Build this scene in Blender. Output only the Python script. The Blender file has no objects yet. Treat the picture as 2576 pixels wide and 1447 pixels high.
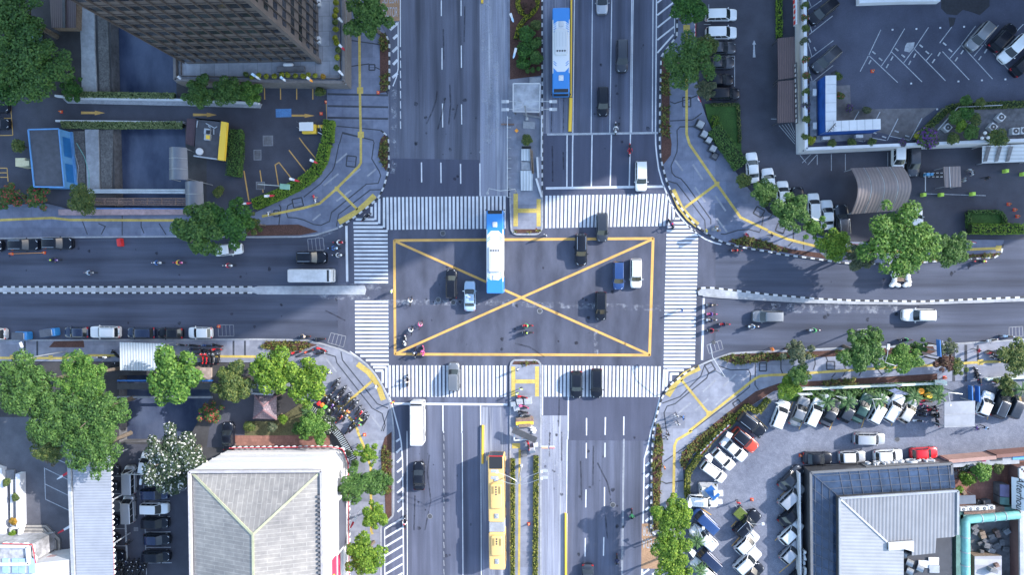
import bpy,bmesh,math,random
from mathutils import Vector,Matrix
from mathutils.geometry import tessellate_polygon
R = random.Random(11)
SC = bpy.context.scene
COL = SC.collection
# ---------------------------------------------------------------- survey: picture point -> place on the ground (or at height z)
H = 103.0; FOC = 1718.0; NADX,NADY = 1390.0,675.0
_n = Vector((NADX - 1288,723.5 - NADY,-FOC)).normalized()
ROT = _n.rotation_difference(Vector((0,0,-1))).to_matrix()
def P(x,y,z=0.0):
    v = ROT @ Vector((x - 1288,723.5 - y,-FOC)); t = (z - H) / v.z
    return Vector((v.x * t,v.y * t,z))
ROWS = (0,362,724,1085)
def T(rc,x,y,z=0.0):
    r,c = divmod(rc,10); return P(c * 644 + x / 4.0,ROWS[r] + y / 4.0,z)
def PL(pts,z=0.0): return [P(x,y,z) for x,y in pts]
def TL(rc,pts,z=0.0): return [T(rc,x,y,z) for x,y in pts]

# ---------------------------------------------------------------- objects
def tag(o,label=None,cat=None,group=None,kind=None):
    if label: o['label'] = label
    if cat: o['category'] = cat
    if group: o['group'] = group
    if kind: o['kind'] = kind
    return o
def thing(name,label,cat,loc,rz=0.0,group=None):
    o = bpy.data.objects.new(name,None); COL.objects.link(o)
    o.empty_display_size = .3
    o.location = loc; o.rotation_euler = (0,0,rz)
    return tag(o,label,cat,group)
KIDS = {}
def kids(o): return KIDS.get(o.as_pointer(),[])
class MB:
    def __init__(s): s.v = []; s.f = []; s.m = []; s.sm = False
    def add(s,vs,fs,mi=0):
        b = len(s.v); s.v += [tuple(v) for v in vs]
        for f in fs: s.f.append([b + i for i in f]); s.m.append(mi)
        return s
    def poly(s,pts,mi=0): return s.add(pts,[list(range(len(pts)))],mi)
    def prism(s,pts,z0,z1,mi=0,mside=None):
        n = len(pts); mside = mi if mside is None else mside
        vs = [(p[0],p[1],z0) for p in pts] + [(p[0],p[1],z1) for p in pts]
        s.add(vs,[list(range(n,2 * n)),list(range(n - 1,-1,-1))],mi)
        b = len(s.v) - 2 * n
        for i in range(n):
            j = (i + 1) % n; s.f.append([b + i,b + j,b + n + j,b + n + i]); s.m.append(mside)
        return s
    def box(s,c,d,rz=0.0,mi=0):
        cx,cy,cz = c; a,b = d[0] / 2,d[1] / 2; co,si = math.cos(rz),math.sin(rz)
        pts = [(cx + x * co - y * si,cy + x * si + y * co) for x,y in ((-a,-b),(a,-b),(a,b),(-a,b))]
        return s.prism(pts,cz - d[2] / 2,cz + d[2] / 2,mi)
    def bar(s,p,q,w,h,mi=0):
        p,q = Vector(p),Vector(q); d = (q - p).normalized()
        n = d.cross(Vector((0,0,1)))
        if n.length < 1e-4: n = Vector((1,0,0))
        n.normalize(); u = n.cross(d) * h / 2; n = n * w / 2
        vs = [p - n - u,p + n - u,p + n + u,p - n + u,q - n - u,q + n - u,q + n + u,q - n + u]
        return s.add(vs,[(3,2,1,0),(4,5,6,7),(0,1,5,4),(1,2,6,5),(2,3,7,6),(3,0,4,7)],mi)
    def cyl(s,p,q,r0,r1=None,n=8,mi=0):
        return s.tube([p,q],[r0,r0 if r1 is None else r1],n,mi)
    def tube(s,pts,r,n=6,mi=0):
        pts = [Vector(p) for p in pts]; k = len(pts); vs = []
        for i,p in enumerate(pts):
            d = (pts[min(i + 1,k - 1)] - pts[max(i - 1,0)]).normalized()
            a = Vector((0,0,1)) if abs(d.z) < .9 else Vector((1,0,0))
            u = d.cross(a).normalized(); w = u.cross(d)
            rr = r[i] if isinstance(r,(list,tuple)) else r
            for j in range(n):
                t = 2 * math.pi * j / n; vs.append(p + (u * math.cos(t) + w * math.sin(t)) * rr)
        fs = [list(range(n - 1,-1,-1)),list(range((k - 1) * n,k * n))]
        for i in range(k - 1):
            for j in range(n):
                a = i * n + j; b = i * n + (j + 1) % n; fs.append((a,b,b + n,a + n))
        return s.add(vs,fs,mi)
    def ell(s,c,r,n=8,mi=0,half=False):
        c = Vector(c); m = max(3,n // 2); vs = []; fs = []
        lo = 0.0 if half else -math.pi / 2
        for i in range(m + 1):
            a = lo + (math.pi / 2 - lo) * i / m
            for j in range(n):
                t = 2 * math.pi * j / n
                vs.append(c + Vector((r[0] * math.cos(a) * math.cos(t),r[1] * math.cos(a) * math.sin(t),r[2] * math.sin(a))))
        for i in range(m):
            for j in range(n):
                fs.append((i * n + j,i * n + (j + 1) % n,(i + 1) * n + (j + 1) % n,(i + 1) * n + j))
        return s.add(vs,fs,mi)
    def rbox(s,c,d,rc=.15,rt=.1,rz=0.0,mi=0,seg=3):
        cx,cy,cz = c; co,si = math.cos(rz),math.sin(rz)
        def ring(a,b,r,z):
            o = []
            for qx,qy,t0 in ((1,1,0),(-1,1,90),(-1,-1,180),(1,-1,270)):
                for k in range(seg + 1):
                    t = math.radians(t0 + 90 * k / seg)
                    x = qx * (a - r) + r * math.cos(t); y = qy * (b - r) + r * math.sin(t)
                    o.append((cx + x * co - y * si,cy + x * si + y * co,z))
            return o
        a,b = d[0] / 2,d[1] / 2; z0 = cz - d[2] / 2; z1 = cz + d[2] / 2
        rings = [ring(a,b,rc,z0),ring(a,b,rc,z1 - rt),ring(a - rt * .3,b - rt * .3,rc,z1 - rt * .3),ring(a - rt,b - rt,max(rc - rt,.01),z1)]
        n = len(rings[0]); vs = [v for g in rings for v in g]; fs = [list(range(n - 1,-1,-1)),list(range(3 * n,4 * n))]
        for i in range(3):
            for j in range(n): fs.append((i * n + j,i * n + (j + 1) % n,(i + 1) * n + (j + 1) % n,(i + 1) * n + j))
        return s.add(vs,fs,mi)
    def stripe(s,p,q,w,mi=0,z=None):
        p,q = Vector(p),Vector(q); d = (q - p); d.z = 0; d.normalize(); n = Vector((-d.y,d.x,0)) * w / 2
        vs = [p - n,q - n,q + n,p + n]
        if z is not None: vs = [Vector((v.x,v.y,z)) for v in vs]
        return s.add(vs,[(0,1,2,3)],mi)
    def path(s,pts,w,mi=0,z=None):
        pts = [Vector(p) for p in pts]; k = len(pts); l = []; r = []
        for i in range(k):
            d = (pts[min(i + 1,k - 1)] - pts[max(i - 1,0)]); d.z = 0; d.normalize(); n = Vector((-d.y,d.x,0)) * w / 2
            if 0 < i < k - 1:
                d1 = (pts[i] - pts[i - 1]); d1.z = 0; d1.normalize(); n = n / max(.5,d1.dot(d))
            l.append(pts[i] + n); r.append(pts[i] - n)
        vs = l + r
        if z is not None: vs = [Vector((v.x,v.y,z)) for v in vs]
        return s.add(vs,[(i,i + 1,k + i + 1,k + i) for i in range(k - 1)],mi)
    def wall(s,pts,w,z0,z1,mi=0,mtop=None):
        for a,b in zip(pts[:-1],pts[1:]):
            a,b = Vector(a),Vector(b); d = b - a; d.z = 0; d.normalize(); n = Vector((-d.y,d.x,0)) * w / 2
            s.prism([a - n,b - n,b + n,a + n],z0,z1,mi)
        return s
    def build(s,name,mats,parent=None,world=True,smooth=False,origin=None,normals=True):
        me = bpy.data.meshes.new(name)
        if parent is None:
            if origin is None:
                xs = [v[0] for v in s.v]; ys = [v[1] for v in s.v]; zs = [v[2] for v in s.v]
                origin = Vector(((min(xs) + max(xs)) / 2,(min(ys) + max(ys)) / 2,min(zs)))
            off = Vector(origin)
        else:
            off = wloc(parent) if world else Vector()
        me.from_pydata([(v[0] - off.x,v[1] - off.y,v[2] - off.z) for v in s.v],[],s.f)
        if not isinstance(mats,(list,tuple)): mats = [mats]
        for m in mats: me.materials.append(m)
        me.polygons.foreach_set('material_index',s.m)
        if normals:
            b = bmesh.new(); b.from_mesh(me); bmesh.ops.recalc_face_normals(b,faces=b.faces); b.to_mesh(me); b.free()
        if smooth:
            me.polygons.foreach_set('use_smooth',[True] * len(me.polygons))
            me.set_sharp_from_angle(angle=math.radians(38))
        me.update()
        o = bpy.data.objects.new(name,me); COL.objects.link(o)
        if parent is None: o.location = off
        else: adopt(o,parent)
        return o
def wloc(o):
    l = Vector(o.location)
    while o.parent: o = o.parent; l = l + o.location
    return l
def adopt(o,parent):
    o.parent = parent; KIDS.setdefault(parent.as_pointer(),[]).append(o)
def paint(o,slot,m):
    o.material_slots[slot].link = 'OBJECT'; o.material_slots[slot].material = m
def struct(name,mb,mats,label,smooth=False,normals=True):
    return tag(mb.build(name,mats,smooth=smooth,normals=normals),label,None,None,'structure')
ORD = ['first','second','third','fourth','fifth','sixth','seventh','eighth','ninth','tenth','eleventh','twelfth','thirteenth','fourteenth','fifteenth']

# ---------------------------------------------------------------- materials
def nodes(name):
    m = bpy.data.materials.new(name); m.use_nodes = True; nt = m.node_tree
    return m,nt,nt.nodes['Principled BSDF']
def mixc(nt,fac,a,b,mode='MIX'):
    n = nt.nodes.new('ShaderNodeMix'); n.data_type = 'RGBA'; n.blend_type = mode
    for s,v in ((n.inputs[0],fac),(n.inputs[6],a),(n.inputs[7],b)):
        if hasattr(v,'is_output'): nt.links.new(v,s)
        elif isinstance(v,(int,float)): s.default_value = v
        else: s.default_value = (*v[:3],1)
    return n.outputs[2]
def noise(nt,scale,detail=4,rough=.6,stretch=None,rot=0.0,dist=0.0,obj=False):
    if obj: src = nt.nodes.new('ShaderNodeTexCoord').outputs['Object']
    else: src = nt.nodes.new('ShaderNodeNewGeometry').outputs['Position']
    mp = nt.nodes.new('ShaderNodeMapping'); nt.links.new(src,mp.inputs[0])
    if stretch: mp.inputs['Scale'].default_value = stretch
    mp.inputs['Rotation'].default_value = (0,0,rot)
    n = nt.nodes.new('ShaderNodeTexNoise'); nt.links.new(mp.outputs[0],n.inputs['Vector'])
    n.inputs['Scale'].default_value = scale; n.inputs['Detail'].default_value = detail; n.inputs['Roughness'].default_value = rough
    n.inputs['Distortion'].default_value = dist
    return n.outputs['Fac']
def ramp(nt,fac,a,b):
    n = nt.nodes.new('ShaderNodeMapRange'); nt.links.new(fac,n.inputs[0]); n.inputs[1].default_value = a; n.inputs[2].default_value = b
    return n.outputs[0]
def sc(c,k): return tuple(min(1,x * k) for x in c)
def mat(name,col,rough=.7,var=.2,scale=1.0,metal=0.0,coat=0.0,big=.12,stretch=None,spec=.4):
    m,nt,b = nodes(name)
    b.inputs['Roughness'].default_value = rough; b.inputs['Metallic'].default_value = metal
    b.inputs['Coat Weight'].default_value = coat; b.inputs['Coat Roughness'].default_value = .06
    b.inputs['Specular IOR Level'].default_value = spec
    if var:
        c = mixc(nt,ramp(nt,noise(nt,scale,6,.65,stretch),.3,.7),sc(col,1 - var),sc(col,1 + var))
        if big: c = mixc(nt,ramp(nt,noise(nt,scale * .12,4),.35,.65),c,mixc(nt,1.0,c,(1 - big * 2,) * 3,'MULTIPLY'))
        nt.links.new(c,b.inputs['Base Color'])
    else: b.inputs['Base Color'].default_value = (*col,1)
    return m
def asphalt(name,col,stretch=(1,1,1),streak=.35,patch=.25,worn=(.16,.17,.2),wear=.0,lane=None):
    m,nt,b = nodes(name); b.inputs['Roughness'].default_value = .82; b.inputs['Specular IOR Level'].default_value = .25
    c = mixc(nt,ramp(nt,noise(nt,9,5,.7),.3,.7),sc(col,.82),sc(col,1.18))
    c = mixc(nt,ramp(nt,noise(nt,.7,4,.6,stretch),.35,.68),c,mixc(nt,1,c,(1 - streak,) * 3,'MULTIPLY'))
    c = mixc(nt,ramp(nt,noise(nt,.09,3,.5,None,.4),.4,.62),c,mixc(nt,1,c,(1 - patch,1 - patch,1 - patch * .9),'MULTIPLY'))
    if lane:
        ax,per,off,st = lane; g = nt.nodes.new('ShaderNodeNewGeometry'); mp = nt.nodes.new('ShaderNodeMapping'); nt.links.new(g.outputs['Position'],mp.inputs[0]); mp.inputs['Location'].default_value = (off,off,0)
        w = nt.nodes.new('ShaderNodeTexWave'); w.bands_direction = ax; w.inputs['Scale'].default_value = math.pi / (10 * per); w.inputs['Distortion'].default_value = .8; w.inputs['Detail'].default_value = 3; w.inputs['Detail Scale'].default_value = .25; nt.links.new(mp.outputs[0],w.inputs['Vector'])
        m2 = nt.nodes.new('ShaderNodeMath'); m2.operation = 'MULTIPLY'; nt.links.new(ramp(nt,w.outputs['Fac'],.35,.95),m2.inputs[0]); nt.links.new(ramp(nt,noise(nt,.35,4,.6,stretch),.3,.6),m2.inputs[1])
        c = mixc(nt,m2.outputs[0],c,mixc(nt,1,c,(1 - st,) * 3,'MULTIPLY'))
    sp = ramp(nt,noise(nt,1.3,8,.75,None,.3),.66,.74)
    c = mixc(nt,sp,c,worn)
    if wear: c = mixc(nt,ramp(nt,noise(nt,.5,6,.7,(stretch[0] * 1.4,stretch[1],1)),.5,.72),c,sc(worn,1 + wear))
    nt.links.new(c,b.inputs['Base Color'])
    bp = nt.nodes.new('ShaderNodeBump'); bp.inputs['Strength'].default_value = .25; bp.inputs['Distance'].default_value = .02
    nt.links.new(noise(nt,22,3),bp.inputs['Height']); nt.links.new(bp.outputs[0],b.inputs['Normal'])
    return m
def paved(name,col,sx,sy,gap=.02,dark=.55,rot=0.0,var=.14):
    m,nt,b = nodes(name); b.inputs['Roughness'].default_value = .8; b.inputs['Specular IOR Level'].default_value = .25
    g = nt.nodes.new('ShaderNodeNewGeometry'); mp = nt.nodes.new('ShaderNodeMapping'); nt.links.new(g.outputs['Position'],mp.inputs[0])
    mp.inputs['Rotation'].default_value = (0,0,rot)
    br = nt.nodes.new('ShaderNodeTexBrick'); nt.links.new(mp.outputs[0],br.inputs['Vector'])
    br.inputs['Color1'].default_value = (*sc(col,1 - var),1); br.inputs['Color2'].default_value = (*sc(col,1 + var),1)
    br.inputs['Mortar'].default_value = (*sc(col,dark),1); br.inputs['Scale'].default_value = 1
    br.inputs['Mortar Size'].default_value = gap; br.inputs['Brick Width'].default_value = sx; br.inputs['Row Height'].default_value = sy
    c = mixc(nt,ramp(nt,noise(nt,.8,6,.7),.3,.7),mixc(nt,1,br.outputs[0],(.66,.67,.70),'MULTIPLY'),br.outputs[0])
    c = mixc(nt,ramp(nt,noise(nt,.13,4,.6),.4,.66),c,mixc(nt,1,c,(.74,.75,.78),'MULTIPLY'))
    nt.links.new(c,b.inputs['Base Color'])
    return m
def ribbed(name,col,period,axis,rough=.45,dark=.72,var=.1,rot=0.0):
    m,nt,b = nodes(name); b.inputs['Roughness'].default_value = rough
    g = nt.nodes.new('ShaderNodeNewGeometry'); mp = nt.nodes.new('ShaderNodeMapping'); nt.links.new(g.outputs['Position'],mp.inputs[0])
    mp.inputs['Rotation'].default_value = (0,0,rot)
    w = nt.nodes.new('ShaderNodeTexWave'); w.bands_direction = axis; w.inputs['Scale'].default_value = 2 * math.pi / (20 * period)
    w.inputs['Distortion'].default_value = 0
    nt.links.new(mp.outputs[0],w.inputs['Vector'])
    c = mixc(nt,ramp(nt,w.outputs['Fac'],.25,.6),sc(col,dark),col)
    c = mixc(nt,ramp(nt,noise(nt,.5,6),.35,.7),c,mixc(nt,1,c,(1 - var * 1.6,) * 3,'MULTIPLY'))
    nt.links.new(c,b.inputs['Base Color'])
    bp = nt.nodes.new('ShaderNodeBump'); bp.inputs['Strength'].default_value = .5; bp.inputs['Distance'].default_value = .05
    nt.links.new(w.outputs['Fac'],bp.inputs['Height']); nt.links.new(bp.outputs[0],b.inputs['Normal'])
    return m
def leafmat(name,dark,mid,light,acc=None,accp=.06):
    m,nt,b = nodes(name); b.inputs['Roughness'].default_value = .6; b.inputs['Specular IOR Level'].default_value = .3
    g = nt.nodes.new('ShaderNodeNewGeometry'); r = g.outputs['Random Per Island']
    cr = nt.nodes.new('ShaderNodeValToRGB'); nt.links.new(r,cr.inputs[0]); e = cr.color_ramp.elements
    e[0].color = (*sc(dark,1.5),1); e[1].color = (*sc(light,1.25),1); x = e.new(.5); x.color = (*sc(mid,1.38),1)
    c = cr.outputs[0]
    c = mixc(nt,ramp(nt,noise(nt,1.5,4,.65),.38,.62),mixc(nt,1,c,(.55,.64,.55),'MULTIPLY'),c)
    if acc:
        t = nt.nodes.new('ShaderNodeMath'); t.operation = 'GREATER_THAN'; nt.links.new(r,t.inputs[0]); t.inputs[1].default_value = 1 - accp
        c = mixc(nt,t.outputs[0],c,acc)
    nt.links.new(c,b.inputs['Base Color'])
    tr = nt.nodes.new('ShaderNodeBsdfTranslucent'); nt.links.new(c,tr.inputs[0])
    mx = nt.nodes.new('ShaderNodeMixShader'); mx.inputs[0].default_value = .28
    out = nt.nodes['Material Output']; nt.links.new(b.outputs[0],mx.inputs[1]); nt.links.new(tr.outputs[0],mx.inputs[2]); nt.links.new(mx.outputs[0],out.inputs[0])
    return m
def worn(name,col,base=(.10,.11,.15)):
    m,nt,b = nodes(name); b.inputs['Roughness'].default_value = .75; b.inputs['Specular IOR Level'].default_value = .25
    c = mixc(nt,ramp(nt,noise(nt,5,5,.7),.3,.7),sc(col,.86),sc(col,1.1))
    c = mixc(nt,ramp(nt,noise(nt,.5,4,.6),.42,.72),c,mixc(nt,1,c,(.74,.75,.77),'MULTIPLY'))
    c = mixc(nt,ramp(nt,noise(nt,3.2,9,.8),.60,.70),c,base)
    nt.links.new(c,b.inputs['Base Color']); return m
def ghost(name,col,lo,hi,scale=1.5,stretch=None,k=.7):
    m,nt,b = nodes(name); b.inputs['Base Color'].default_value = (*col,1); b.inputs['Roughness'].default_value = .85; b.inputs['Specular IOR Level'].default_value = .2
    f = ramp(nt,noise(nt,scale,6,.7,stretch),lo,hi); q = nt.nodes.new('ShaderNodeMath'); q.operation = 'MULTIPLY'; q.inputs[1].default_value = k; nt.links.new(f,q.inputs[0]); nt.links.new(q.outputs[0],b.inputs['Alpha']); return m
def carpaint(name,col,metal=.0,rough=.28,coat=.45):
    return mat(name,col,rough,0,metal=metal,coat=coat if max(col) > .03 else .22,spec=.4 if max(col) > .03 else .2)
M = {}
M['asphalt'] = asphalt('asphalt_crossing',(.088,.096,.136),(.7,.25,1),.3,.2,lane=('X',2.94,.6,.2))
M['road_ns'] = asphalt('asphalt_main_road',(.112,.125,.18),(1.5,.06,1),.32,.2,lane=('X',2.94,.4,.3))
M['road_nw'] = asphalt('asphalt_worn_main_road',(.128,.139,.188),(1.5,.06,1),.36,.2,lane=('X',2.94,1.0,.32))
M['road_ew'] = asphalt('asphalt_side_road',(.080,.092,.134),(.06,1.4,1),.3,.24,lane=('Y',3.2,.5,.25))
M['fresh'] = asphalt('asphalt_resurfaced',(.072,.08,.122),(1.3,.1,1),.2,.15)
M['lot'] = asphalt('asphalt_car_park',(.07,.073,.095),(.5,.5,1),.25,.3)
M['lot_l'] = asphalt('asphalt_pale_car_park',(.125,.128,.15),(.5,.5,1),.3,.3)
M['deckasph'] = asphalt('asphalt_deck',(.078,.086,.125),(.5,.4,1),.22,.3)
M['ground'] = asphalt('bare_ground',(.07,.068,.072),(.5,.5,1),.35,.35)
M['busway'] = asphalt('busway_concrete',(.25,.265,.335),(1.6,.05,1),.42,.14,(.4,.41,.46),.1)
M['busway_d'] = asphalt('busway_concrete_dirty',(.17,.185,.25),(1.6,.05,1),.42,.14,(.32,.33,.37),.1)
M['pave'] = paved('pavement_slabs',(.175,.195,.265),3.2,3.2,.012,.75)
M['pave_l'] = paved('pavement_pale',(.245,.257,.31),3.6,2.4,.012,.8)
M['stone'] = mat('dark_stone_band',(.045,.05,.066),.8,.2,3)
M['stoneblk'] = mat('stone_pale_strip',(.26,.27,.31),.8,.15,3)
M['bricklot'] = paved('grey_block_paving',(.195,.21,.265),.22,.11,.014,.68,.6,.16)
M['terra'] = paved('terracotta_tiles',(.27,.13,.10),.5,.5,.02,.75)
M['soil'] = mat('red_soil',(.085,.042,.034),.95,.5,6)
M['grass'] = mat('lawn',(.035,.085,.018),.95,.45,5)
M['drygrass'] = mat('dry_lawn',(.10,.095,.045),.95,.45,4)
M['white'] = worn('road_paint_white',(.56,.575,.62))
M['white_w'] = mat('worn_white_paint',(.36,.38,.42),.75,.35,7)
M['yellow'] = worn('road_paint_yellow',(.56,.33,.10))
M['ytact'] = paved('yellow_tactile_tiles',(.58,.43,.12),.4,.4,.02,.8,0,.06)
M['orange_w'] = mat('worn_orange_paint',(.33,.20,.12),.75,.3,4)
M['bluepaint'] = mat('worn_blue_paint',(.08,.2,.42),.75,.3,6)
M['kerb_w'] = mat('kerb_white',(.50,.51,.54),.75,.2,4)
M['kerb_b'] = mat('kerb_black',(.035,.037,.045),.75,.3,4)
M['kerb_g'] = mat('kerb_grey',(.30,.31,.34),.8,.2,3)
M['conc'] = mat('concrete',(.24,.25,.28),.85,.22,1.6,big=.2)
M['concd'] = mat('concrete_dark',(.15,.15,.165),.9,.35,1.5,big=.25)
M['concl'] = mat('concrete_pale',(.34,.355,.39),.85,.2,1.5,big=.15)
M['whitewall'] = mat('white_render',(.56,.57,.61),.75,.08,.8,big=.06)
M['whitesheet'] = mat('white_membrane',(.60,.60,.62),.6,.05,.6,big=.03)
M['black'] = mat('black_rubber',(.012,.012,.014),.7,0)
M['dark'] = mat('dark_trim',(.02,.021,.025),.5,0)
M['steel'] = mat('galvanised_steel',(.45,.47,.5),.4,.1,4,metal=.5)
M['greymetal'] = mat('grey_painted_metal',(.32,.34,.38),.5,.1,3)
M['whitemetal'] = mat('white_painted_metal',(.54,.55,.58),.45,.05,3)
M['darkmetal'] = mat('dark_metal',(.06,.062,.07),.5,.2,3)
M['bluemetal'] = mat('blue_painted_metal',(.04,.15,.42),.5,.15,3)
M['rust'] = mat('rusty_steel',(.20,.13,.11),.8,.5,5)
M['brown'] = ribbed('brown_sheet_roof',(.085,.055,.058),.32,'X')
M['wood'] = mat('weathered_timber',(.22,.16,.12),.85,.4,5)
M['glass'] = mat('car_glass',(.018,.022,.028),.06,0,spec=.6)
M['chrome'] = mat('chrome',(.6,.62,.65),.2,0,metal=.9)
M['lampglass'] = mat('headlamp_glass',(.62,.65,.7),.15,0,spec=.6)
M['redlamp'] = mat('tail_lamp_red',(.45,.02,.025),.2,0)
M['amber'] = mat('amber_plastic',(.8,.3,.03),.4,0)
M['red'] = mat('red_plastic',(.55,.03,.03),.45,0)
M['redsheet'] = mat('red_cloth',(.5,.03,.05),.8,.1,3)
M['orange'] = mat('orange_plastic',(.72,.17,.03),.5,0)
M['green'] = mat('green_plastic',(.12,.42,.06),.5,0)
M['blue'] = mat('blue_plastic',(.03,.16,.55),.5,0)
M['sky_blue'] = mat('light_blue_plastic',(.12,.35,.6),.5,0)
M['yellowp'] = mat('yellow_plastic',(.75,.48,.05),.5,0)
M['pink'] = mat('pink_cloth',(.6,.08,.22),.7,0)
M['purple'] = mat('purple_cloth',(.12,.08,.28),.7,0)
M['teal'] = mat('teal_duct_metal',(.17,.42,.40),.5,.15,2)
M['bark'] = mat('bark',(.12,.095,.075),.95,.4,5)
M['skin'] = mat('skin',(.30,.17,.11),.6,0)
M['hair'] = mat('black_hair',(.012,.011,.011),.6,0)
M['shoe'] = mat('dark_shoes',(.03,.03,.03),.6,0)
CLOTH = {'white': (.58,.59,.62),'grey': (.3,.31,.33),'black': (.02,.02,.025),'navy': (.025,.035,.09),'blue': (.05,.16,.45),'red': (.5,.03,.05),
         'orange': (.75,.2,.03),'yellow': (.75,.55,.08),'green': (.1,.4,.15),'brown': (.16,.1,.07),'pink': (.6,.1,.25),'lime': (.45,.65,.1),'silver': (.55,.57,.6),'purple': (.12,.06,.25),'tan': (.42,.33,.24),'paleblue': (.4,.55,.72)}
def cloth(n):
    k = 'cloth_' + n
    if k not in M: M[k] = mat('cloth_' + n,CLOTH[n],.8,0)
    return M[k]
CARC = {'white': ((.62,.63,.65),0,.3),'black': ((.007,.009,.016),0,.3),'dark grey': ((.032,.037,.05),.3,.3),'grey': ((.17,.18,.20),.4,.32),'silver': ((.36,.37,.40),.4,.32),
        'navy': ((.014,.024,.062),.2,.25),'blue': ((.018,.05,.16),.1,.28),'red': ((.5,.012,.02),0,.28),'orange': ((.42,.05,.025),.1,.3),'beige': ((.52,.49,.45),.3,.32),
        'taxi': ((.30,.41,.54),.1,.3),'teal': ((.12,.2,.22),.4,.3),'green': ((.03,.07,.06),.3,.3),'busblue': ((.03,.19,.50),0,.35),'busyellow': ((.62,.40,.15),0,.38),'bajaj': ((.03,.2,.5),0,.4)}
def pnt(n):
    k = 'paint_' + n
    if k not in M: c,me,ro = CARC[n]; M[k] = carpaint('paint_' + n.replace(' ','_'),c,me,ro)
    return M[k]
# ================================================================ ground, canal, roads
def inpoly(x,y,p):
    c = False; j = len(p) - 1
    for i in range(len(p)):
        a,b = p[i],p[j]
        if (a[1] > y) != (b[1] > y) and x < (b[0] - a[0]) * (y - a[1]) / (b[1] - a[1]) + a[0]: c = not c
        j = i
    return c
CAN1 = PL([(270,-160),(277,30),(282,235),(290,520),(470,520),(466,330),(444,235),(442,-160)])
CAN2 = PL([(300,945),(528,945),(530,1000),(470,1113),(300,1113)])
def ground():
    S = 420; outer = [Vector((-S,-S,0)),Vector((S,-S,0)),Vector((S,S,0)),Vector((-S,S,0))]
    loops = [outer,CAN1,CAN2]; vs = [v for l in loops for v in l]; mb = MB()
    tris = tessellate_polygon(loops)
    mb.add(vs,[tuple(t) for t in tris])
    struct('ground',mb,M['ground'],'dark bare ground under the whole district')
    mb = MB()
    for c in (CAN1,CAN2):
        for a,b in zip(c,c[1:] + c[:1]): mb.add([a,b,(b.x,b.y,-2.6),(a.x,a.y,-2.6)],[(0,1,2,3)])
    struct('canal_bank',mb,M['concd'],'stained concrete walls lining the canal',normals=False)
    m,nt,b = nodes('canal_water'); b.inputs['Roughness'].default_value = .16; b.inputs['Specular IOR Level'].default_value = .35
    c = mixc(nt,ramp(nt,noise(nt,.16,5,.6,(1.4,.7,1)),.35,.65),(.030,.042,.082),(.085,.105,.165)); nt.links.new(c,b.inputs['Base Color'])
    mb = MB()
    for c in (CAN1,CAN2):
        cx = sum(v.x for v in c) / len(c); cy = sum(v.y for v in c) / len(c)
        mb.poly([(cx + (v.x - cx) * 1.02,cy + (v.y - cy) * 1.01,-2.0) for v in c])
    struct('canal_water',mb,m,'still dark blue canal water')
ground()
# concrete tow path and rubble strip on the canal's west bank
mb = MB(); mb.prism(PL([(199,-60),(200,0),(207,130),(208,232),(246,236),(241,130),(240,30),(222,0),(215,-60)]),0,.25)
mb.prism(PL([(216,326),(222,476),(253,478),(250,326)]),0,.25)
struct('towpath',mb,M['concl'],'pale concrete towpath along the canal')
mb = MB(); mb.prism(PL([(246,30),(252,232),(278,235),(272,30)]),0,.12); mb.prism(PL([(185,330),(190,480),(216,478),(214,330)]),0,.1); mb.prism(PL([(252,328),(256,480),(282,480),(286,326)]),0,.1)
struct('rubble_bank',mb,mat('rubble',(.12,.115,.115),.95,.5,4),'dark rubble bank beside the canal')

def sheet(name,pts,z,m,label): mb = MB(); mb.poly([Vector((v.x,v.y,z)) for v in PL(pts)]); return struct(name,mb,m,label)
sheet('road',[(940,-120),(1320,-120),(1320,495),(850,495)],.004,M['road_nw'],'worn main road surface northwest of the crossing')
sheet('road',[(1320,-120),(1720,-120),(1720,495),(1320,495)],.004,M['road_ns'],'main road surface northeast of the crossing')
sheet('road',[(850,1000),(1800,1000),(1720,1580),(940,1580)],.004,M['road_ns'],'main road surface south of the crossing')
sheet('road',[(-260,560),(850,560),(850,900),(-260,900)],.004,M['road_ew'],'side road surface west of the crossing')
sheet('road',[(1800,590),(2900,560),(2900,900),(1800,905)],.004,M['road_ew'],'side road surface east of the crossing')
sheet('road',[(850,495),(1800,495),(1800,1000),(850,1000)],.004,M['asphalt'],'asphalt in the middle of the crossing')
sheet('road',[(985,398),(1206,402),(1208,494.5),(940,494.5)],.008,M['fresh'],'newer asphalt before the northwest crossing stripes')
sheet('road',[(1366,339),(1656,333),(1690,494.5),(1366,494.5)],.008,M['fresh'],'newer asphalt before the northeast crossing stripes')
sheet('road',[(1357,1000.5),(1665,1000.5),(1640,1110),(1357,1108)],.008,M['fresh'],'newer asphalt after the southeast crossing stripes')
sheet('busway',[(1206,-120),(1279,-120),(1276,494.5),(1208,494.5)],.010,M['busway'],'pale concrete bus lane north west of the median')
sheet('busway',[(1364,-120),(1433,-120),(1429,334),(1366,336)],.010,M['busway_d'],'pale concrete bus lane north east of the median')
sheet('busway',[(1212,1024),(1284,1024),(1284,1580),(1214,1580)],.010,M['busway_d'],'pale concrete bus lane south west of the median')
sheet('busway',[(1358,1046),(1427,1046),(1423,1580),(1358,1580)],.010,M['busway'],'pale concrete bus lane south east of the median')
sheet('car_park',[(822,213),(822,310),(800,400),(700,500),(640,535),(520,530),(520,318),(660,268),(660,213)],.006,M['lot'],'dark car park beside the office podium')
mb = MB(); mb.prism(PL([(-120,232),(150,246),(660,268),(660,318),(150,312),(-120,330)]),-.5,.010); struct('driveway',mb,M['lot'],'one way driveway bridging the canal')
sheet('car_park',[(-120,330),(150,312),(185,326),(190,520),(-120,520)],.006,M['lot'],'parking yard at the west edge')
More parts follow.
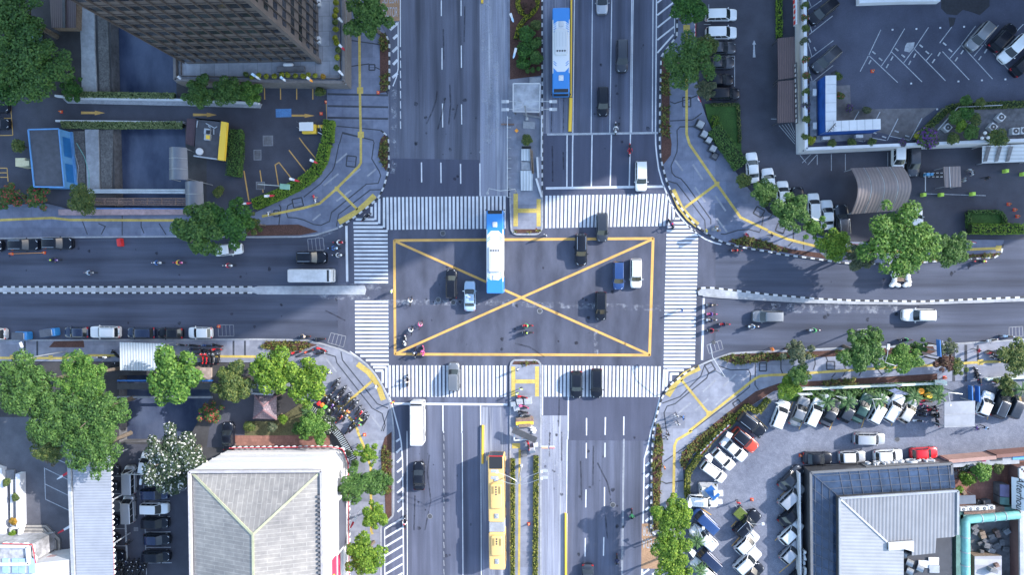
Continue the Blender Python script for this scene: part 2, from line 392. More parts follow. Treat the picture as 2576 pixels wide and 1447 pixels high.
sheet('car_park',[(1752,-120),(1760,240),(1812,377),(1888,482),(1994,570),(2122,609),(2344,614),(2432,604),(2800,600),(2800,-120)],.006,M['lot'],'dark car park below the raised deck')
sheet('car_park',[(1950,984),(2012,974),(2360,960),(2800,930),(2800,1600),(1724,1600),(1722,1186),(1742,1152),(1802,1094),(1885,1028)],.006,M['bricklot'],'grey block paved restaurant car park')
sheet('car_park',[(-120,1050),(180,1050),(180,1600),(-120,1600)],.006,M['lot_l'],'car park in the southwest corner')
sheet('car_park',[(282,1118),(476,1118),(476,1600),(282,1600)],.007,M['lot'],'narrow car park between the sheds and the white hall')
sheet('car_park',[(534,1030),(596,990),(642,992),(640,1070),(590,1126),(520,1126)],.007,M['lot'],'short dark driveway beside the tiled gazebo')

# ---------------------------------------------------------------- pavements and medians
NWK = [(978,237),(978,345),(979,419),(974,442),(965,472),(953,497),(934,514),(909,534),(891.5,547),(869,562),(851,574)]
NWK2 = [(819,584),(794,592),(756,596),(644,597),(480,595),(200,597),(-120,602)]
NEK = [(1703,-80),(1703,90),(1663,141),(1660,250),(1659,362),(1662,399),(1668,424),(1678,459),(1688,482),(1703,509),(1723,537),(1745,562),(1770,582),(1795,599),(1825,612),(1863,622),(1931,633),(1969,641),(2020,647),(2082,656),(2127,662),(2207,664),(2307,661),(2432,652),(2502,648),(2517,637),(2524,604)]
NEI = [(2432,603),(2344,612),(2122,608),(2057,594),(1994,570),(1932,534),(1888,482),(1850,432),(1813,377),(1807,362),(1778,300),(1758,242),(1750,175),(1746,-80)]
SEK1 = [(2760,838),(2576,854),(2407,865),(2344,869),(2119,876),(1932,884),(1838,889),(1803,901),(1778,911)]
SEK2 = [(1755.5,921),(1728,936),(1708,951),(1688,966),(1673,986),(1663,1006),(1655.5,1031),(1648,1060),(1643,1085),(1639,1160),(1637,1335),(1662,1357)]
SEI = [(1668,1580),(1722,1580),(1722,1330),(1722,1260),(1718,1180),(1735,1155),(1800,1092),(1890,1022),(1945,987),(2010,977),(2360,962),(2760,930)]
SWK = [(-120,857),(644,854),(666,854),(769,856),(806,864),(856,879),(889,894),(919,914),(944,941),(964,974),(979,1006),(986,1036),(991,1086),(990,1210),(990,1297),(970,1317),(958,1327),(959,1580)]
SWI = [(880,1580),(880,1135),(868,1118),(845,1080),(778,1017),(700,965),(640,912),(-120,908)]
def slab(name,pts,m,label,z=.15): mb = MB(); mb.prism(PL(pts),0,z); return struct(name,mb,m,label)
slab('pavement',[(955,-80),(955,60),(969,82),(980,107),(980,222),(972,236)] + NWK + NWK2 + [(-120,520),(120,512),(190,530),(470,532),(520,531),(640,536),(700,508),(780,450),(822,370),(840,312),(823,306),(823,214),(876,213),(876,-80)],M['pave'],'slate grey pavement on the northwest corner')
slab('pavement',NEK + NEI,M['pave'],'slate grey pavement on the northeast corner')
slab('pavement',SEK1 + SEK2 + SEI,M['pave_l'],'pale grey pavement on the southeast corner')
slab('pavement',SWK + SWI,M['pave_l'],'pale grey pavement on the southwest corner')
slab('median',[(1278,-80),(1364,-80),(1364,575),(1358,586),(1350,590),(1297,590),(1288,585),(1286,575),(1283,480),(1278,470)],M['pave_l'],'concrete median island north of the crossing',.16)
slab('median',[(1284,1580),(1284,915),(1291,906),(1352,906),(1360,915),(1360,1580)],M['pave_l'],'concrete median island south of the crossing',.16)
slab('median',[(-120,723),(640,723),(650,720),(918,719),(921,730),(918,742),(650,741),(640,737),(-120,737)],M['concl'],'narrow concrete median of the west road',.16)
EMT = [(1754,731),(1760,725),(1790,724)] + [(1932 + x / 4,724 + y / 4) for x,y in ((0,68),(500,112),(900,130),(1560,138),(2574,95),(3300,40))]
EMB = [(1932 + x / 4,724 + y / 4) for x,y in ((3300,75),(2574,130),(1500,165),(900,160),(300,143),(0,125))] + [(1808,748),(1757,743)]
slab('median',EMT + EMB,M['concl'],'white concrete median of the east road',.16)
def resample(pts,step):
    out = [pts[0]]; acc = 0.0
    for a,b in zip(pts[:-1],pts[1:]):
        L = (b - a).length; t = step - acc
        while t <= L: out.append(a + (b - a) * (t / L)); t += step
        acc = L - (t - step)
    return out
def kerb(pts,label,bw=True,w=.24,step=.62,z=.185):
    p = resample(PL(pts),step); mb = MB()
    for i,(a,b) in enumerate(zip(p[:-1],p[1:])): mb.wall([a,b],w,.0,z,(i % 2) if bw else 0)
    struct('kerb',mb,[M['kerb_b'],M['kerb_w']] if bw else [M['kerb_g']],label)
kerb([(969,82),(980,107),(980,222),(970,236)],'black and white kerb of the northwest planting bed')
kerb([(958,328),(970,337),(977,345)] + NWK[2:],'black and white kerb curving round the northwest corner')
kerb([NWK[-1]] + NWK2,'plain grey kerb of the northwest pavement',False)
kerb(NEK,'black and white kerb of the northeast pavement')
kerb(SEK1 + SEK2[:1],'plain grey kerb of the southeast pavement',False)
kerb(SEK2,'black and white kerb curving round the southeast corner')
kerb(SWK,'plain grey kerb of the southwest pavement',False)
kerb([(1364,-80),(1364,480)],'black and white kerb on the north median')
kerb([(1364,480),(1364,575),(1358,586),(1350,590),(1297,590),(1288,585),(1286,575),(1283,480)],'grey kerb round the tip of the north median',False)
kerb([(1284,1580),(1284,915),(1291,906),(1352,906),(1360,915),(1360,1580)],'grey kerb round the south median',False)
kerb([(-120,722),(640,722)],'upper black and white kerb of the west median',step=.66); kerb([(-120,737),(640,737)],'lower black and white kerb of the west median',step=.66)
kerb(EMT,'upper black and white kerb of the east median',step=.66,w=.27); kerb(EMB[1:],'lower grey kerb of the east median',False)

# ---------------------------------------------------------------- road markings
def dashes(rc,segs,w,mb,z=.014,mi=0):
    for x0,y0,x1,y1 in segs: mb.stripe(T(rc,x0,y0),T(rc,x1,y1),w,mi,z)
def crosswalk(rc,n,a,b,w,mb,z=.014):
    (t0,t1),(b0,b1) = a,b
    for i in range(n):
        f = i / (n - 1); p = (t0[0] + (t1[0] - t0[0]) * f,t0[1] + (t1[1] - t0[1]) * f); q = (b0[0] + (b1[0] - b0[0]) * f,b0[1] + (b1[1] - b0[1]) * f)
        mb.stripe(T(rc,*p),T(rc,*q),w,0,z)
mb = MB()
crosswalk(11,31,((1322,536),(2500,524)),((1326,865),(2500,852)),.35,mb)
dashes(11,[(1288,538,1288,842),(1240,550,1240,802),(1202,590,1202,765),(1163,632,1163,725)],.35,mb)
dashes(11,[(980,838,1276,838),(980,798,1228,798),(1004,760,1190,760)],.35,mb,.016)
crosswalk(11,14,((984,878),(990,1392)),((1325,878),(1330,1392)),.35,mb)
crosswalk(21,14,((995,142),(1000,649)),((1331,142),(1335,649)),.35,mb)
dashes(21,[(1050,688,1335,688),(1105,731,1335,731),(1155,773,1335,773),(1180,802,1310,802),(1200,836,1280,836)],.35,mb)
dashes(21,[(1312,800,1312,1010),(1275,838,1275,960)],.35,mb,.016)
crosswalk(21,31,((1345,782),(2508,785)),((1347,1100),(2508,1102)),.35,mb)
crosswalk(22,31,((338,782),(1486,792)),((338,1098),(1478,1102)),.35,mb)
dashes(22,[(1535,820,1520,1040),(1562,822,1552,1000),(1600,860,1596,940)],.35,mb)
dashes(22,[(1525,795,1800,795),(1560,830,1730,830),(1600,868,1680,868)],.35,mb,.016)
crosswalk(12,32,((347,520),(1560,502)),((345,848),(1530,826)),.35,mb)
dashes(12,[(1592,590,1580,826),(1627,640,1627,760),(1630,752,1690,752),(1625,795,1740,795),(1560,836,1800,836),(1556,876,1845,876)],.35,mb)
crosswalk(12,14,((1554,917),(1541,1415)),((1874,917),(1862,1415)),.35,mb)
crosswalk(22,21,((1538,5),(1526,757)),((1858,5),(1840,757)),.35,mb)
struct('crosswalk_markings',mb,M['white'],'white zebra stripes round the crossing')
mb = MB()
for l in ([(992,605),(1643.5,600)],[(1643,598.5),(1634,895.5)],[(1635,894),(994,891.5)],[(994,893),(992,603.5)]): mb.stripe(P(*l[0]),P(*l[1]),.4,0,.014)
for l,zz in (([(994,607),(1632,892)],.018),([(1641,602),(996,890)],.022)): mb.stripe(P(*l[0]),P(*l[1]),.36,0,zz)
struct('box_junction_marking',mb,M['yellow'],'yellow box junction lines in the middle of the crossing')
mb = MB(); W = .16
mb.stripe(T(11,910,825),T(11,918,1388),.36,0,.014); mb.stripe(T(22,1930,105),T(22,1912,728),.33,0,.014)
mb.stripe(T(12,340,446),T(12,1530,428),.35,0,.014); mb.stripe(T(21,1390,1168),T(21,2530,1178),.34,0,.014)
dashes(11,[(1665,185,1667,385),(1860,187,1862,393),(2058,200,2060,400),(2253,195,2255,525)],.19,mb)
dashes(1,[(1865,0,1865,158),(1872,480,1872,697),(1877,1040,1879,1280),(2064,0,2064,157),(2066,455,2067,680),(2068,1048,2070,1250),(1453,-200,1453,470)],W,mb)
dashes(1,[(1453,y,1456,y + 75) for y in range(505,1300,102)],.13,mb)
dashes(2,[(632,-300,612,1335),(812,-300,796,1340),(1008,-300,984,1335),(1222,-300,1203,1330),(1208,-300,1190,1330),(1421,-300,1411,1325)],.13,mb)
dashes(2,[(1456,-300,1444,1345),(555,1355,553,1447),(613,1355,610,1447),(806,1355,804,1447),(1000,1350,998,1447),(1192,1345,1190,1447)],.18,mb)
dashes(12,[(554,0,552,432),(610,0,607,432),(804,0,798,428),(998,0,988,428),(1187,100,1180,425)],.19,mb)
mb.path([T(2,1444,1345)] + TL(12,[(1446,0),(1455,100),(1475,250),(1510,380),(1550,480),(1605,610),(1680,720),(1780,832),(1870,910),(1950,960),(2050,1000),(2106,1012)]),.2,0,.014)
mb.stripe(T(2,352,1352),T(2,1470,1336),.3,1,.016)
dashes(21,[(1880,1185,1882,1447),(2070,1185,2072,1447),(2260,1185,2262,1410)],.19,mb)
dashes(31,[(1888,0,1888,20),(2070,0,2070,20),(2075,20,2084,1700),(2262,-60,2268,1700),(1520,0,1524,1700)],.13,mb)
dashes(31,[(1889,y,1893,y + 60) for y in range(40,1447,90)],.07,mb,mi=1)
mb.path(TL(21,[(1330,1060),(1370,1180),(1440,1445)]) + TL(31,[(1462,120),(1475,300),(1480,900),(1488,1700)]),.2,0,.014)
mb.path(TL(21,[(945,642),(1020,695),(1120,775),(1200,880),(1270,980),(1325,1085)]),.16,0,.014)
dashes(22,[(308,780,306,1283),(567,1098,565,1447)],.2,mb); dashes(32,[(565,0,562,85),(556,85,548,830),(553,830,545,1700)],.14,mb)
dashes(22,[(750,1313,750,1447),(940,1305,938,1447),(1126,1298,1124,1447)],.19,mb)
dashes(32,[(750,0,750,45),(937,0,937,40),(1124,0,1124,42),(745,590,742,770),(738,1078,735,1265),(931,565,930,757),(924,1070,920,1258),(748,120,747,275),(936,120,935,265)],.17,mb)
dashes(32,[(1121,80,1098,1700),(1130,80,1110,1700)],.08,mb,mi=1)
mb.path(TL(22,[(1487,1110),(1440,1300),(1398,1447)]) + TL(32,[(1370,140),(1332,280),(1326,560),(1318,932)]),.2,0,.014)
dashes(32,[(1345,240 + 112 * i,1382,205 + 112 * i) for i in range(7)],.34,mb,.016)
dashes(32,[(1310,1390,1306,1700),(1316,1440,1380,1392),(1410,1447,1475,1395)],.3,mb,.016)
# hatched strips
mb.path(TL(1,[(1430,215),(1430,690),(1415,770),(1378,865)]),.16,0,.014)
dashes(1,[(1350,298,1425,230),(1382,388,1425,348),(1374,522,1425,470),(1380,648,1425,598),(1372,780,1425,735)],.4,mb,.016)
dashes(2,[(1462,150 + 125 * i,1636,12 + 125 * i) for i in range(-2,3)] + [(1462,530,1625,345)],.24,mb,.016); mb.stripe(T(2,1636,-200),T(2,1636,330),.12,0,.014)
dashes(31,[(1410,108,1450,78),(1412,220,1462,172),(1418,318,1470,265),(1420,415,1474,372),(1420,522,1474,475),(1420,625,1474,580),(1424,718,1474,676),(1424,815,1474,770)],.3,mb,.016)
dashes(31,[(1298,985 + 92 * i,1476,878 + 92 * i) for i in range(8)],.28,mb,.016); mb.stripe(T(31,1295,985),T(31,1298,1700),.14,0,.014)
struct('lane_markings',mb,[M['white'],M['white_w']],'white lane lines, stop lines and hatching')
mb = MB(); mb.poly([Vector((v.x,v.y,.012)) for v in TL(32,[(1306,932),(1440,932),(1500,1120),(1500,1388),(1300,1388)])])
mb.poly([Vector((v.x,v.y,.012)) for v in TL(1,[(1240,-200),(1446,-200),(1446,208),(1240,208)])])
struct('coloured_lane_surface',mb,M['orange_w'],'faded orange motorcycle lane patches')
# car park lines
mb = MB()
for (x,y,L) in ((816,1135,240),(1942,1155,240)):
    a = TL(0,[(x,y - 15),(x + L * .58,y - 12),(x + L * .58,y - 24),(x + L,y),(x + L * .58,y + 22),(x + L * .58,y + 10),(x,y + 12)]); mb.poly([Vector((v.x,v.y,.016)) for v in a])
a = TL(1,[(358,1152),(490,1152),(490,1142),(590,1163),(490,1184),(490,1172),(358,1172)]); mb.poly([Vector((v.x,v.y,.016)) for v in a])
dashes(1,[(85,840,88,1000),(246,840,248,1000),(410,840,410,1000),(572,840,572,1000),(708,1030,714,1208),(435,1385,480,1447)],.16,mb)
dashes(11,[(480,0,615,165),(332,62,520,305),(40,265,72,490),(192,205,228,430),(195,210,232,186),(232,186,385,385)],.16,mb)
dashes(10,[(2455,270,2505,575)],.2,mb); dashes(0,[(100,960,130,1360),(130,1360,0,1362),(110,1188,40,1188)],.13,mb); dashes(10,[(72,245,82,380),(0,243,72,243),(0,290,75,290),(0,335,78,335)],.13,mb)
dashes(23,[(130,1430,250,1150),(310,1430,350,1340),(620,1430,660,1330),(940,1410,1000,1230),(1240,1390,1260,1330),(2205,1330,2225,1260)],.12,mb)
dashes(32,[(1880,765,2005,845),(2205,965,2260,905),(2210,1160,2290,1070)],.14,mb); dashes(22,[(2440,1290,2574,1420)],.1,mb)
dashes(33,[(70,1105,150,1020),(100,1260,160,1195),(110,880,200,770),(110,1430,330,1250),(90,690,190,590)],.12,mb)
struct('car_park_markings',mb,M['yellow'],'yellow arrows and bay lines in the car parks')
mb = MB(); mb.poly([Vector((v.x,v.y,.016)) for v in TL(1,[(198,1095),(355,1092),(357,1176),(200,1180)])]); struct('painted_square',mb,M['bluepaint'],'worn blue painted square on the driveway')
mb = MB()
dashes(30,[(448,370,458,688),(458,380,680,488),(455,535,690,650),(458,688,695,800),(560,280,665,325)],.13,mb)
dashes(30,[(1118,457,1240,457),(1120,632,1255,632),(1125,810,1240,810),(1130,984,1260,984),(1145,1158,1270,1158),(1150,1330,1260,1330),(1445,549,1690,549),(1450,706,1710,706),(1455,862,1712,862),(1460,1019,1718,1017),(1468,1174,1720,1172),(1475,1330,1728,1328),(1446,540,1475,1447)],.1,mb)
mb.stripe(T(30,1250,620),T(30,1280,1330),.3,0,.016)
a = TL(2,[(2423,575),(2450,575),(2440,445),(2455,445),(2436,400),(2418,445),(2430,445)]); mb.poly([Vector((v.x,v.y,.016)) for v in a])
dashes(2,[(1925,90,2240,90),(1930,242,2000,242),(2240,560,2240,870),(2030,560,2240,562),(1980,40,1980,220)],.09,mb)
dashes(3,[(110 + 30 * i,1260 - 6 * i,270,1447 - 28 * i) for i in range(5)] + [(30,1195,85,1197)],.09,mb)
dashes(13,[(320,110,385,190),(495,105,495,210),(345,190,430,105),(400,210,490,110),(637,100,637,270),(778,100,778,270),(1205,85,1205,225),(1560,500,2190,520)],.09,mb)
struct('car_park_markings',mb,M['white_w'],'worn white bay lines in the car parks')
for rc,q,lab in ((11,[(520,958),(675,945),(688,1065),(530,1075)],'by the northwest corner'),(21,[(755,455),(905,490),(880,598),(722,555)],'by the southwest corner'),(20,[(2195,375),(2350,375),(2355,488),(2200,490)],'beside the row of parked cars'),
                   (22,[(1960,580),(2100,530),(2125,620),(1985,665)],'by the southeast corner'),(23,[(903,418),(1030,412),(1030,490),(905,500)],'beyond the southeast trees'),(23,[(2425,400),(2560,390),(2565,490),(2425,495)],'at the east end of the pavement')):
    mb = MB(); a = TL(rc,q,0); mb.poly([Vector((v.x,v.y,.012)) for v in a])
    c = sum(a,Vector()) / 4
    for i in range(1,4):
        f = i / 4; mb.stripe(a[0].lerp(a[1],f),a[3].lerp(a[2],f),.09,1,.015)
    for p,r in zip(a,a[1:] + a[:1]): mb.stripe(p,r,.1,1,.017)
    struct('utility_patch',mb,[M['fresh'],M['conc']],'square concrete edged utility patch in the road ' + lab)
mb = MB(); sk = lambda rc,pts,w=.22: mb.path(TL(rc,pts),w,0,.024)
for rc,pts in ((1,[(1822,915),(1815,1000),(1770,1130),(1715,1245)]),(1,[(1950,850),(1958,1050),(1940,1250)]),(1,[(1905,985),(1870,1150),(1830,1300)]),(1,[(2030,1050),(1995,1200)]),(1,[(1885,290),(1890,600)]),(1,[(2100,60),(2095,420)]),(31,[(1745,240),(1725,420),(1760,700),(1700,1000)]),(31,[(1600,650),(1590,1000)]),(32,[(690,300),(700,700)]),(32,[(820,150),(815,550)]),(32,[(860,320),(960,520),(990,650)]),(32,[(940,850),(960,1080)]),(12,[(405,20),(410,380)]),(12,[(515,80),(520,260)]),(22,[(30,560),(180,600),(330,700)]),(22,[(480,900),(470,1400)]),(21,[(700,230),(900,330)]),(32,[(380,10),(378,260)]),(32,[(500,10),(498,300)]),(2,[(400,1000),(395,1330)]),(2,[(520,960),(518,1330)])): sk(rc,pts)
struct('skid_marks',mb,ghost('tyre_rubber',(.02,.022,.03),.3,.7,1.2,None,.65),'dark tyre marks on the main road',normals=False)
mb = MB(); du = lambda rc,x0,y0,x1,y1,w: mb.stripe(T(rc,x0,y0),T(rc,x1,y1),w,0,.020)
for a in ((21,600,92,1150,95,.8),(21,1180,150,2560,150,.9),(22,0,165,1500,205,.9),(11,700,1440,1400,1440,1.0),(11,1420,20,1370,300,.8),(1,1390,900,1385,1440,.8),(23,0,205,1300,215,1.4),(11,2270,0,2290,100,1.2),(22,350,1290,340,1447,2.2),(32,420,0,420,500,3.2),(1,2320,0,2330,1447,1.6),(11,600,920,900,830,1.0),(22,840,380,850,700,.6),(1,2410,300,2400,1447,1.2)): du(*a)
struct('dust_smears',mb,ghost('pale_dust',(.42,.44,.5),.48,.72,.9,(1,1,1),.6),'pale dusty smears on the asphalt',normals=False)
mb = MB(); ol = random.Random(5)
for cx,cy,n,sx,sy in ((1110,300,16,90,160),(1130,1250,14,80,180),(1500,1250,16,100,160),(1330,750,26,280,130),(1540,250,12,90,150),(400,660,10,380,40),(500,790,10,400,40),(2100,800,12,300,40),(2050,1120,12,250,60),(1400,1150,8,30,90),(2300,680,8,250,30)):
    for _ in range(n):
        p = P(cx + ol.uniform(-sx,sx),cy + ol.uniform(-sy,sy)); r = ol.uniform(.08,.32); mb.poly([(p.x + math.cos(k * .785) * r * ol.uniform(.6,1.2),p.y + math.sin(k * .785) * r * ol.uniform(.6,1.4),.026) for k in range(8)])
struct('oil_spots',mb,ghost('oil',(.015,.016,.022),.3,.6,2,None,.6),'small dark oil spots scattered over the roads',normals=False)
# ---------------------------------------------------------------- pavement inlays
mb = MB(); Z = .156
def band(rc,pts,w=.17,mi=0): mb.path(TL(rc,pts,.15),w,mi,Z)
def boxln(rc,x0,y0,x1,y1,a=0):
    cx,cy = (x0 + x1) / 2,(y0 + y1) / 2; hx,hy = (x1 - x0) / 2,(y1 - y0) / 2; co,si = math.cos(math.radians(a)),math.sin(math.radians(a))
    q = [(cx + x * co - y * si,cy + x * si + y * co) for x,y in ((-hx,-hy),(hx,-hy),(hx,hy),(-hx,hy))]
    for p,r in zip(q,q[1:] + q[:1]): mb.stripe(T(rc,*p,.15),T(rc,*r,.15),.2,0,Z + .003)
    mb.stripe(T(rc,(q[0][0] + q[3][0]) / 2,(q[0][1] + q[3][1]) / 2,.15),T(rc,(q[1][0] + q[2][0]) / 2,(q[1][1] + q[2][1]) / 2,.15),.06,0,Z + .002)
band(11,[(835,0),(790,220),(770,265),(650,400),(480,535)]); band(11,[(370,595),(320,620),(305,690),(320,740),(400,745),(480,765),(580,810),(650,820),(740,780),(760,690),(1110,405),(1230,395),(1255,320),(1240,275),(1165,150),(1185,0)])
band(11,[(1270,460),(1150,462),(830,710),(810,830)]); band(11,[(230,610),(250,640),(230,820)]); boxln(11,370,548,470,635,-12); boxln(11,912,122,1005,228,6); boxln(11,180,670,230,730)
for y in (945,1065,1182): band(1,[(720,y),(1330,y + 12)],.3)
band(1,[(815,1268),(1250,1308)]); band(1,[(930,400),(1240,445)]); band(1,[(935,668),(1140,640)]); band(1,[(1195,672),(1245,695)]); boxln(1,1138,648,1196,704); band(1,[(840,1447),(870,1335),(1180,1410),(1190,1447)])
band(12,[(1665,0),(1660,80),(1600,220),(1610,290),(1640,325),(1700,350),(1760,420),(2000,760),(2000,810)]); band(12,[(1560,370),(1660,400),(1700,450),(1940,770),(1945,860)]); band(12,[(2100,905),(2140,910),(2270,870),(2380,860),(2490,890),(2510,850),(2530,720)])
boxln(12,2440,645,2530,725,30); band(2,[(1590,1020),(1635,1040),(1710,1015),(1790,990),(1860,960)]); band(2,[(1590,1215),(1810,1205),(1840,1190),(1910,1135)]); band(2,[(1665,1447),(1660,1310),(1690,1275),(1830,1272)]); boxln(2,1718,978,1798,1072)
boxln(13,85,810,170,890,20); band(13,[(255,840),(255,980),(200,1030)]); band(13,[(400,930),(355,960),(360,1060)]); band(13,[(1,760),(50,700)])
band(22,[(1945,760),(1900,890),(1690,1100),(1510,1165)]); band(22,[(1980,850),(1960,910),(1640,1170),(1560,1195),(1530,1260),(1555,1447)]); band(22,[(2070,785),(2200,830),(2380,825),(2400,870),(2390,1000),(2320,1060),(1800,1447)])
boxln(22,2490,760,2560,840); band(22,[(2450,760),(2445,980),(2480,1030)]); boxln(22,2230,1140,2300,1200,-35); boxln(22,1955,760,2030,850,-30)
band(23,[(130,740),(130,820),(165,915)]); band(23,[(470,700),(475,770),(455,830)]); boxln(23,590,745,670,825); band(23,[(580,690),(600,740)]); band(23,[(750,750),(785,830),(750,900)]); band(23,[(1110,750),(1110,830),(1150,880)]); band(23,[(940,840),(915,890)]); band(23,[(680,860),(640,905)])
for x in (1868,1990): band(23,[(x,575),(x,945)],.4)
band(23,[(2110,580),(2112,730)],.3)
band(21,[(390,700),(550,680)]); band(21,[(700,665),(800,695),(815,760),(1170,1215),(1270,1270),(1300,1390),(1280,1447)]); band(21,[(855,645),(870,730),(1220,1170),(1330,1215)])
for x in (2350,2465,375,250): band(20,[(x,535),(x,700)],.3)
band(10,[(830,780),(880,912)]); band(10,[(990,800),(1060,830),(1020,910)]); band(10,[(1230,700),(1230,920)]); band(10,[(1420,780),(1420,830),(1450,900)]); band(10,[(1600,800),(1670,912)])
boxln(32,112,595,195,662); boxln(32,58,1022,122,1085); boxln(32,142,1255,192,1360); band(32,[(35,770),(160,805),(210,775)]); band(32,[(35,935),(160,970),(200,940)]); band(32,[(105,410),(200,430)])
boxln(12,130,606,218,740); boxln(22,90,878,185,1008)
band(32,[(1510,510),(1550,530),(1720,500)]); band(32,[(1530,310),(1700,190),(1830,110),(1900,20)]); band(21,[(1260,1447),(1335,1240)],.12)
for rc,a in ((11,[(805,190,915,95),(680,420,830,300),(900,370,1050,250),(1120,325,1210,250),(810,575,960,465),(570,770,650,705)]),(12,[(1640,165,1720,270),(1820,205,1920,360),(1840,435,1945,585),(2045,520,2150,675),(2060,750,2165,890)]),
              (21,[(690,695,810,850),(925,1000,1045,1145),(1165,1300,1270,1430),(550,680,610,750)]),(22,[(1920,1050,2055,925),(2125,995,2255,870),(2045,1185,2180,1065),(1840,1240,1975,1120),(2320,940,2390,880),(1675,1265,1800,1160)])):
    for x0,y0,x1,y1 in a: mb.stripe(T(rc,x0,y0,.15),T(rc,x1,y1,.15),.26,1,Z)
struct('stone_inlay',mb,[M['stone'],M['stoneblk']],'dark stone bands set into the pavements')
mb = MB(); Z = .162
def tac(rc,pts,w=.38): mb.path(TL(rc,pts,.15),w,0,Z)
def blk(rc,x,y,s=.95): mb.box(tuple(T(rc,x,y,.158)),(s,s,.014),0)
tac(1,[(1040,-60),(1040,340),(1045,900),(1055,1400),(1055,1447)]); tac(11,[(1055,0),(1055,190),(1035,225),(800,460),(640,600),(480,645),(60,730)]); tac(11,[(820,460),(1020,660)]); tac(11,[(833,790),(1020,680),(1110,600),(1195,518)],.85)
tac(10,[(1800,770),(700,765),(520,745),(-200,776)]); blk(1,1047,908); blk(1,1055,1355); blk(11,815,452,.7)
tac(2,[(1757,270),(1757,1350),(1785,1447)]); tac(12,[(1785,0),(2060,400),(2300,740),(2574,870)]); tac(13,[(0,880),(200,960),(500,1035),(900,1090),(1550,1082),(2330,1050)]); tac(12,[(2050,410),(1740,640)]); tac(12,[(1615,462),(1690,630),(1780,745),(1868,818)],.85)
blk(2,1757,280); blk(12,2062,402,.7); blk(13,2322,1050,.8)
tac(22,[(1565,1090),(1640,970),(1740,872),(1888,805)],.85); tac(22,[(1705,930),(1980,1270)]); tac(22,[(2574,885),(2500,890),(2440,920),(2000,1270),(1780,1447)]); tac(32,[(1810,0),(1660,90),(1635,150),(1625,660),(1620,800)]); tac(23,[(0,882),(200,875),(1000,820),(1700,778),(2140,750),(2430,740)]); blk(23,2138,750,.8); blk(22,1980,1265,.7)
tac(21,[(1020,768),(1130,850),(1230,980),(1282,1132)],.85); tac(21,[(1170,940),(850,1215)]); tac(21,[(640,1040),(850,1215),(970,1340),(1030,1447)]); tac(31,[(1020,0),(1080,140),(1155,360),(1160,1010),(1175,1040)]); blk(21,850,1210,.8)
tac(20,[(-200,707),(640,710),(820,700),(900,682),(1160,683)]); tac(20,[(1940,690),(2574,695)]); blk(20,120,700,.7); blk(20,510,705,.7)
struct('tactile_paving',mb,M['ytact'],'yellow tactile guide strips along the pavements')
mb = MB(); Z = .172
tac(12,[(37,500),(37,830)],.68); tac(12,[(268,555),(268,830)],.62); tac(12,[(58,672),(248,672)],.66)
tac(22,[(13,795),(13,1098)],.6); tac(22,[(252,793),(252,1096)],.6); tac(22,[(30,945),(234,945)],.6); tac(32,[(78,185),(74,900),(68,1700)],.34); tac(32,[(0,150),(82,150)],.8)
struct('tactile_paving',mb,M['ytact'],'yellow tactile strips on the two medians')

# ---------------------------------------------------------------- planting beds
def straps(mb,polys,dens,h,sp,mi=0,lw=.05,n=5):
    for pl in polys:
        xs = [p.x for p in pl]; ys = [p.y for p in pl]; A = (max(xs) - min(xs)) * (max(ys) - min(ys))
        for _ in range(int(A * dens)):
            x = R.uniform(min(xs),max(xs)); y = R.uniform(min(ys),max(ys))
            if not inpoly(x,y,pl): continue
            z0 = pl[0].z; k = R.uniform(.7,1.3)
            for j in range(n):
                t = R.uniform(0,6.28); d = Vector((math.cos(t),math.sin(t),0)); s = Vector((-d.y,d.x,0)) * lw
                o = Vector((x,y,z0)); e = o + d * sp * k + Vector((0,0,h * k)); m2 = o + d * sp * k * .45 + Vector((0,0,h * k * .95))
                mb.add([o - s,o + s,m2 + s * 1.2,m2 - s * 1.2,e],[(0,1,2,3),(3,2,4)],mi)
M['bedleaf'] = leafmat('bed_leaves',(.028,.05,.016),(.11,.115,.03),(.28,.24,.07),(.16,.05,.03),.1)
M['hedge_y'] = leafmat('clipped_yellow_hedge',(.04,.06,.012),(.13,.135,.022),(.30,.27,.05))
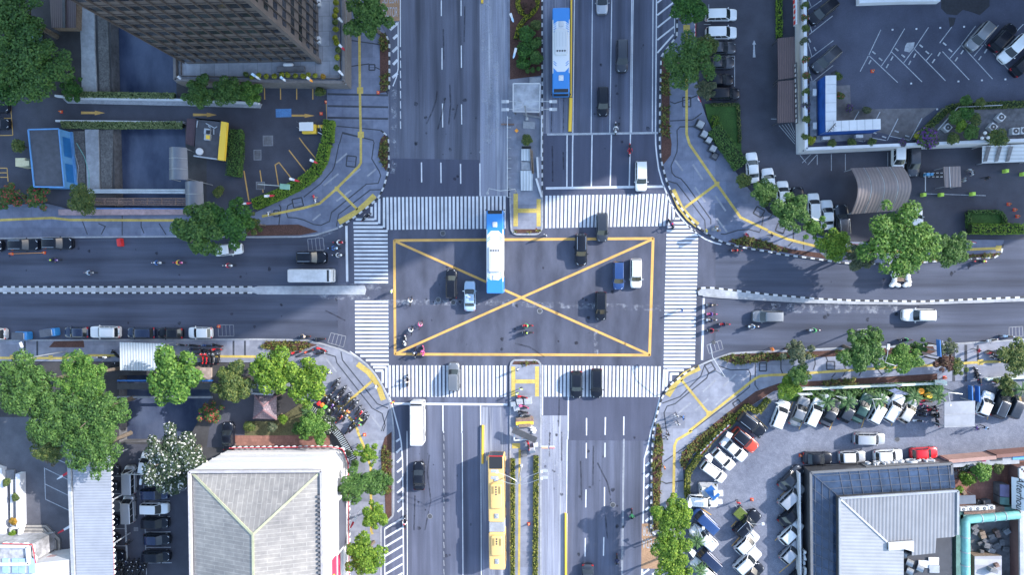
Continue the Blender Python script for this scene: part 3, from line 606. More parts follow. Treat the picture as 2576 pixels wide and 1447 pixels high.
BEDS = [('northwest upper',[(956,80),(967,84),(978,108),(978,215),(970,232),(957,234)],[[(956,80),(967,84),(978,108),(978,128),(957,132)],[(957,188),(978,185),(978,215),(970,232),(957,234)]]),
        ('northwest lower',[(958,350),(969,338),(976,350),(977,419),(971,430),(951,392)],None),
        ('northwest red soil',[(620,567),(752,565),(802,583),(756,592),(620,594)],[]),
        ('northeast long',[(1664,145),(1684,145),(1684,330),(1689,362),(1687,390),(1668,415),(1663,395)],[[(1664,180),(1684,180),(1684,240),(1664,240)],[(1664,268),(1684,268),(1684,345),(1664,345)]]),
        ('northeast roadside',[(1830,607),(1880,594),(1932,611),(1994,628),(2062,637),(2082,652),(2019,643),(1932,629),(1863,618)],[[(1830,607),(1880,594),(1945,613),(1990,636),(1932,629),(1863,618)]]),
        ('northeast far',[(2290,656),(2350,645),(2516,636),(2502,645),(2432,649),(2300,659)],None),
        ('southeast roadside',[(1806,901),(1838,892),(1965,886),(1966,905),(1850,917)],None),
        ('southeast red soil',[(1966,887),(2345,871),(2352,885),(2330,893),(2200,892),(1966,903)],[[(1966,887),(2050,884),(2050,900),(1966,903)],[(2100,882),(2130,882),(2130,896),(2100,896)]]),
        ('southeast kerbside',[(1652,1066),(1661,1070),(1668,1120),(1660,1230),(1659,1332),(1643,1336),(1641,1160)],None),
        ('southeast fence side',[(1960,964),(2356,940),(2356,957),(2014,973),(1945,984),(1880,1027),(1800,1088),(1738,1148),(1722,1178),(1712,1172),(1714,1140),(1744,1108),(1830,1038),(1900,985)],[[(1738,1148),(1722,1178),(1712,1172),(1714,1140),(1744,1108),(1830,1038),(1850,1040),(1800,1088)],[(2060,958),(2160,951),(2160,966),(2060,971)]]),
        ('southwest roadside',[(654,874),(671,859),(764,859),(799,868),(752,882),(700,884)],None),
        ('southwest kerbside',[(959,1135),(969,1100),(986,1086),(986,1297),(971,1313),(969,1235),(960,1172)],[[(959,1135),(966,1120),(978,1125),(986,1160),(985,1240),(972,1250),(969,1235),(960,1172)]]),
        ('west roadside red soil',[(125,874),(138,859),(212,857),(214,874)],[]),
        ('north median tip',[(1292,577),(1362,577),(1356,586),(1298,587)],[[(1292,577),(1302,577),(1302,586),(1296,585)],[(1330,577),(1336,577),(1336,586),(1330,586)],[(1350,577),(1360,577),(1356,585),(1350,585)]]),
        ('south median tip',[(1289,917),(1357,917),(1351,909),(1293,909)],[[(1310,917),(1345,917),(1345,910),(1310,910)]])]
for nm,pts,pl in BEDS:
    mb = MB(); mb.prism(PL(pts),.1,.19); tag(mb.build('planting_bed',M['soil']),'bare red soil bed of the ' + nm + ' planting',None,None,'structure')
    pl = [pts] if pl is None else pl
    if pl: mb = MB(); straps(mb,[PL(p,.19) for p in pl],9,.3,.38); tag(mb.build('ground_cover',M['bedleaf'],normals=False),'yellow green strap leaved plants in the ' + nm + ' bed',None,None,'stuff')
sheetg = lambda pts,m,lab,z=.02: slab('lawn',pts,m,lab,z)
sheetg([(1772,262),(1860,262),(1866,420),(1850,425),(1812,372),(1780,300)],M['grass'],'small lawn inside the northeast hedge',.2)
sheetg([(2428,540),(2520,535),(2530,560),(2520,572),(2428,575)],M['grass'],'lawn inside the square hedge',.5)
sheetg([(616,1060),(690,1060),(780,1000),(830,1060),(810,1096),(616,1096)],M['drygrass'],'dry lawn in the gazebo garden',.06)
sheetg([(1955,990),(2015,976),(2370,962),(2370,1005),(1960,1010)],M['grass'],'grass strip behind the southeast fence',.08)
slab('terrace',[(592,1096),(830,1096),(830,1122),(592,1122)],M['terra'],'terracotta walkway north of the white hall',.05)
slab('terrace',[(2400,1170),(2576,1160),(2576,1270),(2400,1270)],M['terra'],'terracotta courtyard beside the restaurant',.05)
slab('garden_soil',[(1283,-80),(1362,-80),(1362,190),(1283,200)],M['soil'],'soil of the north median garden',.22)
# ================================================================ buildings
def bld(name,label,cat,x,y,z=0,group=None): return thing(name,label,cat,P(x,y,z),0,group)
def text_mesh(txt,size,depth,shear=0.0):
    cu = bpy.data.curves.new('lettering','FONT'); cu.body = txt; cu.size = size; cu.extrude = depth; cu.align_x = 'CENTER'; cu.shear = shear; cu.bevel_depth = 0
    o = bpy.data.objects.new('tmp',cu); COL.objects.link(o); dg = bpy.context.evaluated_depsgraph_get()
    me = bpy.data.meshes.new_from_object(o.evaluated_get(dg)); bpy.data.objects.remove(o); bpy.data.curves.remove(cu); return me
def lettering(txt,size,depth,m,mw,parent=None,name='lettering',shear=0.0):
    me = text_mesh(txt,size,depth,shear); me.materials.clear(); me.materials.append(m)
    o = bpy.data.objects.new(name,me); COL.objects.link(o)
    if parent: adopt(o,parent); mw = Matrix.Translation(-wloc(parent)) @ mw
    o.matrix_basis = mw; return o
def frame(o,ex,ey):
    ex = Vector(ex).normalized(); ey = Vector(ey).normalized(); ez = ex.cross(ey)
    m = Matrix((ex,ey,ez)).transposed().to_4x4(); m.translation = o; return m
M['towerwall'] = mat('tower_cladding',(.125,.108,.106),.55,.12,1.2,big=.08)
M['towerfin'] = mat('tower_fin',(.10,.086,.084),.5,.1,2)
M['towerglass'] = mat('tower_window_glass',(.028,.032,.042),.14,.85,.35,spec=.4)
M['podium'] = paved('podium_roof_slabs',(.33,.34,.37),2.2,2.2,.03,.55)
M['podwall'] = mat('podium_edge',(.16,.145,.145),.7,.2,2)
def office():
    z0 = 2.6; a = P(473,155.6,z0); b = P(802,158.6,z0); x0,x1 = a.x,b.x; y0 = (a.y + b.y) / 2; y1 = y0 + 33; zt = 52
    t = thing('office_tower','brown clad high rise office tower with protruding fins on a low podium','office tower',(x1,y0,0))
    pod = PL([(443,207),(872,213),(872,-140),(443,-140)],z0)
    mb = MB(); mb.prism(pod,0,z0,0,1); mb.build('podium',[M['podium'],M['podwall']],t)
    mb = MB(); q = [pod[3],pod[0],pod[1],pod[2]]; c = Vector(((pod[0].x + pod[1].x) / 2,pod[0].y + 8,0))
    mb.wall([Vector((pod[0].x + .2,pod[3].y,0)),Vector((pod[0].x + .2,pod[0].y + .2,0)),Vector((pod[1].x - .2,pod[1].y + .2,0)),Vector((pod[1].x - .2,pod[2].y,0))],.4,z0 + .004,z0 + .75)
    mb.wall([Vector((pod[0].x + .9,pod[3].y,0)),Vector((pod[0].x + .9,pod[0].y + .9,0)),Vector((pod[1].x - .9,pod[1].y + .9,0)),Vector((pod[1].x - .9,pod[2].y,0))],.12,z0 + .004,z0 + .4)
    mb.build('parapet',M['podwall'],t)
    mb = MB(); mb.prism([(x0,y0),(x1,y0),(x1,y1),(x0,y1)],z0,zt); mb.build('tower_wall',M['towerwall'],t)
    st = 2.85; bs = (x1 - x0) / 12; be = 1.36; rest = MB(); n = 0; nf = int((zt - z0) / st)
    for k in range(nf):
        za = z0 + 1.1 + k * st; zb = za + 1.2
        for i in range(12):
            w = MB() if k < 5 else rest
            w.box(((x0 + (i + .5) * bs),y0 - .01,(za + zb) / 2),(bs - .2,.05,zb - za))
            if k < 5: w.build('window',M['towerglass'],t); n += 1
        for i in range(24):
            one = k < 5 and i < 8; w = MB() if one else rest
            w.box((x1 + .01,y0 + (i + .5) * be,(za + zb) / 2),(.05,be - .2,zb - za))
            if one: w.build('window',M['towerglass'],t); n += 1
    tag(rest.build('window',M['towerglass'],t),None,None,None,'stuff')
    for i in range(13): mb = MB(); mb.box((x0 + i * bs,y0 - .13,(z0 - .3 + zt) / 2 + .6),(.11,.25,zt - z0 - 1.2)); mb.build('fin',M['towerfin'],t)
    for i in range(24): mb = MB(); mb.box((x1 + .12,y0 + i * be,(z0 + zt) / 2 + .3),(.22,.09,zt - z0 - .6)); mb.build('fin',M['towerfin'],t)
    mb = MB(); mb.box((x1 + .1,y0 - .1,(z0 + zt) / 2),(.6,.6,zt - z0)); mb.build('corner_pier',M['towerwall'],t)
    for k in range(1,nf): 
        if k < 11: mb = MB(); mb.box(((x0 + x1) / 2,y0 - .06,z0 + k * st),(x1 - x0,.1,.18)); mb.build('ledge',M['towerfin'],t)
    mb = MB(); mb.rbox(tuple(P(732,174,z0 + .2)),(4.2,.8,.45),.05,.05); tag(mb.build('concrete_trough',M['concd']),'long grey concrete trough on the podium roof beside the shrubs','trough')
    mb = MB(); mb.rbox(tuple(P(725,162.5,z0 + .3)),(1.5,.5,.6),.2,.2); tag(mb.build('tarp_bundle',M['whitesheet']),'bundled white tarpaulin at the foot of the brown tower','tarpaulin')
    for y,nm in ((6,'nearer the top of the picture'),(101,'lower one beside the podium shrubs')):
        u = thing('air_conditioner','white air conditioner box against the tower wall, ' + nm,'air conditioner',P(802.5,y,z0))
        mb = MB(); mb.rbox(tuple(P(802.5,y,z0 + .4)),(.45,1.0,.7),.05,.05); mb.build('casing',M['whitemetal'],u)
        mb = MB(); mb.cyl(P(802.5,y,z0 + .745),P(802.5,y,z0 + .76),.18,n=10); mb.build('fan_grille',M['darkmetal'],u)
office()
def posts(pts,z0,z1,m,parent,r=.06):
    for p in pts: mb = MB(); mb.cyl((p.x,p.y,z0),(p.x,p.y,z1),r); mb.build('post',m,parent)
def roofbox(name,label,cat,base_pts,z0,z1,mroof,mwall,over=0,open_=False):
    c = PL(base_pts,z1); t = thing(name,label,cat,(sum(v.x for v in c) / len(c),sum(v.y for v in c) / len(c),z0))
    if open_: posts([v.lerp((c[0] + c[2]) / 2,.08) for v in c],z0,z1 - .1,M['greymetal'],t,.05)
    else: mb = MB(); mb.prism(c,z0,z1 - .12); mb.build('wall',mwall,t)
    m = Vector((sum(v.x for v in c) / len(c),sum(v.y for v in c) / len(c),0)); k = 1 + over
    mb = MB(); mb.prism([Vector((m.x + (v.x - m.x) * k,m.y + (v.y - m.y) * k,0)) for v in c],z1 - .118,z1); mb.build('roof',mroof,t)
    return t,c
def rim(pts,w,z0,z1,m,parent,name='parapet'):
    mb = MB(); mb.wall(pts + pts[:1],w,z0,z1); return mb.build(name,m,parent)
# blue trimmed house in the west
M['felt'] = mat('roof_felt',(.075,.08,.1),.85,.2,1.2,big=.15)
t,c = roofbox('flat_roof_house','small house with a dark flat roof and bright blue parapets beside the canal','house',[(72,326),(149,324),(163,471),(87,470)],0,2.7,M['felt'],mat('blue_wall',(.11,.30,.58),.6,.1,2))
rim(c,.2,2.7,2.85,mat('sky_blue_trim',(.11,.28,.56),.6,.1,2),t)
e0,e1 = c[1],c[2]; ed = (e1 - e0).normalized(); en = Vector((-ed.y,ed.x,0)) * .02
for f0,f1 in ((.12,.46),(.58,.9)): p0,p1 = e0.lerp(e1,f0) + en,e0.lerp(e1,f1) + en; mb = MB(); mb.add([(p0.x,p0.y,.5),(p1.x,p1.y,.5),(p1.x,p1.y,2.2),(p0.x,p0.y,2.2)],[(0,1,2,3)]); mb.build('window',mat('deep_blue_panel',(.02,.15,.42),.5,.1,2),t)
mb = MB(); mb.wall([e0 + en * 8,e1 + en * 8],.3,0,.4); mb.build('plinth',bpy.data.materials['sky_blue_trim'],t)
t,c = roofbox('dark_tiled_shed','old shed with a dark brown tiled roof under the northwest trees','shed',[(120,-60),(193,-60),(190,69),(130,69)],0,1.6,M['brown'],M['wood'])
mb = MB(); mb.bar(P(160,-60,1.75),P(162,69,1.68),.4,.2); mb.build('roof_ridge',M['darkmetal'],t)
# kiosk with yellow fascia
z = 2.3; q = PL([(494,298.6),(556.5,305.3),(547.5,400.7),(488.7,392.3)],z)
t = bld('roof_kiosk','small kiosk with a cluttered dark flat roof and a yellow fascia','kiosk',545,350)
mb = MB(); mb.prism([v * 1 for v in q],0,z); mb.build('roof',[M['felt'],M['podwall']],t)
rim(q[:1] + [q[1]],.18,z,z + .2,M['steel'],t); mb = MB(); mb.wall([q[2],q[3]],.2,z + .002,z + .22); mb.build('roof_edge',M['steel'],t)
yq = PL([(556.8,305.3),(571.6,307.5),(564,404),(547.8,402)],z + .3); mb = MB(); mb.prism(yq,z - .2,z + .35); mb.build('yellow_fascia',M['yellowp'],t)
bq = PL([(470,298),(493.6,298.5),(488.5,368),(466.4,361)],z - .3); mb = MB(); mb.prism(bq,1,z - .3); mb.build('lean_to_roof',mat('maroon_sheet',(.07,.042,.055),.7,.15,2),t)
mb = MB()
for x,y,w,h in ((522,331,.85,.85),(522.5,345,.85,.95)): mb.box(tuple(P(x,y,z + .25)),(w,h,.5),-.1)
mb.build('roof_duct',M['steel'],t); mb = MB(); mb.box(tuple(P(523,344.5,z + .56)),(.6,.6,.1),-.1); mb.build('duct_cap',M['yellowp'],t); mb = MB(); mb.box(tuple(P(523.4,331.5,z + .53)),(.6,.55,.06),-.1); mb.build('duct_mouth',M['dark'],t)
d = thing('satellite_dish','round white satellite dish at the corner of the kiosk roof','satellite dish',P(502,381,z))
mb = MB(); mb.cyl(P(502,381,z),P(502,381,z + .6),.05); mb.build('mast',M['steel'],d); mb = MB(); mb.cyl(P(502,381,z + .6),P(501.6,380.6,z + .7),.55,.5,18); mb.build('dish',M['whitemetal'],d)
mb = MB()
for p in ((518,310,540,322),(540,322,546,318),(524,316,530,322),(538,324,538,338),(497,303,495,320),(555,328,553,342)): mb.bar(P(p[0],p[1],z + .08),P(p[2],p[3],z + .1),.12,.1)
mb.build('loose_pipes',M['steel'],t)
def barrel(name,label,corners,z0,rise,m,axis_n=10,cat='canopy',seams=2,thick=.06):
    # corners: a-b is one eave, d-c the other; arch spans a->d
    a,b,c,d = [P(x,y,z0) for x,y in corners]; t = thing(name,label,cat,(a + b + c + d) / 4 * 1.0 - Vector((0,0,z0)))
    def pt(u,v,o=0):
        p = a.lerp(d,v).lerp(b.lerp(c,v),u); s = math.sin(math.pi * v); return Vector((p.x,p.y,z0 + rise * s + o))
    vs = []; fs = []
    for o in (0,thick):
        for i in range(axis_n + 1): vs += [pt(0,i / axis_n,o),pt(1,i / axis_n,o)]
    n = 2 * (axis_n + 1)
    for i in range(axis_n):
        for k in (0,n): fs.append((k + 2 * i,k + 2 * i + 1,k + 2 * i + 3,k + 2 * i + 2))
        fs.append((2 * i,2 * i + 2,n + 2 * i + 2,n + 2 * i)); fs.append((2 * i + 1,2 * i + 3,n + 2 * i + 3,n + 2 * i + 1))
    fs += [(0,1,n + 1,n),(n - 2,n - 1,2 * n - 1,2 * n - 2)]
    mb = MB(); mb.add(vs,fs); mb.build('roof_sheet',m,t,smooth=True)
    for s in range(1,seams + 1): mb = MB(); mb.tube([pt(s / (seams + 1),i / axis_n,thick + .01) for i in range(axis_n + 1)],.035,4); mb.build('seam',M['steel'],t)
    posts([pt(.04,.02),pt(.96,.02),pt(.04,.98),pt(.96,.98)],0,z0 + .05,M['greymetal'],t)
    return t
M['polyc'] = mat('smoked_polycarbonate',(.13,.145,.18),.35,.12,1)
barrel('curved_canopy','curved smoked grey canopy over the canal edge, the larger upper one',[(426,371),(426,453),(474,453),(471,372)],3,.8,M['polyc'],seams=2)
barrel('curved_canopy','curved smoked grey canopy beside the rusty footbridge, the lower one',[(466,457),(468,521),(513,521),(511,457)],3,.8,M['polyc'],seams=1)
M['tan_rib'] = ribbed('brown_ribbed_membrane',(.21,.175,.175),.45,'X',.6,.85)
t = barrel('vaulted_canopy','large brown vaulted canopy over the car park lane',[(2139.5,423),(2269.5,418),(2272,529),(2139.5,539)],2.8,2.3,M['tan_rib'],12,seams=3,thick=.1)
# pipes and footbridge over the canal
def pipes(name,label,cat,lines,m,r=.14,z=.5,rc=10):
    t = thing(name,label,cat,T(rc,(lines[0][0] + lines[0][2]) / 2,(lines[0][1] + lines[0][3]) / 2))
    for x0,y0,x1,y1 in lines: mb = MB(); mb.cyl(T(rc,x0,y0,z),T(rc,x1,y1,z),r,n=8); mb.build('pipe',m,t)
    return t
t = pipes('pipeline','pair of rust stained pipes crossing the canal','pipeline',[(885,466,1865,466),(890,486,1865,490)],M['steel'],.2,.6)
mb = MB(); mb.stripe(T(10,890,476,.5),T(10,1865,478,.5),.7,0); mb.build('walk_plate',M['rust'],t)
t = pipes('footbridge','narrow rusty iron footbridge with rails across the canal','footbridge',[(945,550,1870,550),(945,572,1870,572),(945,590,1870,592),(945,610,1870,612)],M['rust'],.09,.9)
for x in range(1055,1870,143): mb = MB(); mb.bar(T(10,x,545,.85),T(10,x,615,.85),.15,.15); mb.build('cross_beam',M['rust'],t)
pipes('pipeline','bright blue pipe along the pavement edge over the canal','pipeline',[(930,652,1915,655)],M['bluemetal'],.17,.6)
def wallobj(name,label,pts,w,h,m,cat='wall',z0=0.0): mb = MB(); mb.wall(pts,w,z0,h); return tag(mb.build(name,m),label,cat)
M['pinkstone'] = mat('pink_stone',(.34,.24,.25),.8,.2,2)
wallobj('low_wall','low pinkish stone wall between pavement and canal pipes',TL(10,[(622,692),(1890,686)]),.9,.75,M['pinkstone'])
wallobj('parapet_wall','white ended parapet wall on the driveway north edge',PL([(146,243),(205,249),(450,253),(655,262)]),.3,.75,M['whitewall'])
mb = MB(); mb.prism(PL([(160,249),(450,254),(660,262),(656,272),(450,266),(172,260)]),.012,.2); struct('kerb',mb,M['kerb_g'],'grey slab kerb strip along the driveway')
wallobj('parapet_wall','pale parapet wall on the driveway south edge',PL([(148,306),(468,310)]),.3,.75,M['whitewall'])
# white roofed stall, guard gazebo
M['whiterib'] = ribbed('white_corrugated_sheet',(.50,.54,.58),.44,'X',.4,.72)
t,c = roofbox('corrugated_stall','stall with a bright white corrugated roof on the southwest pavement','stall',[(301,861.5),(415,865),(413,933.5),(302,932)],.15,2.9,M['whiterib'],M['concd'],.0,True)
M['gaztile'] = paved('gazebo_tiles',(.26,.20,.22),.3,.36,.03,.6)
t = bld('gazebo','little gazebo with a hipped brown tiled roof in the garden','gazebo',665,1020)
e = [P(640,994,2.8),P(696,996,2.8),P(696,1056,2.8),P(637,1053.6,2.8)]; pk = [P(662.5,1023,4.3),P(663,1032,4.3)]
mb = MB(); mb.add(e + pk,[(0,1,4),(1,2,5,4),(2,3,5),(3,0,4,5)]); mb.build('roof',M['gaztile'],t)
for a,b in ((0,4),(1,4),(2,5),(3,5)): mb = MB(); v = e + pk; mb.bar(v[a],v[b] + Vector((0,0,.05)),.22,.12); mb.build('hip_ridge',mat('hip_tile',(.23,.13,.14),.8,.1,3),t)
posts([v.lerp(P(664,1026,2.8),.15) for v in e],0,2.85,M['wood'],t,.09)
t,c = roofbox('flat_shed','shed with a flat dark grey green roof behind the gazebo','shed',[(633,966),(686,974),(686,993),(634,990)],0,3.1,mat('grey_green_roof',(.10,.125,.135),.8,.2,1.5),M['concd']); rim(c,.25,3.1,3.35,M['concl'],t)
mb = MB(); mb.bar(P(664,976,3.2),P(663,987,3.2),.4,.25); mb.build('roof_vent',M['whitemetal'],t)
# long corrugated shed
M['greyrib'] = ribbed('grey_corrugated_sheet',(.27,.29,.34),.42,'Y',.45,.84)
t = bld('long_shed','long open shed with a pale grey corrugated roof','shed',230,1300)
zz = 4.4; r = [P(180,1120,zz + .5),P(277,1120,zz),P(289,1560,zz),P(196,1560,zz + .5)]; mb = MB(); mb.add(r,[(0,1,2,3)]); mb.add([v - Vector((0,0,.1)) for v in r],[(3,2,1,0)]); mb.build('roof_sheet',M['greyrib'],t)
mb = MB(); mb.wall([P(175,1120,zz + .4),P(191,1560,zz + .4)],.5,zz + .1,zz + .75); mb.build('gutter_beam',M['concl'],t); mb = MB(); mb.wall([P(181,1120,zz),P(196,1560,zz)],.3,zz - .1,zz + .6); mb.build('valley_gutter',M['steel'],t)
posts([P(x,y,zz) for x,y in ((182,1160),(186,1260),(190,1380),(194,1500),(276,1150),(280,1260),(283,1370),(287,1480))],0,zz,M['greymetal'],t,.1)
def bunting(label,pts,z,step=.85,drop=.35):
    t = thing('bunting',label,'bunting',(pts[0].x,pts[0].y,z - drop)); p = resample(pts,step / 5); vw = []; vr = []; W_ = MB(); R_ = MB()
    for i,(a,b) in enumerate(zip(p[:-1],p[1:])):
        s0 = abs(math.sin(math.pi * i / 5)); s1 = abs(math.sin(math.pi * (i + 1) / 5)); d = (b - a).normalized(); n = Vector((d.y,-d.x,0)) * .22
        A,B = Vector((a.x,a.y,z)),Vector((b.x,b.y,z)); o = Vector((0,0,-drop))
        W_.add([A,B,B + n * s1 + o * s1,A + n * s0 + o * s0],[(0,1,2,3)]); R_.add([A + Vector((0,0,.05)),B + Vector((0,0,.05)),B + n * .35 + o * .3,A + n * .35 + o * .3],[(0,1,2,3)])
    W_.build('white_swag',M['whitesheet'],t,normals=False); R_.build('red_trim',M['redsheet'],t,normals=False)
bunting('red and white scalloped bunting along the long shed eave',[P(289,1560,4.3),P(277,1175,4.3)],4.3)
# white hall
M['hallroofN'] = paved('beige_roof_panels_north',(.265,.25,.235),3.2,.68,.05,1.35,math.pi / 2,.05); M['hallroofE'] = paved('beige_roof_panels_side',(.28,.265,.25),3.2,.56,.05,1.32,0,.05)
def hall():
    ze = 12.0; nw,ne = P(476,1188,ze),P(808,1186,ze); se,sw = P(813,1720,ze),P(484,1720,ze)
    t = thing('white_hall','large white hall with a beige panelled hip roof and rounded corner','hall',((nw.x + ne.x) / 2,nw.y - 6,0))
    arc = []; r = 2.2
    for k in range(7): a = math.radians(90 - 15 * k); arc.append(Vector((ne.x - r + r * math.cos(a),ne.y - r + r * math.sin(a),0)))
    fp = [Vector((nw.x,nw.y,0))] + arc + [Vector((se.x,se.y,0)),Vector((sw.x,sw.y,0))]
    mb = MB(); mb.prism(fp,0,ze - .6); mb.build('wall',M['whitesheet'],t)
    for z in (2.9,5.6,8.3): mb = MB(); mb.wall([fp[0] + Vector((.02,.06,0))] + [v + Vector((.06,.06,0)) for v in arc] + [se + Vector((.06,0,0))],.18,z,z + .16); mb.build('ledge',M['whitewall'],t)
    mb = MB(); mb.wall([v * 1 for v in (sw,nw,ne,se)],.34,ze - .598,ze + .1); mb.build('gutter',mat('grey_gutter',(.40,.38,.40),.6,.15,2),t)
    pk = P(636,1346,ze + 2.6); pk2 = Vector((pk.x,se.y,pk.z)); i = Vector((.35,-.35,0)); a = nw + Vector((.3,-.3,-.3)); b = ne + Vector((-.3,-.3,-.3))
    c = se + Vector((-.3,0,-.3)); d = sw + Vector((.3,0,-.3)); mb = MB(); mb.add([a,b,c,d,pk,pk2],[(0,1,4),(1,2,5,4),(3,0,4,5)]); mb.m = [0,1,1]; mb.build('roof',[M['hallroofN'],M['hallroofE']],t)
    for p,q in ((a,pk),(b,pk),(pk,pk2)): mb = MB(); mb.bar(p,q + Vector((0,0,.03)),.3,.14); mb.build('roof_ridge',mat('pale_ridge',(.36,.37,.25),.7,.1,2),t)
    x = ne.x; ya,yb = P(858,1244,3.6).y,P(860,1363,3.6).y
    mb = MB(); mb.add([(x + .02,ya + .5,3.3),(x + .02,yb - .5,3.3),(x + .02,yb - .5,8.2),(x + .02,ya + .5,8.2),(x + .85,ya + .5,3.3),(x + .85,yb - .5,3.3),(x + .75,yb - .5,7.2),(x + .75,ya + .5,7.2)],[(0,1,2,3),(4,5,6,7),(0,3,7,4),(1,2,6,5),(3,2,6,7),(0,1,5,4)]); mb.build('screen_housing',mat('screen_housing',(.50,.50,.53),.6,.05,1),t)
    mb = MB(); mb.add([(x + .875,ya + .1,3.65),(x + .875,yb - .1,3.65),(x + .795,yb - .1,6.9),(x + .795,ya + .1,6.9)],[(0,1,2,3)]); mb.build('video_screen',mat('video_screen',(.085,.09,.12),.4,.05,1),t)
    mb = MB(); mb.add([(x + .03,yb - 1.0,4),(x + .03,yb - 12,4),(x + .03,yb - 12,9.5),(x + .03,yb - 1.0,8)],[(0,1,2,3)]); mb.build('red_panel',mat('red_panel',(.55,.035,.09),.6,.06,1),t)
    for z,r1,m,o in ((7.4,1.0,M['yellowp'],.05),(7.4,.78,M['dark'],.06),(7.4,.4,M['yellowp'],.07)):
        mb = MB(); mb.poly([(x + o,yb - 4.2 + math.cos(k * .524) * r1 * .9,z + math.sin(k * .524) * r1) for k in range(12)]); mb.build('emblem',m,t)
    for k in range(36): mb = MB(); mb.box((x - .35 + .3 * (k % 2) * .2,ya + 2.5 - k * .62,ze + .02),(.42,.3,.3)); mb.build('bracket',M['concd'],t) if k < 30 else None
    bunting('red and white scalloped bunting along the foot of the white hall',[Vector((se.x + .5,se.y,0)),Vector((ne.x + .5,ne.y - 2,0)),Vector((ne.x - .3,ne.y + .2,0)),Vector((ne.x - 2.2,ne.y + .5,0)),Vector((nw.x + .5,nw.y + .5,0))],1.5,.95,.5)
hall()
# southwest corner building
def swb():
    t = bld('white_building','white walled building with stained flat roof in the bottom left corner','building',60,1430)
    z = 5.5; q = PL([(-60,1374),(73,1374),(77,1417),(-60,1420)],z); mb = MB(); mb.prism(q,0,z); mb.build('porch_roof',[mat('stained_roof',(.40,.40,.43),.9,.35,1.6,big=.3)],t); rim(q,.4,z + .001,z + .5,M['whitewall'],t)
    q = PL([(-60,1420),(92,1418),(172,1410),(174,1600),(-60,1600)],5); mb = MB(); mb.prism(q,0,5); mb.build('white_block',M['whitewall'],t)
    mb = MB(); mb.prism(PL([(92,1417),(118,1402),(150,1402),(130,1418)],3),2.2,2.95); mb.build('brown_canopy',M['pinkstone'],t)
    for x in (16,40,57,82): mb = MB(); mb.box(tuple(P(x,1424,5.6)),(1.0,2.2,.35)); mb.build('roof_beam',mat('pale_blue_trim',(.30,.45,.68),.6,.1,2),t)
    for x0,x1 in ((18,38),(59,80)): mb = MB(); mb.box(tuple((P(x0,1427,5.5) + P(x1,1427,5.5)) / 2),((x1 - x0) * .055,1.8,.2)); mb.build('roof_slab',M['concl'],t)
    q = PL([(-60,1160),(4,1180),(14,1357),(-60,1357)],1); mb = MB(); mb.prism(q,0,1); mb.build('side_wing',M['whitewall'],t)
    bunting('red and white ribbon draped round the stained porch roof',[P(88,1420,5.9),P(80,1372,5.9),P(0,1370,5.9)],5.8,1.6,.3)
    s = bld('entrance_steps','angular flight of beige entrance steps with dark nosings','steps',100,1360)
    for k in range(5):
        o = k * 7.2; q = PL([(52 + k * .5,1320 + o),(118 - k * 3.2,1320 + o),(153.5 - o,1355 + k * 4),(155 - o,1400),(52,1400)]); mb = MB(); mb.prism(q,0,.16 * (k + 1),0)
        mb.build('step',paved('step_stone',(.40,.37,.33),.6,.6,.01,.85) if k == 0 else (bpy.data.materials['step_stone'] if k < 4 else M['terra_l']),s)
        mb = MB(); e = [Vector((v.x,v.y,.16 * (k + 1) + .006)) for v in q[:4]]; mb.path(e,.14,0); mb.build('nosing',M['stone'],s)
M['terra_l'] = paved('pale_terracotta',(.40,.31,.26),.5,.5,.01,.88)
swb()
wallobj('planter_wall','thick white planter wall in the southwest car park',PL([(53,1190),(55,1326)],.5),.75,1.2,M['whitewall']); wallobj('garden_wall','thin white garden wall parallel to the planter wall',PL([(38,1205),(38,1320)]),.3,.8,M['whitewall'])
mb = MB(); mb.wall(PL([(30,1328),(51,1328),(50,1360),(31,1360),(30,1328)],1),.3,0,1.3); tag(mb.build('planter_box',M['whitewall']),'square white planter box beside the entrance steps','planter')
mb = MB(); mb.prism(PL([(0,1182),(40,1182),(40,1206),(0,1206)]),0,.3); tag(mb.build('concrete_plinth',M['conc']),'grey concrete plinth at the west edge','plinth')
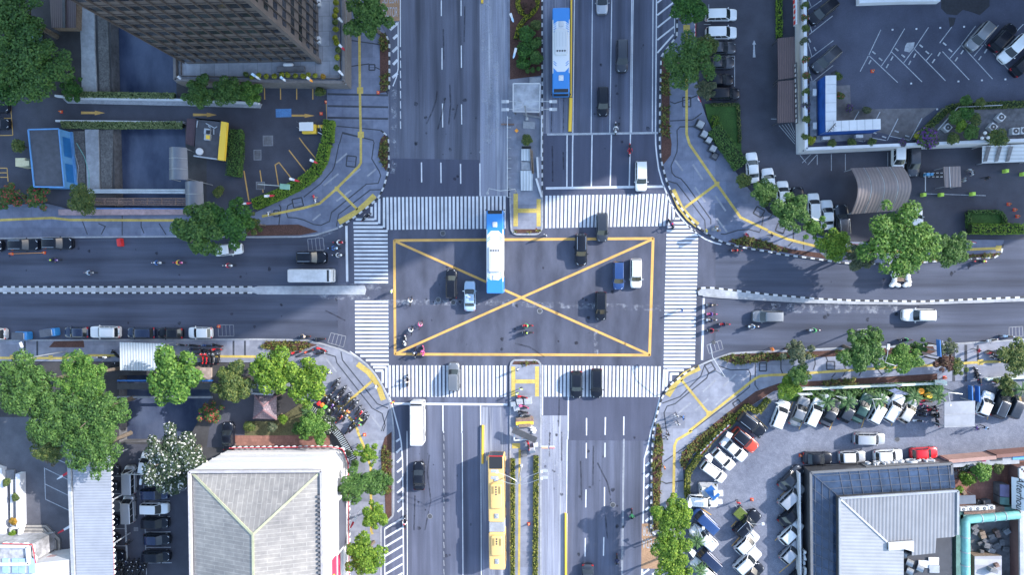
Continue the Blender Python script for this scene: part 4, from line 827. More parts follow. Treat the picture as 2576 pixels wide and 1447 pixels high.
# ---------------------------------------------------------------- raised parking deck
DZ = 2.6
def deck():
    t = bld('parking_deck','raised asphalt parking deck with tall white parapet walls','parking deck',2010,380)
    q = PL([(1998,-160),(2003,388),(2022,387),(2232,378),(2800,356),(2800,-160)]); mb = MB(); mb.prism(q,0,DZ,1,0); mb.build('deck_slab',[M['whitewall'],M['deckasph']],t)
    mb = MB(); w = [q[0],q[1],q[2],q[3],q[4]]; mb.wall([v + Vector((.17,.17,0)) for v in w],.42,0.01,DZ + .95); mb.build('parapet_wall',M['whitewall'],t)
    s = MB()
    def dl(a): 
        for x0,y0,x1,y1 in a: s.stripe(T(3,x0,y0,DZ),T(3,x1,y1,DZ),.11,0,DZ + .008)
    dl([(1135,297,1015,550),(1010,560,927,717),(1375,285,1235,520),(1240,520,1140,662),(1615,272,1470,490),(1465,495,1365,630),(1848,270,1727,430),(2088,260,1945,445),(1940,455,1830,585),(2320,250,2175,435),(2170,445,2070,565),(2570,240,2460,355),(2430,400,2290,545)])
    dl([(1020,560,1305,828),(1242,518,1550,822),(1472,490,1785,810),(1755,515,2025,802),(1948,452,2260,793),(2182,438,2485,768),(1650,535,1592,605)])
    dl([(385,108,540,0),(388,365,650,157),(395,605,658,405),(392,865,656,655),(385,120,440,320),(388,375,442,572),(395,640,445,820),(395,880,452,1060),(452,1060,400,1115),(400,1120,455,1175),(410,0,435,65)])
    dl([(860,1215,915,1120),(1085,1205,1127,1125),(1200,1410,1310,1190),(1430,1405,1550,1185),(970,1425,1005,1355),(1000,1378,1190,1412),(1228,1368,1425,1410),(770,1388,960,1425)])
    s.build('bay_lines',M['white_w'],t)
    sts = []
    for x,y,a in ((1065,528,-40),(1132,594,-40),(1295,496,-40),(1360,560,-40),(1540,460,-40),(1602,525,-40),(1777,440,-40),(1835,505,-40),(1025,622,62),(1200,662,62),(1246,585,62),(1425,630,62),(1475,556,62),(1665,612,58),(1720,543,58),(1895,594,58),(1953,522,58),(2132,582,58),(2190,512,58),(418,405,-62),(473,492,-62),(465,243,-62),(1295,1322,-20),(1402,1370,-20),(1167,1378,-20),(1070,1335,-20)):
        st = MB(); st.box(tuple(T(3,x,y,DZ + .06)),(.6,.17,.1),math.radians(a)); st.build('wheel_stop',M['white_w'],t)
    for x,y in ((1253,296),(1493,288),(1733,277),(1973,266),(1440,838),(1916,817),(2152,806),(2388,796),(1702,1098)): mb = MB(); mb.box(tuple(T(3,x,y,DZ + .05)),(.22,.22,.08)); mb.build('road_stud',M['white'],t)
    mb = MB(); mb.poly([Vector((v.x,v.y,DZ + .01)) for v in TL(3,[(1400,428),(1475,422),(1465,480),(1425,525),(1370,512),(1380,460)],DZ)]); mb.build('concrete_repair',M['concl'],t)
    for k,pl in enumerate(([(1745,-60),(2225,-60),(2230,60),(2130,150),(2050,120),(1960,95),(1900,150),(1800,140),(1740,80)],[(1815,170),(1890,175),(1870,250),(1830,275)],[(630,730),(690,700),(690,720),(640,752)])):
        mb = MB(); mb.poly([Vector((v.x,v.y,DZ + .006 + k * .001)) for v in TL(3,pl,DZ)]); mb.build('water_stain',mat('wet_stain',(.022,.024,.032),.5,.3,3),t)
    mb = MB(); mb.poly([Vector((v.x,v.y,DZ + .004)) for v in TL(3,[(680,860),(825,855),(835,1100),(1700,1085),(1560,1190),(1440,1410),(690,1225)],DZ)]); mb.build('concrete_apron',mat('stained_apron',(.15,.145,.16),.9,.25,1.2,big=.25),t)
deck()
def hoarding():
    zt = DZ + 2.8; t = thing('hoarding','L shaped hoarding with white top and blue printed outer faces on the deck','hoarding',T(3,510,1360,DZ))
    o = T(3,503,1365,DZ); n = T(3,500,815,DZ); e = T(3,1040,1340,DZ); w = 1.45
    d1 = (n - o).normalized(); r1 = Vector((d1.y,-d1.x,0)); d2 = (e - o).normalized(); l2 = Vector((-d2.y,d2.x,0))
    bl = mat('printed_blue',(.012,.075,.32),.5,.3,.8); wt = M['whitewall']
    A = [o,o + d2 * 0 + (r1 * w + l2 * 0),n + r1 * w,n]; mb = MB(); mb.prism([o + l2 * w,o + l2 * w + r1 * w,n + r1 * w,n],DZ,zt); mb.build('white_panel',wt,t)
    mb = MB(); mb.prism([o,e,e + l2 * w,o + l2 * w * .999],DZ,zt - .01); mb.build('white_panel',wt,t)
    mb = MB(); f = -r1 * .03; mb.add([o + f,n + f,n + f + Vector((0,0,2.78)),o + f + Vector((0,0,2.78))],[(0,1,2,3)]); g = -l2 * .03; mb.add([o + g,e + g,e + g + Vector((0,0,2.78)),o + g + Vector((0,0,2.78))],[(0,1,2,3)]); mb.build('printed_face',bl,t)
    mb = MB()
    for k in range(7): mb.bar(n + r1 * .02 + (o - n) * (k / 6.2) + Vector((0,0,2.81)),n + r1 * w + (o - n) * (k / 6.2) + Vector((0,0,2.81)),.05,.02)
    for k in range(1,7): mb.bar(o + (e - o) * (k / 7) + Vector((0,0,2.80)),o + (e - o) * (k / 7) + l2 * w + Vector((0,0,2.80)),.05,.02)
    mb.build('panel_joint',M['greymetal'],t); mb = MB(); mb.wall([n - r1 * .7,o - r1 * .7 - l2 * .5,e - l2 * .5],.9,DZ + .012,DZ + .12); mb.build('base_kerb',M['conc'],t)
    mb = MB(); mb.bar(T(3,600,1330,zt + .3),T(3,680,1240,zt + .3),.12,.12)
    for k in range(4): mb.bar(T(3,612 + 18 * k,1305 - 18 * k,zt + .3),T(3,632 + 18 * k,1325 - 18 * k,zt + .3),.06,.06)
    tag(mb.build('antenna',M['darkmetal']),'dark rod antenna lying across the hoarding corner','antenna')
hoarding()
def acunit(x,y,rc,z,rz,label,s=(.95,.95,.7),g='air conditioner units',fan=True):
    t = thing('air_conditioner',label,'air conditioner',T(rc,x,y,z),rz,g); c = MB(); c.rbox((0,0,s[2] / 2),s,.04,.04); c.build('casing',M['whitemetal'],t,False)
    if fan: c = MB(); c.cyl((0,0,s[2] + .003),(0,0,s[2] + .02),min(s[0],s[1]) * .4,n=14); c.build('fan_grille',M['darkmetal'],t,False); c = MB(); c.cyl((0,0,s[2] + .021),(0,0,s[2] + .04),.11,n=8); c.build('fan_hub',M['steel'],t,False)
acunit(450,940,3,DZ,0,'tall white air conditioner west of the blue hoarding, upper of two',(.5,.95,.8),fan=False); acunit(452,1275,3,DZ,0,'tall white air conditioner west of the blue hoarding, lower of two',(.5,.95,.8),fan=False)
acunit(568,1397,3,DZ,0,'wide white air conditioner south of the hoarding corner',(1.0,.45,.8),fan=False); acunit(897,1378,3,DZ,0,'wide white air conditioner south of the hoarding middle',(1.0,.45,.8),fan=False)
for (x,y,a,lab) in ((1779,1293,-.75,'bright white fan unit left of the garden trees on the deck'),(2313,1190,-.7,'white fan unit on a pallet right of the garden trees, upper of the diagonal pair'),(2232,1287,-.7,'white fan unit right of the garden trees, lower of the diagonal pair'),(2457,1328,0,'grey framed fan unit near the deck south wall, left of two'),(2545,1322,0,'grey framed fan unit near the deck south wall, right of two')):
    acunit(x,y,3,DZ + .1,a,lab,(.95,.95,.8))
def dkgarden():
    mb = MB(); q = PL([(2300,356),(2330,322),(2396,272),(2600,262),(2600,358)],DZ); mb.prism(q,DZ + .005,DZ + .1); struct('plant_terrace',mb,M['concd'],'dark plant terrace at the deck corner')
    wallobj('terrace_wall','low dark wall curving round the deck plant terrace',[P(2295,352,DZ),P(2328,321,DZ),P(2371,275,DZ),P(2392,266,DZ),P(2600,258,DZ)],.25,DZ + .5,M['concd'],'wall',DZ)
    wallobj('terrace_rail','thin pale rail inside the deck plant terrace',[P(2346,334,DZ),P(2401,273,DZ),P(2510,268,DZ)],.1,DZ + 1.0,M['greymetal'],'railing',DZ + .8)
    t = bld('globe_lamp','lamp post with three white globes on the deck wall','lamp post',2482,352,DZ); mb = MB(); mb.tube([P(2482,356,DZ),P(2477,350,DZ + 2)],.05); mb.build('post',M['darkmetal'],t)
    for x,y in ((2478,334),(2470.7,347),(2485.7,346)): mb = MB(); mb.bar(P(2477.5,345,DZ + 2),P(x,y,DZ + 2.2),.04,.04); mb.build('arm',M['steel'],t); mb = MB(); mb.ell(P(x,y,DZ + 2.3),(.24,.24,.24),10); mb.build('globe',M['whitemetal'],t,smooth=True)
dkgarden()
t,c = roofbox('white_roof_building','building with a white flat roof edge at the top of the deck','building',[(2162,-120),(2366,-120),(2366,2),(2274,3),(2162,7)],DZ,DZ + 1.1,M['whitewall'],M['whitewall'])
for q,lab in (([(1956,96),(1999,91),(2002,194),(1958,200)],'maroon sheet awning against the deck wall, the upper one'),([(1957,204),(2001,200),(2003,306),(1956,309)],'maroon sheet awning against the deck wall, the lower one')):
    c = PL(q,2.5); t = thing('wall_awning',lab,'awning',(c[0].x,c[0].y,0)); mb = MB(); mb.prism(c,2.4,2.5); mb.build('roof_sheet',M['brown'],t); posts([c[0] + Vector((.1,-.1,0)),c[3] + Vector((.1,.1,0))],0,2.4,M['darkmetal'],t)
def signband(name,label,x0,y0,x1,y1,m,m2,z,h,n):
    a,b = P(x0,y0,z),P(x1,y1,z); t = thing(name,label,'sign',(a.x,a.y,z)); d = b - a; mb = MB(); mb.wall([a,b],.16,z,z + h); mb.build('sign_board',m,t)
    for k in range(n): p = a.lerp(b,(k + .5) / n); mb = MB(); mb.box((p.x - .1,p.y,z + h * (.5 + .1 * (k % 3 - 1))),(.06,abs(d.y) / n * (.45 + .25 * (k % 2)),h * .6)); mb.build('sign_letter',m2,t)
signband('wall_sign','dark sign band with small white lettering on the deck west wall',1999,160,2002,312,M['darkmetal'],M['whitemetal'],2.2,.8,12); signband('wall_sign','red raised lettering high on the deck west wall',1996,-40,1997.5,66,M['whitewall'],M['red'],2.0,1.0,8)
t = bld('ramp_shed','pale grey slatted ramp roof beside the deck south wall','shed',2520,390); q = [P(2471,367,2.4),P(2590,362,2.4),P(2580,407,1.2),P(2470,411,1.2)]; mb = MB(); mb.add(q,[(0,1,2,3)]); mb.build('roof_sheet',ribbed('pale_slats',(.50,.52,.56),.5,'Y',.6,.8),t)
for x in (2478,2506,2534): mb = MB(); mb.bar(P(x + 10,369,2.55),P(x,406,1.35),.5,.06); mb.build('dark_rail',M['concd'],t)
for p in q: mb = MB(); mb.cyl((p.x,p.y,0),p,.06); mb.build('post',M['greymetal'],t)
t,c = roofbox('ticket_booth','square brown roofed ticket booth between the entry lanes','booth',[(2373.5,419.5),(2416,418),(2418.5,469.5),(2377,471.5)],0,2.6,M['tan_rib'],M['concd'],0,True); mb = MB(); mb.bar(P(2388,419,2.63),P(2391,471,2.63),.08,.05); mb.build('seam',M['steel'],t)
t = bld('entry_island','black and white kerbed ticket island with blue machines','traffic island',2340,440); mb = MB(); mb.rbox(tuple(T(13,1655,310,.1)),(3.6,.75,.2),.3,.03); mb.build('kerb_base',M['kerb_b'],t)
for k in range(5): 
    for s in (-1,1): mb = MB(); mb.box(tuple(T(13,1575 + k * 42,312 + s * 19,.112)),(.34,.14,.21)); mb.build('kerb_stripe',M['kerb_w'],t)
for x in (1595,1632): mb = MB(); mb.rbox(tuple(T(13,x,308,.7)),(.42,.35,1.1),.05,.05); mb.build('ticket_machine',M['sky_blue'],t)
mb = MB(); mb.bar(T(13,1583,315,1.0),T(13,1583,478,1.0),.1,.1); mb.build('barrier_arm',M['whitemetal'],t)
# ---------------------------------------------------------------- restaurant
def restaurant():
    Z1,Z2 = 3.0,4.6; zd = lambda x,y,z: P(2000.4 + x * .2418,1097 + y * .2418,z)
    nw,ne = zd(150,372,Z1),zd(1640,280,Z1); sw = zd(165,1900,Z1); se = zd(1640,1900,Z1); ni,nei,swi = zd(430,612,Z1),zd(1655,537,Z1),zd(405,1900,Z1)
    t = thing('restaurant','low dark restaurant with glazed roof edges and white ribbed roofs','restaurant',(nw.x,nw.y,0)); dk = mat('dark_cladding',(.05,.052,.062),.6,.15,1)
    mb = MB(); mb.prism([nw,ne,se,sw],0,Z1 - .15); mb.build('wall',dk,t); mb = MB(); mb.wall([sw + Vector((.15,0,0)),nw + Vector((.15,-.15,0)),ne + Vector((-.15,-.15,0)),ne + Vector((-.15,-4,0))],.34,Z1 - .149,Z1 + .12); mb.build('parapet',mat('grey_cladding',(.13,.135,.15),.6,.1,1),t)
    gl = mat('roof_glazing',(.03,.05,.095),.08,.5,.7,spec=.7); gq = [(nw,ne,nei,ni),(nw,ni,swi,sw)]
    for k,q in enumerate(gq):
        mb = MB(); mb.add([Vector((v.x,v.y,Z1 - .05 + (.35 if i in ((2,3) if k == 0 else (1,2)) else 0))) for i,v in enumerate(q)],[(0,1,2,3)]); mb.build('glass_roof',gl,t)
    bars = MB(); ba = lambda p,q: bars.bar(p,q,.055,.055)
    up = lambda v,h: Vector((v.x,v.y,Z1 + h))
    for k in range(14): f = (k + 1) / 14.5; ba(up(nw.lerp(ne,f),0),up(ni.lerp(nei,max(0,(f - .16) / .84)),.34)) if f > .17 else None
    for f in (.2,.45,.72): ba(up(nw.lerp(ni,f),.35 * f),up(ne.lerp(nei,f),.35 * f)); ba(up(nw.lerp(ni,f),.35 * f),up(sw.lerp(swi,f),.35 * f))
    for k in range(12): f = .1 + k * .075; ba(up(nw.lerp(sw,f),0),up(ni.lerp(swi,f),.34))
    ba(up(nw,.03),up(ni,.38)); bars.build('glazing_bar',mat('bar_grey',(.10,.11,.14),.5,.1,2),t)
    up2 = [zd(463,652,Z2),zd(1692,575,Z2),zd(1690,1030,Z2),zd(1650,1055,Z2),zd(1470,1070,Z2),zd(1460,1225,Z2),zd(1215,1250,Z2),zd(1225,1085,Z2),zd(955,1105,Z2)]
    wst = [zd(463,652,Z2),zd(955,1105,Z2),zd(955,1188,Z2),zd(1130,1178,Z2),zd(1130,1900,Z2),zd(470,1900,Z2)]
    mb = MB(); mb.prism(up2,1,Z2 - .05,0,1); mb.build('north_roof',[ribbed('grey_rib_roof',(.215,.225,.255),.5,'X',.5,.72),dk],t); mb = MB(); mb.prism(wst,1,Z2 - .03,0,1); mb.build('west_roof',[ribbed('white_rib_roof',(.30,.31,.335),.5,'Y',.5,.93),dk],t)
    mb = MB(); mb.wall([up2[2],up2[1],up2[0],wst[-1]],.3,Z2 - .2,Z2 + .12); mb.build('roof_edge',M['greymetal'],t); mb = MB(); mb.bar(up2[0] + Vector((0,0,.05)),up2[8] + Vector((0,0,.05)),.22,.1); mb.build('roof_ridge',M['whitemetal'],t)
    mb = MB(); mb.prism([zd(962,1108,Z2),zd(1222,1090,Z2),zd(1222,1200,Z2),zd(1130,1172,Z2),zd(965,1186,Z2)],Z2 - .025,Z2 + .35); mb.build('roof_box',M['whitewall'],t)
    ex = (nw - ne).normalized(); n = Vector((0,1,0)); c = zd(1140,300,1.9); c = nw.lerp(ne,.66) + Vector((0,.12,0))
    lettering("McDonald's",2.0,.18,M['whitemetal'],frame(Vector((c.x,c.y + .1,1.15)),ex,(0,0,1)),t)
    mb = MB(); mb.box((c.x,c.y - .04,1.75),(10.2,.12,1.9),math.atan2(ne.y - nw.y,ne.x - nw.x)); mb.build('sign_board',bpy.data.materials['grey_cladding'],t)
    d = (sw - nw).normalized(); p = zd(110,1390,1.9); p = Vector((nw.x - .16,P(2030,1440,1.9).y,1.0)); lettering("McDonald's",2.0,.14,M['whitemetal'],frame(Vector((p.x,p.y - 1.4,1.1)),d,(0,0,1)),t)
    mb = MB(); r0 = P(2078,1172,0)
    for k in range(7): mb.bar(P(2078 + k * 14,1172 - k * .8,0),P(2078 + k * 14,1172 - k * .8,1.1),.05,.05)
    mb.bar(P(2078,1171,1.1),P(2165,1166,1.1),.06,.06); mb.build('railing',M['darkmetal'],t); 
    mb = MB(); mb.wall([Vector((nw.x - 1.1,nw.y - .5,0)),Vector((sw.x - 1.1,sw.y,0))],.2,.5,2.2); mb.build('drive_canopy_edge',M['whitemetal'],t)
restaurant()
def backyard():
    zt = lambda x,y,z=0: T(33,x,y,z)
    mb = MB(); mb.prism(TL(33,[(1880,760),(2600,740),(2600,1800),(1370,1800),(1370,1180),(1880,1050)]),0,.3); struct('service_yard',mb,M['concd'],'dark service yard behind the restaurant')
    t = thing('duct','thick teal ventilation duct bent round the service yard','ventilation duct',zt(1990,880)); mb = MB(); mb.tube([zt(1990,1700,3.2),zt(1985,905,3.2),zt(2010,892,3.2),zt(2520,845,3.2)],.58,12); mb.build('pipe',M['teal'],t,smooth=True)
    for a,b in (((1985,1065),1),((1985,1215),1),((1985,1350),1),((2140,882),0),((2270,870),0),((2380,858),0)):
        p = zt(*a,3.2); d = Vector((0,.05,0)) if b else Vector((.05,0,0)); mb = MB(); mb.cyl(p - d,p + d,.63,n=12); mb.build('duct_flange',M['greymetal'],t)
    wallobj('teal_ledge','dull teal concrete ledge beneath the duct',[zt(1910,835,1),zt(2480,790,1)],1.3,1.6,mat('teal_ledge',(.10,.2,.19),.85,.25,1),'ledge'); wallobj('teal_ledge','dull teal concrete ledge along the restaurant side',[zt(1905,830,1),zt(1905,1700,1)],1.0,1.6,bpy.data.materials['teal_ledge'],'ledge')
    for k,(x,y) in enumerate(((1945,775),(2015,770),(2085,768),(2152,765),(2225,758))): acunit(x,y,33,1.8,.05,ORD[k] + ' from the left of the white outdoor units above the teal ledge',(.95,.55,.6),'outdoor units in a row above the duct')
    mb = MB(); mb.wall([zt(1900,768,0),zt(2300,750,0)],.9,.3,1.78); tag(mb.build('unit_shelf',M['rust']),'rusty shelf carrying the row of white outdoor units','shelf')
    roofbox('small_awning','small grey sheet awning north of the outdoor units','awning',[(2411,1248),(2454,1247),(2455.5,1268),(2411,1270)],0,2.2,M['polyc'],M['concd'],0,True)
    roofbox('sheet_shelter','shelter with a pale timber sheet roof in the service yard','shelter',[(2452,1401),(2520,1400),(2520,1600),(2452,1600)],0,2.0,ribbed('pale_boards',(.36,.36,.40),1.6,'Y',.8,.75),M['wood'])
    roofbox('courtyard_cabinet','purple topped cabinet beside the terracotta courtyard','cabinet',[(2516,1220),(2539,1221),(2539,1252),(2516,1250)],0,1.6,mat('purple_top',(.16,.15,.27),.7,.1,2),M['concd']); roofbox('courtyard_cabinet','teal topped cabinet beside the terracotta courtyard','cabinet',[(2516,1252),(2539,1253),(2539,1272),(2516,1270)],0,1.6,bpy.data.materials['teal_ledge'],M['concd'])
    t = thing('brown_building','brown walled building with beige coping at the right edge','building',zt(2440,400)); q = [zt(2410,320,0),zt(2900,290,0),zt(2900,1800,0),zt(2425,1800,0)]; mb = MB(); mb.prism(q,0,2.6); mb.build('wall',mat('brown_wall',(.155,.085,.08),.8,.15,2),t)
    rim(q,.5,2.601,2.9,M['concl'],t,'coping'); mb = MB(); mb.prism([zt(2560,420,2.62),zt(2890,420,2.62),zt(2890,1700,2.62),zt(2560,1700,2.62)],2.62,2.7); mb.build('roof',bpy.data.materials['pale_slats'],t)
    a = zt(2488,480,3.2); b = zt(2490,800,3.2); t = thing('banner','white banner with handwritten style lettering on the brown wall','banner',(a.x,a.y,2.2)); mb = MB(); mb.add([(a.x,a.y,2.4),(b.x,b.y,2.4),(b.x + 1.3,b.y,3.7),(a.x + 1.3,a.y,3.7)],[(0,1,2,3)]); mb.add([(a.x + .02,a.y,2.36),(b.x + .02,b.y,2.36),(b.x + 1.32,b.y,3.66),(a.x + 1.32,a.y,3.66)],[(3,2,1,0)]); mb.build('cloth',M['whitesheet'],t)
    lettering('Afterhour',1.25,.01,M['dark'],frame(Vector((a.x + .42,(a.y + b.y) / 2,2.86)),(0,-1,0),(1,0,1)),t,shear=.35)
    for nm,l,m,q in (('boundary_wall','pale pink boundary wall north of the courtyard',mat('pink_wall',(.36,.22,.19),.8,.12,1),[(1728,262),(2192,222)]),('boundary_wall','dark brown boundary wall at the right end of the courtyard',mat('dkbrown_wall',(.20,.10,.085),.8,.12,1),[(2195,210),(2760,165)])): wallobj(nm,l,[zt(*p) for p in q],.5,2.4,m)
    wallobj('sign_ledge','white ledge carrying faded posters above the courtyard',[zt(1760,318,1),zt(2500,275,1)],1.2,1.6,M['concl'],'ledge')
    for x,m,l in ((2040,M['whitesheet'],'white poster with red corner'),(2170,M['pink'],'small pink poster'),(2300,M['darkmetal'],'black poster board'),(2520,M['sky_blue'],'pale blue poster')): 
        mb = MB(); mb.box(tuple(zt(x,302 - (x - 1760) * .055,1.66)),(1.6 if x != 2170 else .6,.8,.06),.06); tag(mb.build('poster',m),l + ' lying on the ledge above the courtyard','poster')
    t = thing('wheel_sculpture','dark spoked cart wheel leaning at the restaurant corner','wheel',zt(1890,430)); mb = MB()
    for k in range(12): a0,a1 = k * .5236,(k + 1) * .5236; c = zt(1892,428,.7); mb.bar(c + Vector((math.cos(a0) * .75,math.sin(a0) * .75,0)),c + Vector((math.cos(a1) * .75,math.sin(a1) * .75,0)),.12,.12)
    mb.build('rim',M['darkmetal'],t); mb = MB()
    for k in range(4): a0 = k * .785; v = Vector((math.cos(a0) * .72,math.sin(a0) * .72,0)); mb.bar(c - v,c + v,.06,.06)
    mb.build('spokes',M['steel'],t)
    R2 = random.Random(4); ms = [M['wood'],M['concd'],M['rust'],M['concd'],M['conc'],M['darkmetal'],M['concd']]; nm = ['brown crate','grey block','rusty box','dull block','pale sack','black bin','grey cabinet']; loc = ['near the duct bend','in the middle of the service yard','at the foot of the brown building','beside the timber shelter','by the yard rail']
    pos = [(2080,1010),(2150,1040),(2240,1060),(2300,1030),(2130,1130),(2200,1150),(2180,1100),(2290,1160),(2240,1200),(2390,1190),(2070,960),(2400,1010),(2140,1230),(2350,1120),(2300,1350),(2260,1400),(1960,620),(2130,720),(2190,715)]
    seen = {}
    for i,(x,y) in enumerate(pos):
        k = R2.randrange(7); l = loc[0] if y < 1030 else loc[1] if y < 1140 else loc[2] if x > 2270 and y < 1250 else loc[3] if y > 1190 else loc[4]; key = (k,l); seen[key] = seen.get(key,0) + 1
        lab = nm[k] + ' among the junk ' + l + ('' if seen[key] == 1 else ', ' + ORD[seen[key] - 1] + ' one'); zz = 2.02 if (x,y) in ((2300,1350),(2260,1400)) else .3
        mb = MB(); w,d,h = R2.uniform(.5,1.2),R2.uniform(.5,1.1),R2.uniform(.3,.9); p = zt(x,y,zz + h / 2); mb.rbox(tuple(p),(w,d,h),.06,.05,R2.uniform(-.6,.6)); mb.bar(p + Vector((-w * .3,0,h / 2 + .03)),p + Vector((w * .3,.1,h / 2 + .03)),.12,.05); tag(mb.build('junk_box',ms[k]),lab,'junk','junk in the service yard')
    for k,(x,y) in enumerate(((1440,1340),(1440,1425),(1545,1395),(1380,1250))):
        t = thing('exhaust_pipe',('fat grey exhaust pipe in the roof recess, ' + ['left upper one','left lower one','middle one','topmost short one'][k]),'exhaust pipe',zt(x,y,.3)); mb = MB(); mb.tube([zt(x - 45,y - 25,3),zt(x + 20,y + 5,3.4)],.48,12); mb.build('pipe',M['steel'],t,smooth=True); mb = MB(); mb.cyl(zt(x + 18,y + 4,3.4),zt(x + 22,y + 6,3.42),.42,n=12); mb.build('pipe_mouth',M['dark'],t); mb = MB(); mb.box(tuple(zt(x - 40,y - 20,1.5)),(.9,.9,2.6)); mb.build('blower_box',M['greymetal'],t)
    for x,y,l in ((1640,1290,'white roof cabinet in the restaurant recess'),(1645,1370,'grey roof cabinet in the restaurant recess'),(1540,1320,'small white box in the restaurant recess')): mb = MB(); mb.rbox(tuple(zt(x,y,2.2)),(1.4,1.1,1.6),.05,.05); mb.box(tuple(zt(x,y,3.05)),(.7,.5,.1)); tag(mb.build('roof_cabinet',M['whitemetal'] if 'white' in l else M['greymetal']),l,'cabinet')
    for k,(p,q) in enumerate((((1720,1170),(1800,1235)),((1760,1320),(1830,1370)),((1730,1370),(1830,1460)))): mb = MB(); mb.bar(zt(*p,2.4),zt(*q,2.4),.7,.3); mb.bar(zt(*p,2.2),zt(*q,2.2),.3,.2); tag(mb.build('timber_beam',M['wood']),'weathered timber beam across the recess, ' + ['upper','middle','lower'][k] + ' one','timber')
backyard()
# gate canopy and fences in the southeast
t = bld('gate_canopy','flat grey gate canopy beside the parked motorcycles','canopy',2414,1042); q = TL(23,[(1775,1152),(2085,1140),(2080,1400),(1775,1412)],3.2); mb = MB(); mb.prism(q,3.05,3.2); mb.build('roof_sheet',mat('grey_sheet',(.27,.285,.33),.7,.12,1,big=.15),t)
for f in (.5,.97): mb = MB(); mb.bar(q[0].lerp(q[3],f) + Vector((0,0,.03)),q[1].lerp(q[2],f) + Vector((0,0,.03)),.08,.05); mb.build('seam',M['concl'],t)
posts([v.lerp((q[0] + q[2]) / 2,.08) for v in q],0,3.05,M['greymetal'],t,.08)
for x in (2005,2075): wallobj('sliding_gate','blue tubular gate leaf ' + ('left of the entrance lane' if x == 2005 else 'right of the entrance lane'),TL(23,[(x,980),(x + 6,1138)]),.14,1.2,M['bluemetal'],'gate',.2)
wallobj('boundary_wall','pale green white boundary wall behind the red soil strip',TL(23,[(330,1012),(1690,955)]),.32,.9,mat('pale_wall',(.58,.66,.62),.8,.1,1)); wallobj('boundary_wall','short pale boundary wall right of the gate lane',TL(23,[(2170,915),(2760,885)]),.3,.9,bpy.data.materials['pale_wall'])
mb = MB(); mb.box(tuple(T(23,1732,955,.6)),(1.3,.6,1.2)); mb.box(tuple(T(23,1732,955,1.24)),(1.4,.7,.08)); tag(mb.build('gate_pier',bpy.data.materials['pale_wall']),'pale green gate pier at the end of the boundary wall','gate pier')
# picket style railing along the southwest garden, each rail length with its slats
def railing(label,pts,step=.3):
    t = thing('picket_railing',label,'railing',pts[0] * 1.0); p = resample(pts,step); mb = MB()
    for a,b in zip(p[:-1],p[1:]): d = (b - a).normalized(); n = Vector((-d.y,d.x,0)); mb.bar(a - n * .55 + Vector((0,0,.9)),a + n * .55 + Vector((0,0,1.3)),.12,.04)
    mb.build('slats',mat('picket_white',(.62,.68,.68),.6,.1,3),t); mb = MB(); mb.path([v + Vector((0,0,.85)) for v in pts],1.1,0); mb.build('backing',M['dark'],t)
    posts(pts,0,1.0,M['darkmetal'],t)
railing('slanted white slat railing between the crowded motorcycles and the garden',TL(21,[(545,1175),(640,1245),(760,1360),(862,1480)]) + TL(31,[(920,130),(1005,280)]))
# unseen towers added on the right to throw the long shade across the north of the scene
def shade_tower(label,cen,w,d,h,rz):
    t = thing('glass_tower',label,'office tower',(cen[0],cen[1],0),rz); mb = MB(); mb.box((0,0,h / 2),(w,d,h)); mb.build('wall',M['concd'],t,False)
    for k in range(int(h / 4)): mb = MB(); mb.box((0,0,2 + k * 4),(w + .1,d + .1,1.8)); mb.build('window_band',M['towerglass'],t,False)
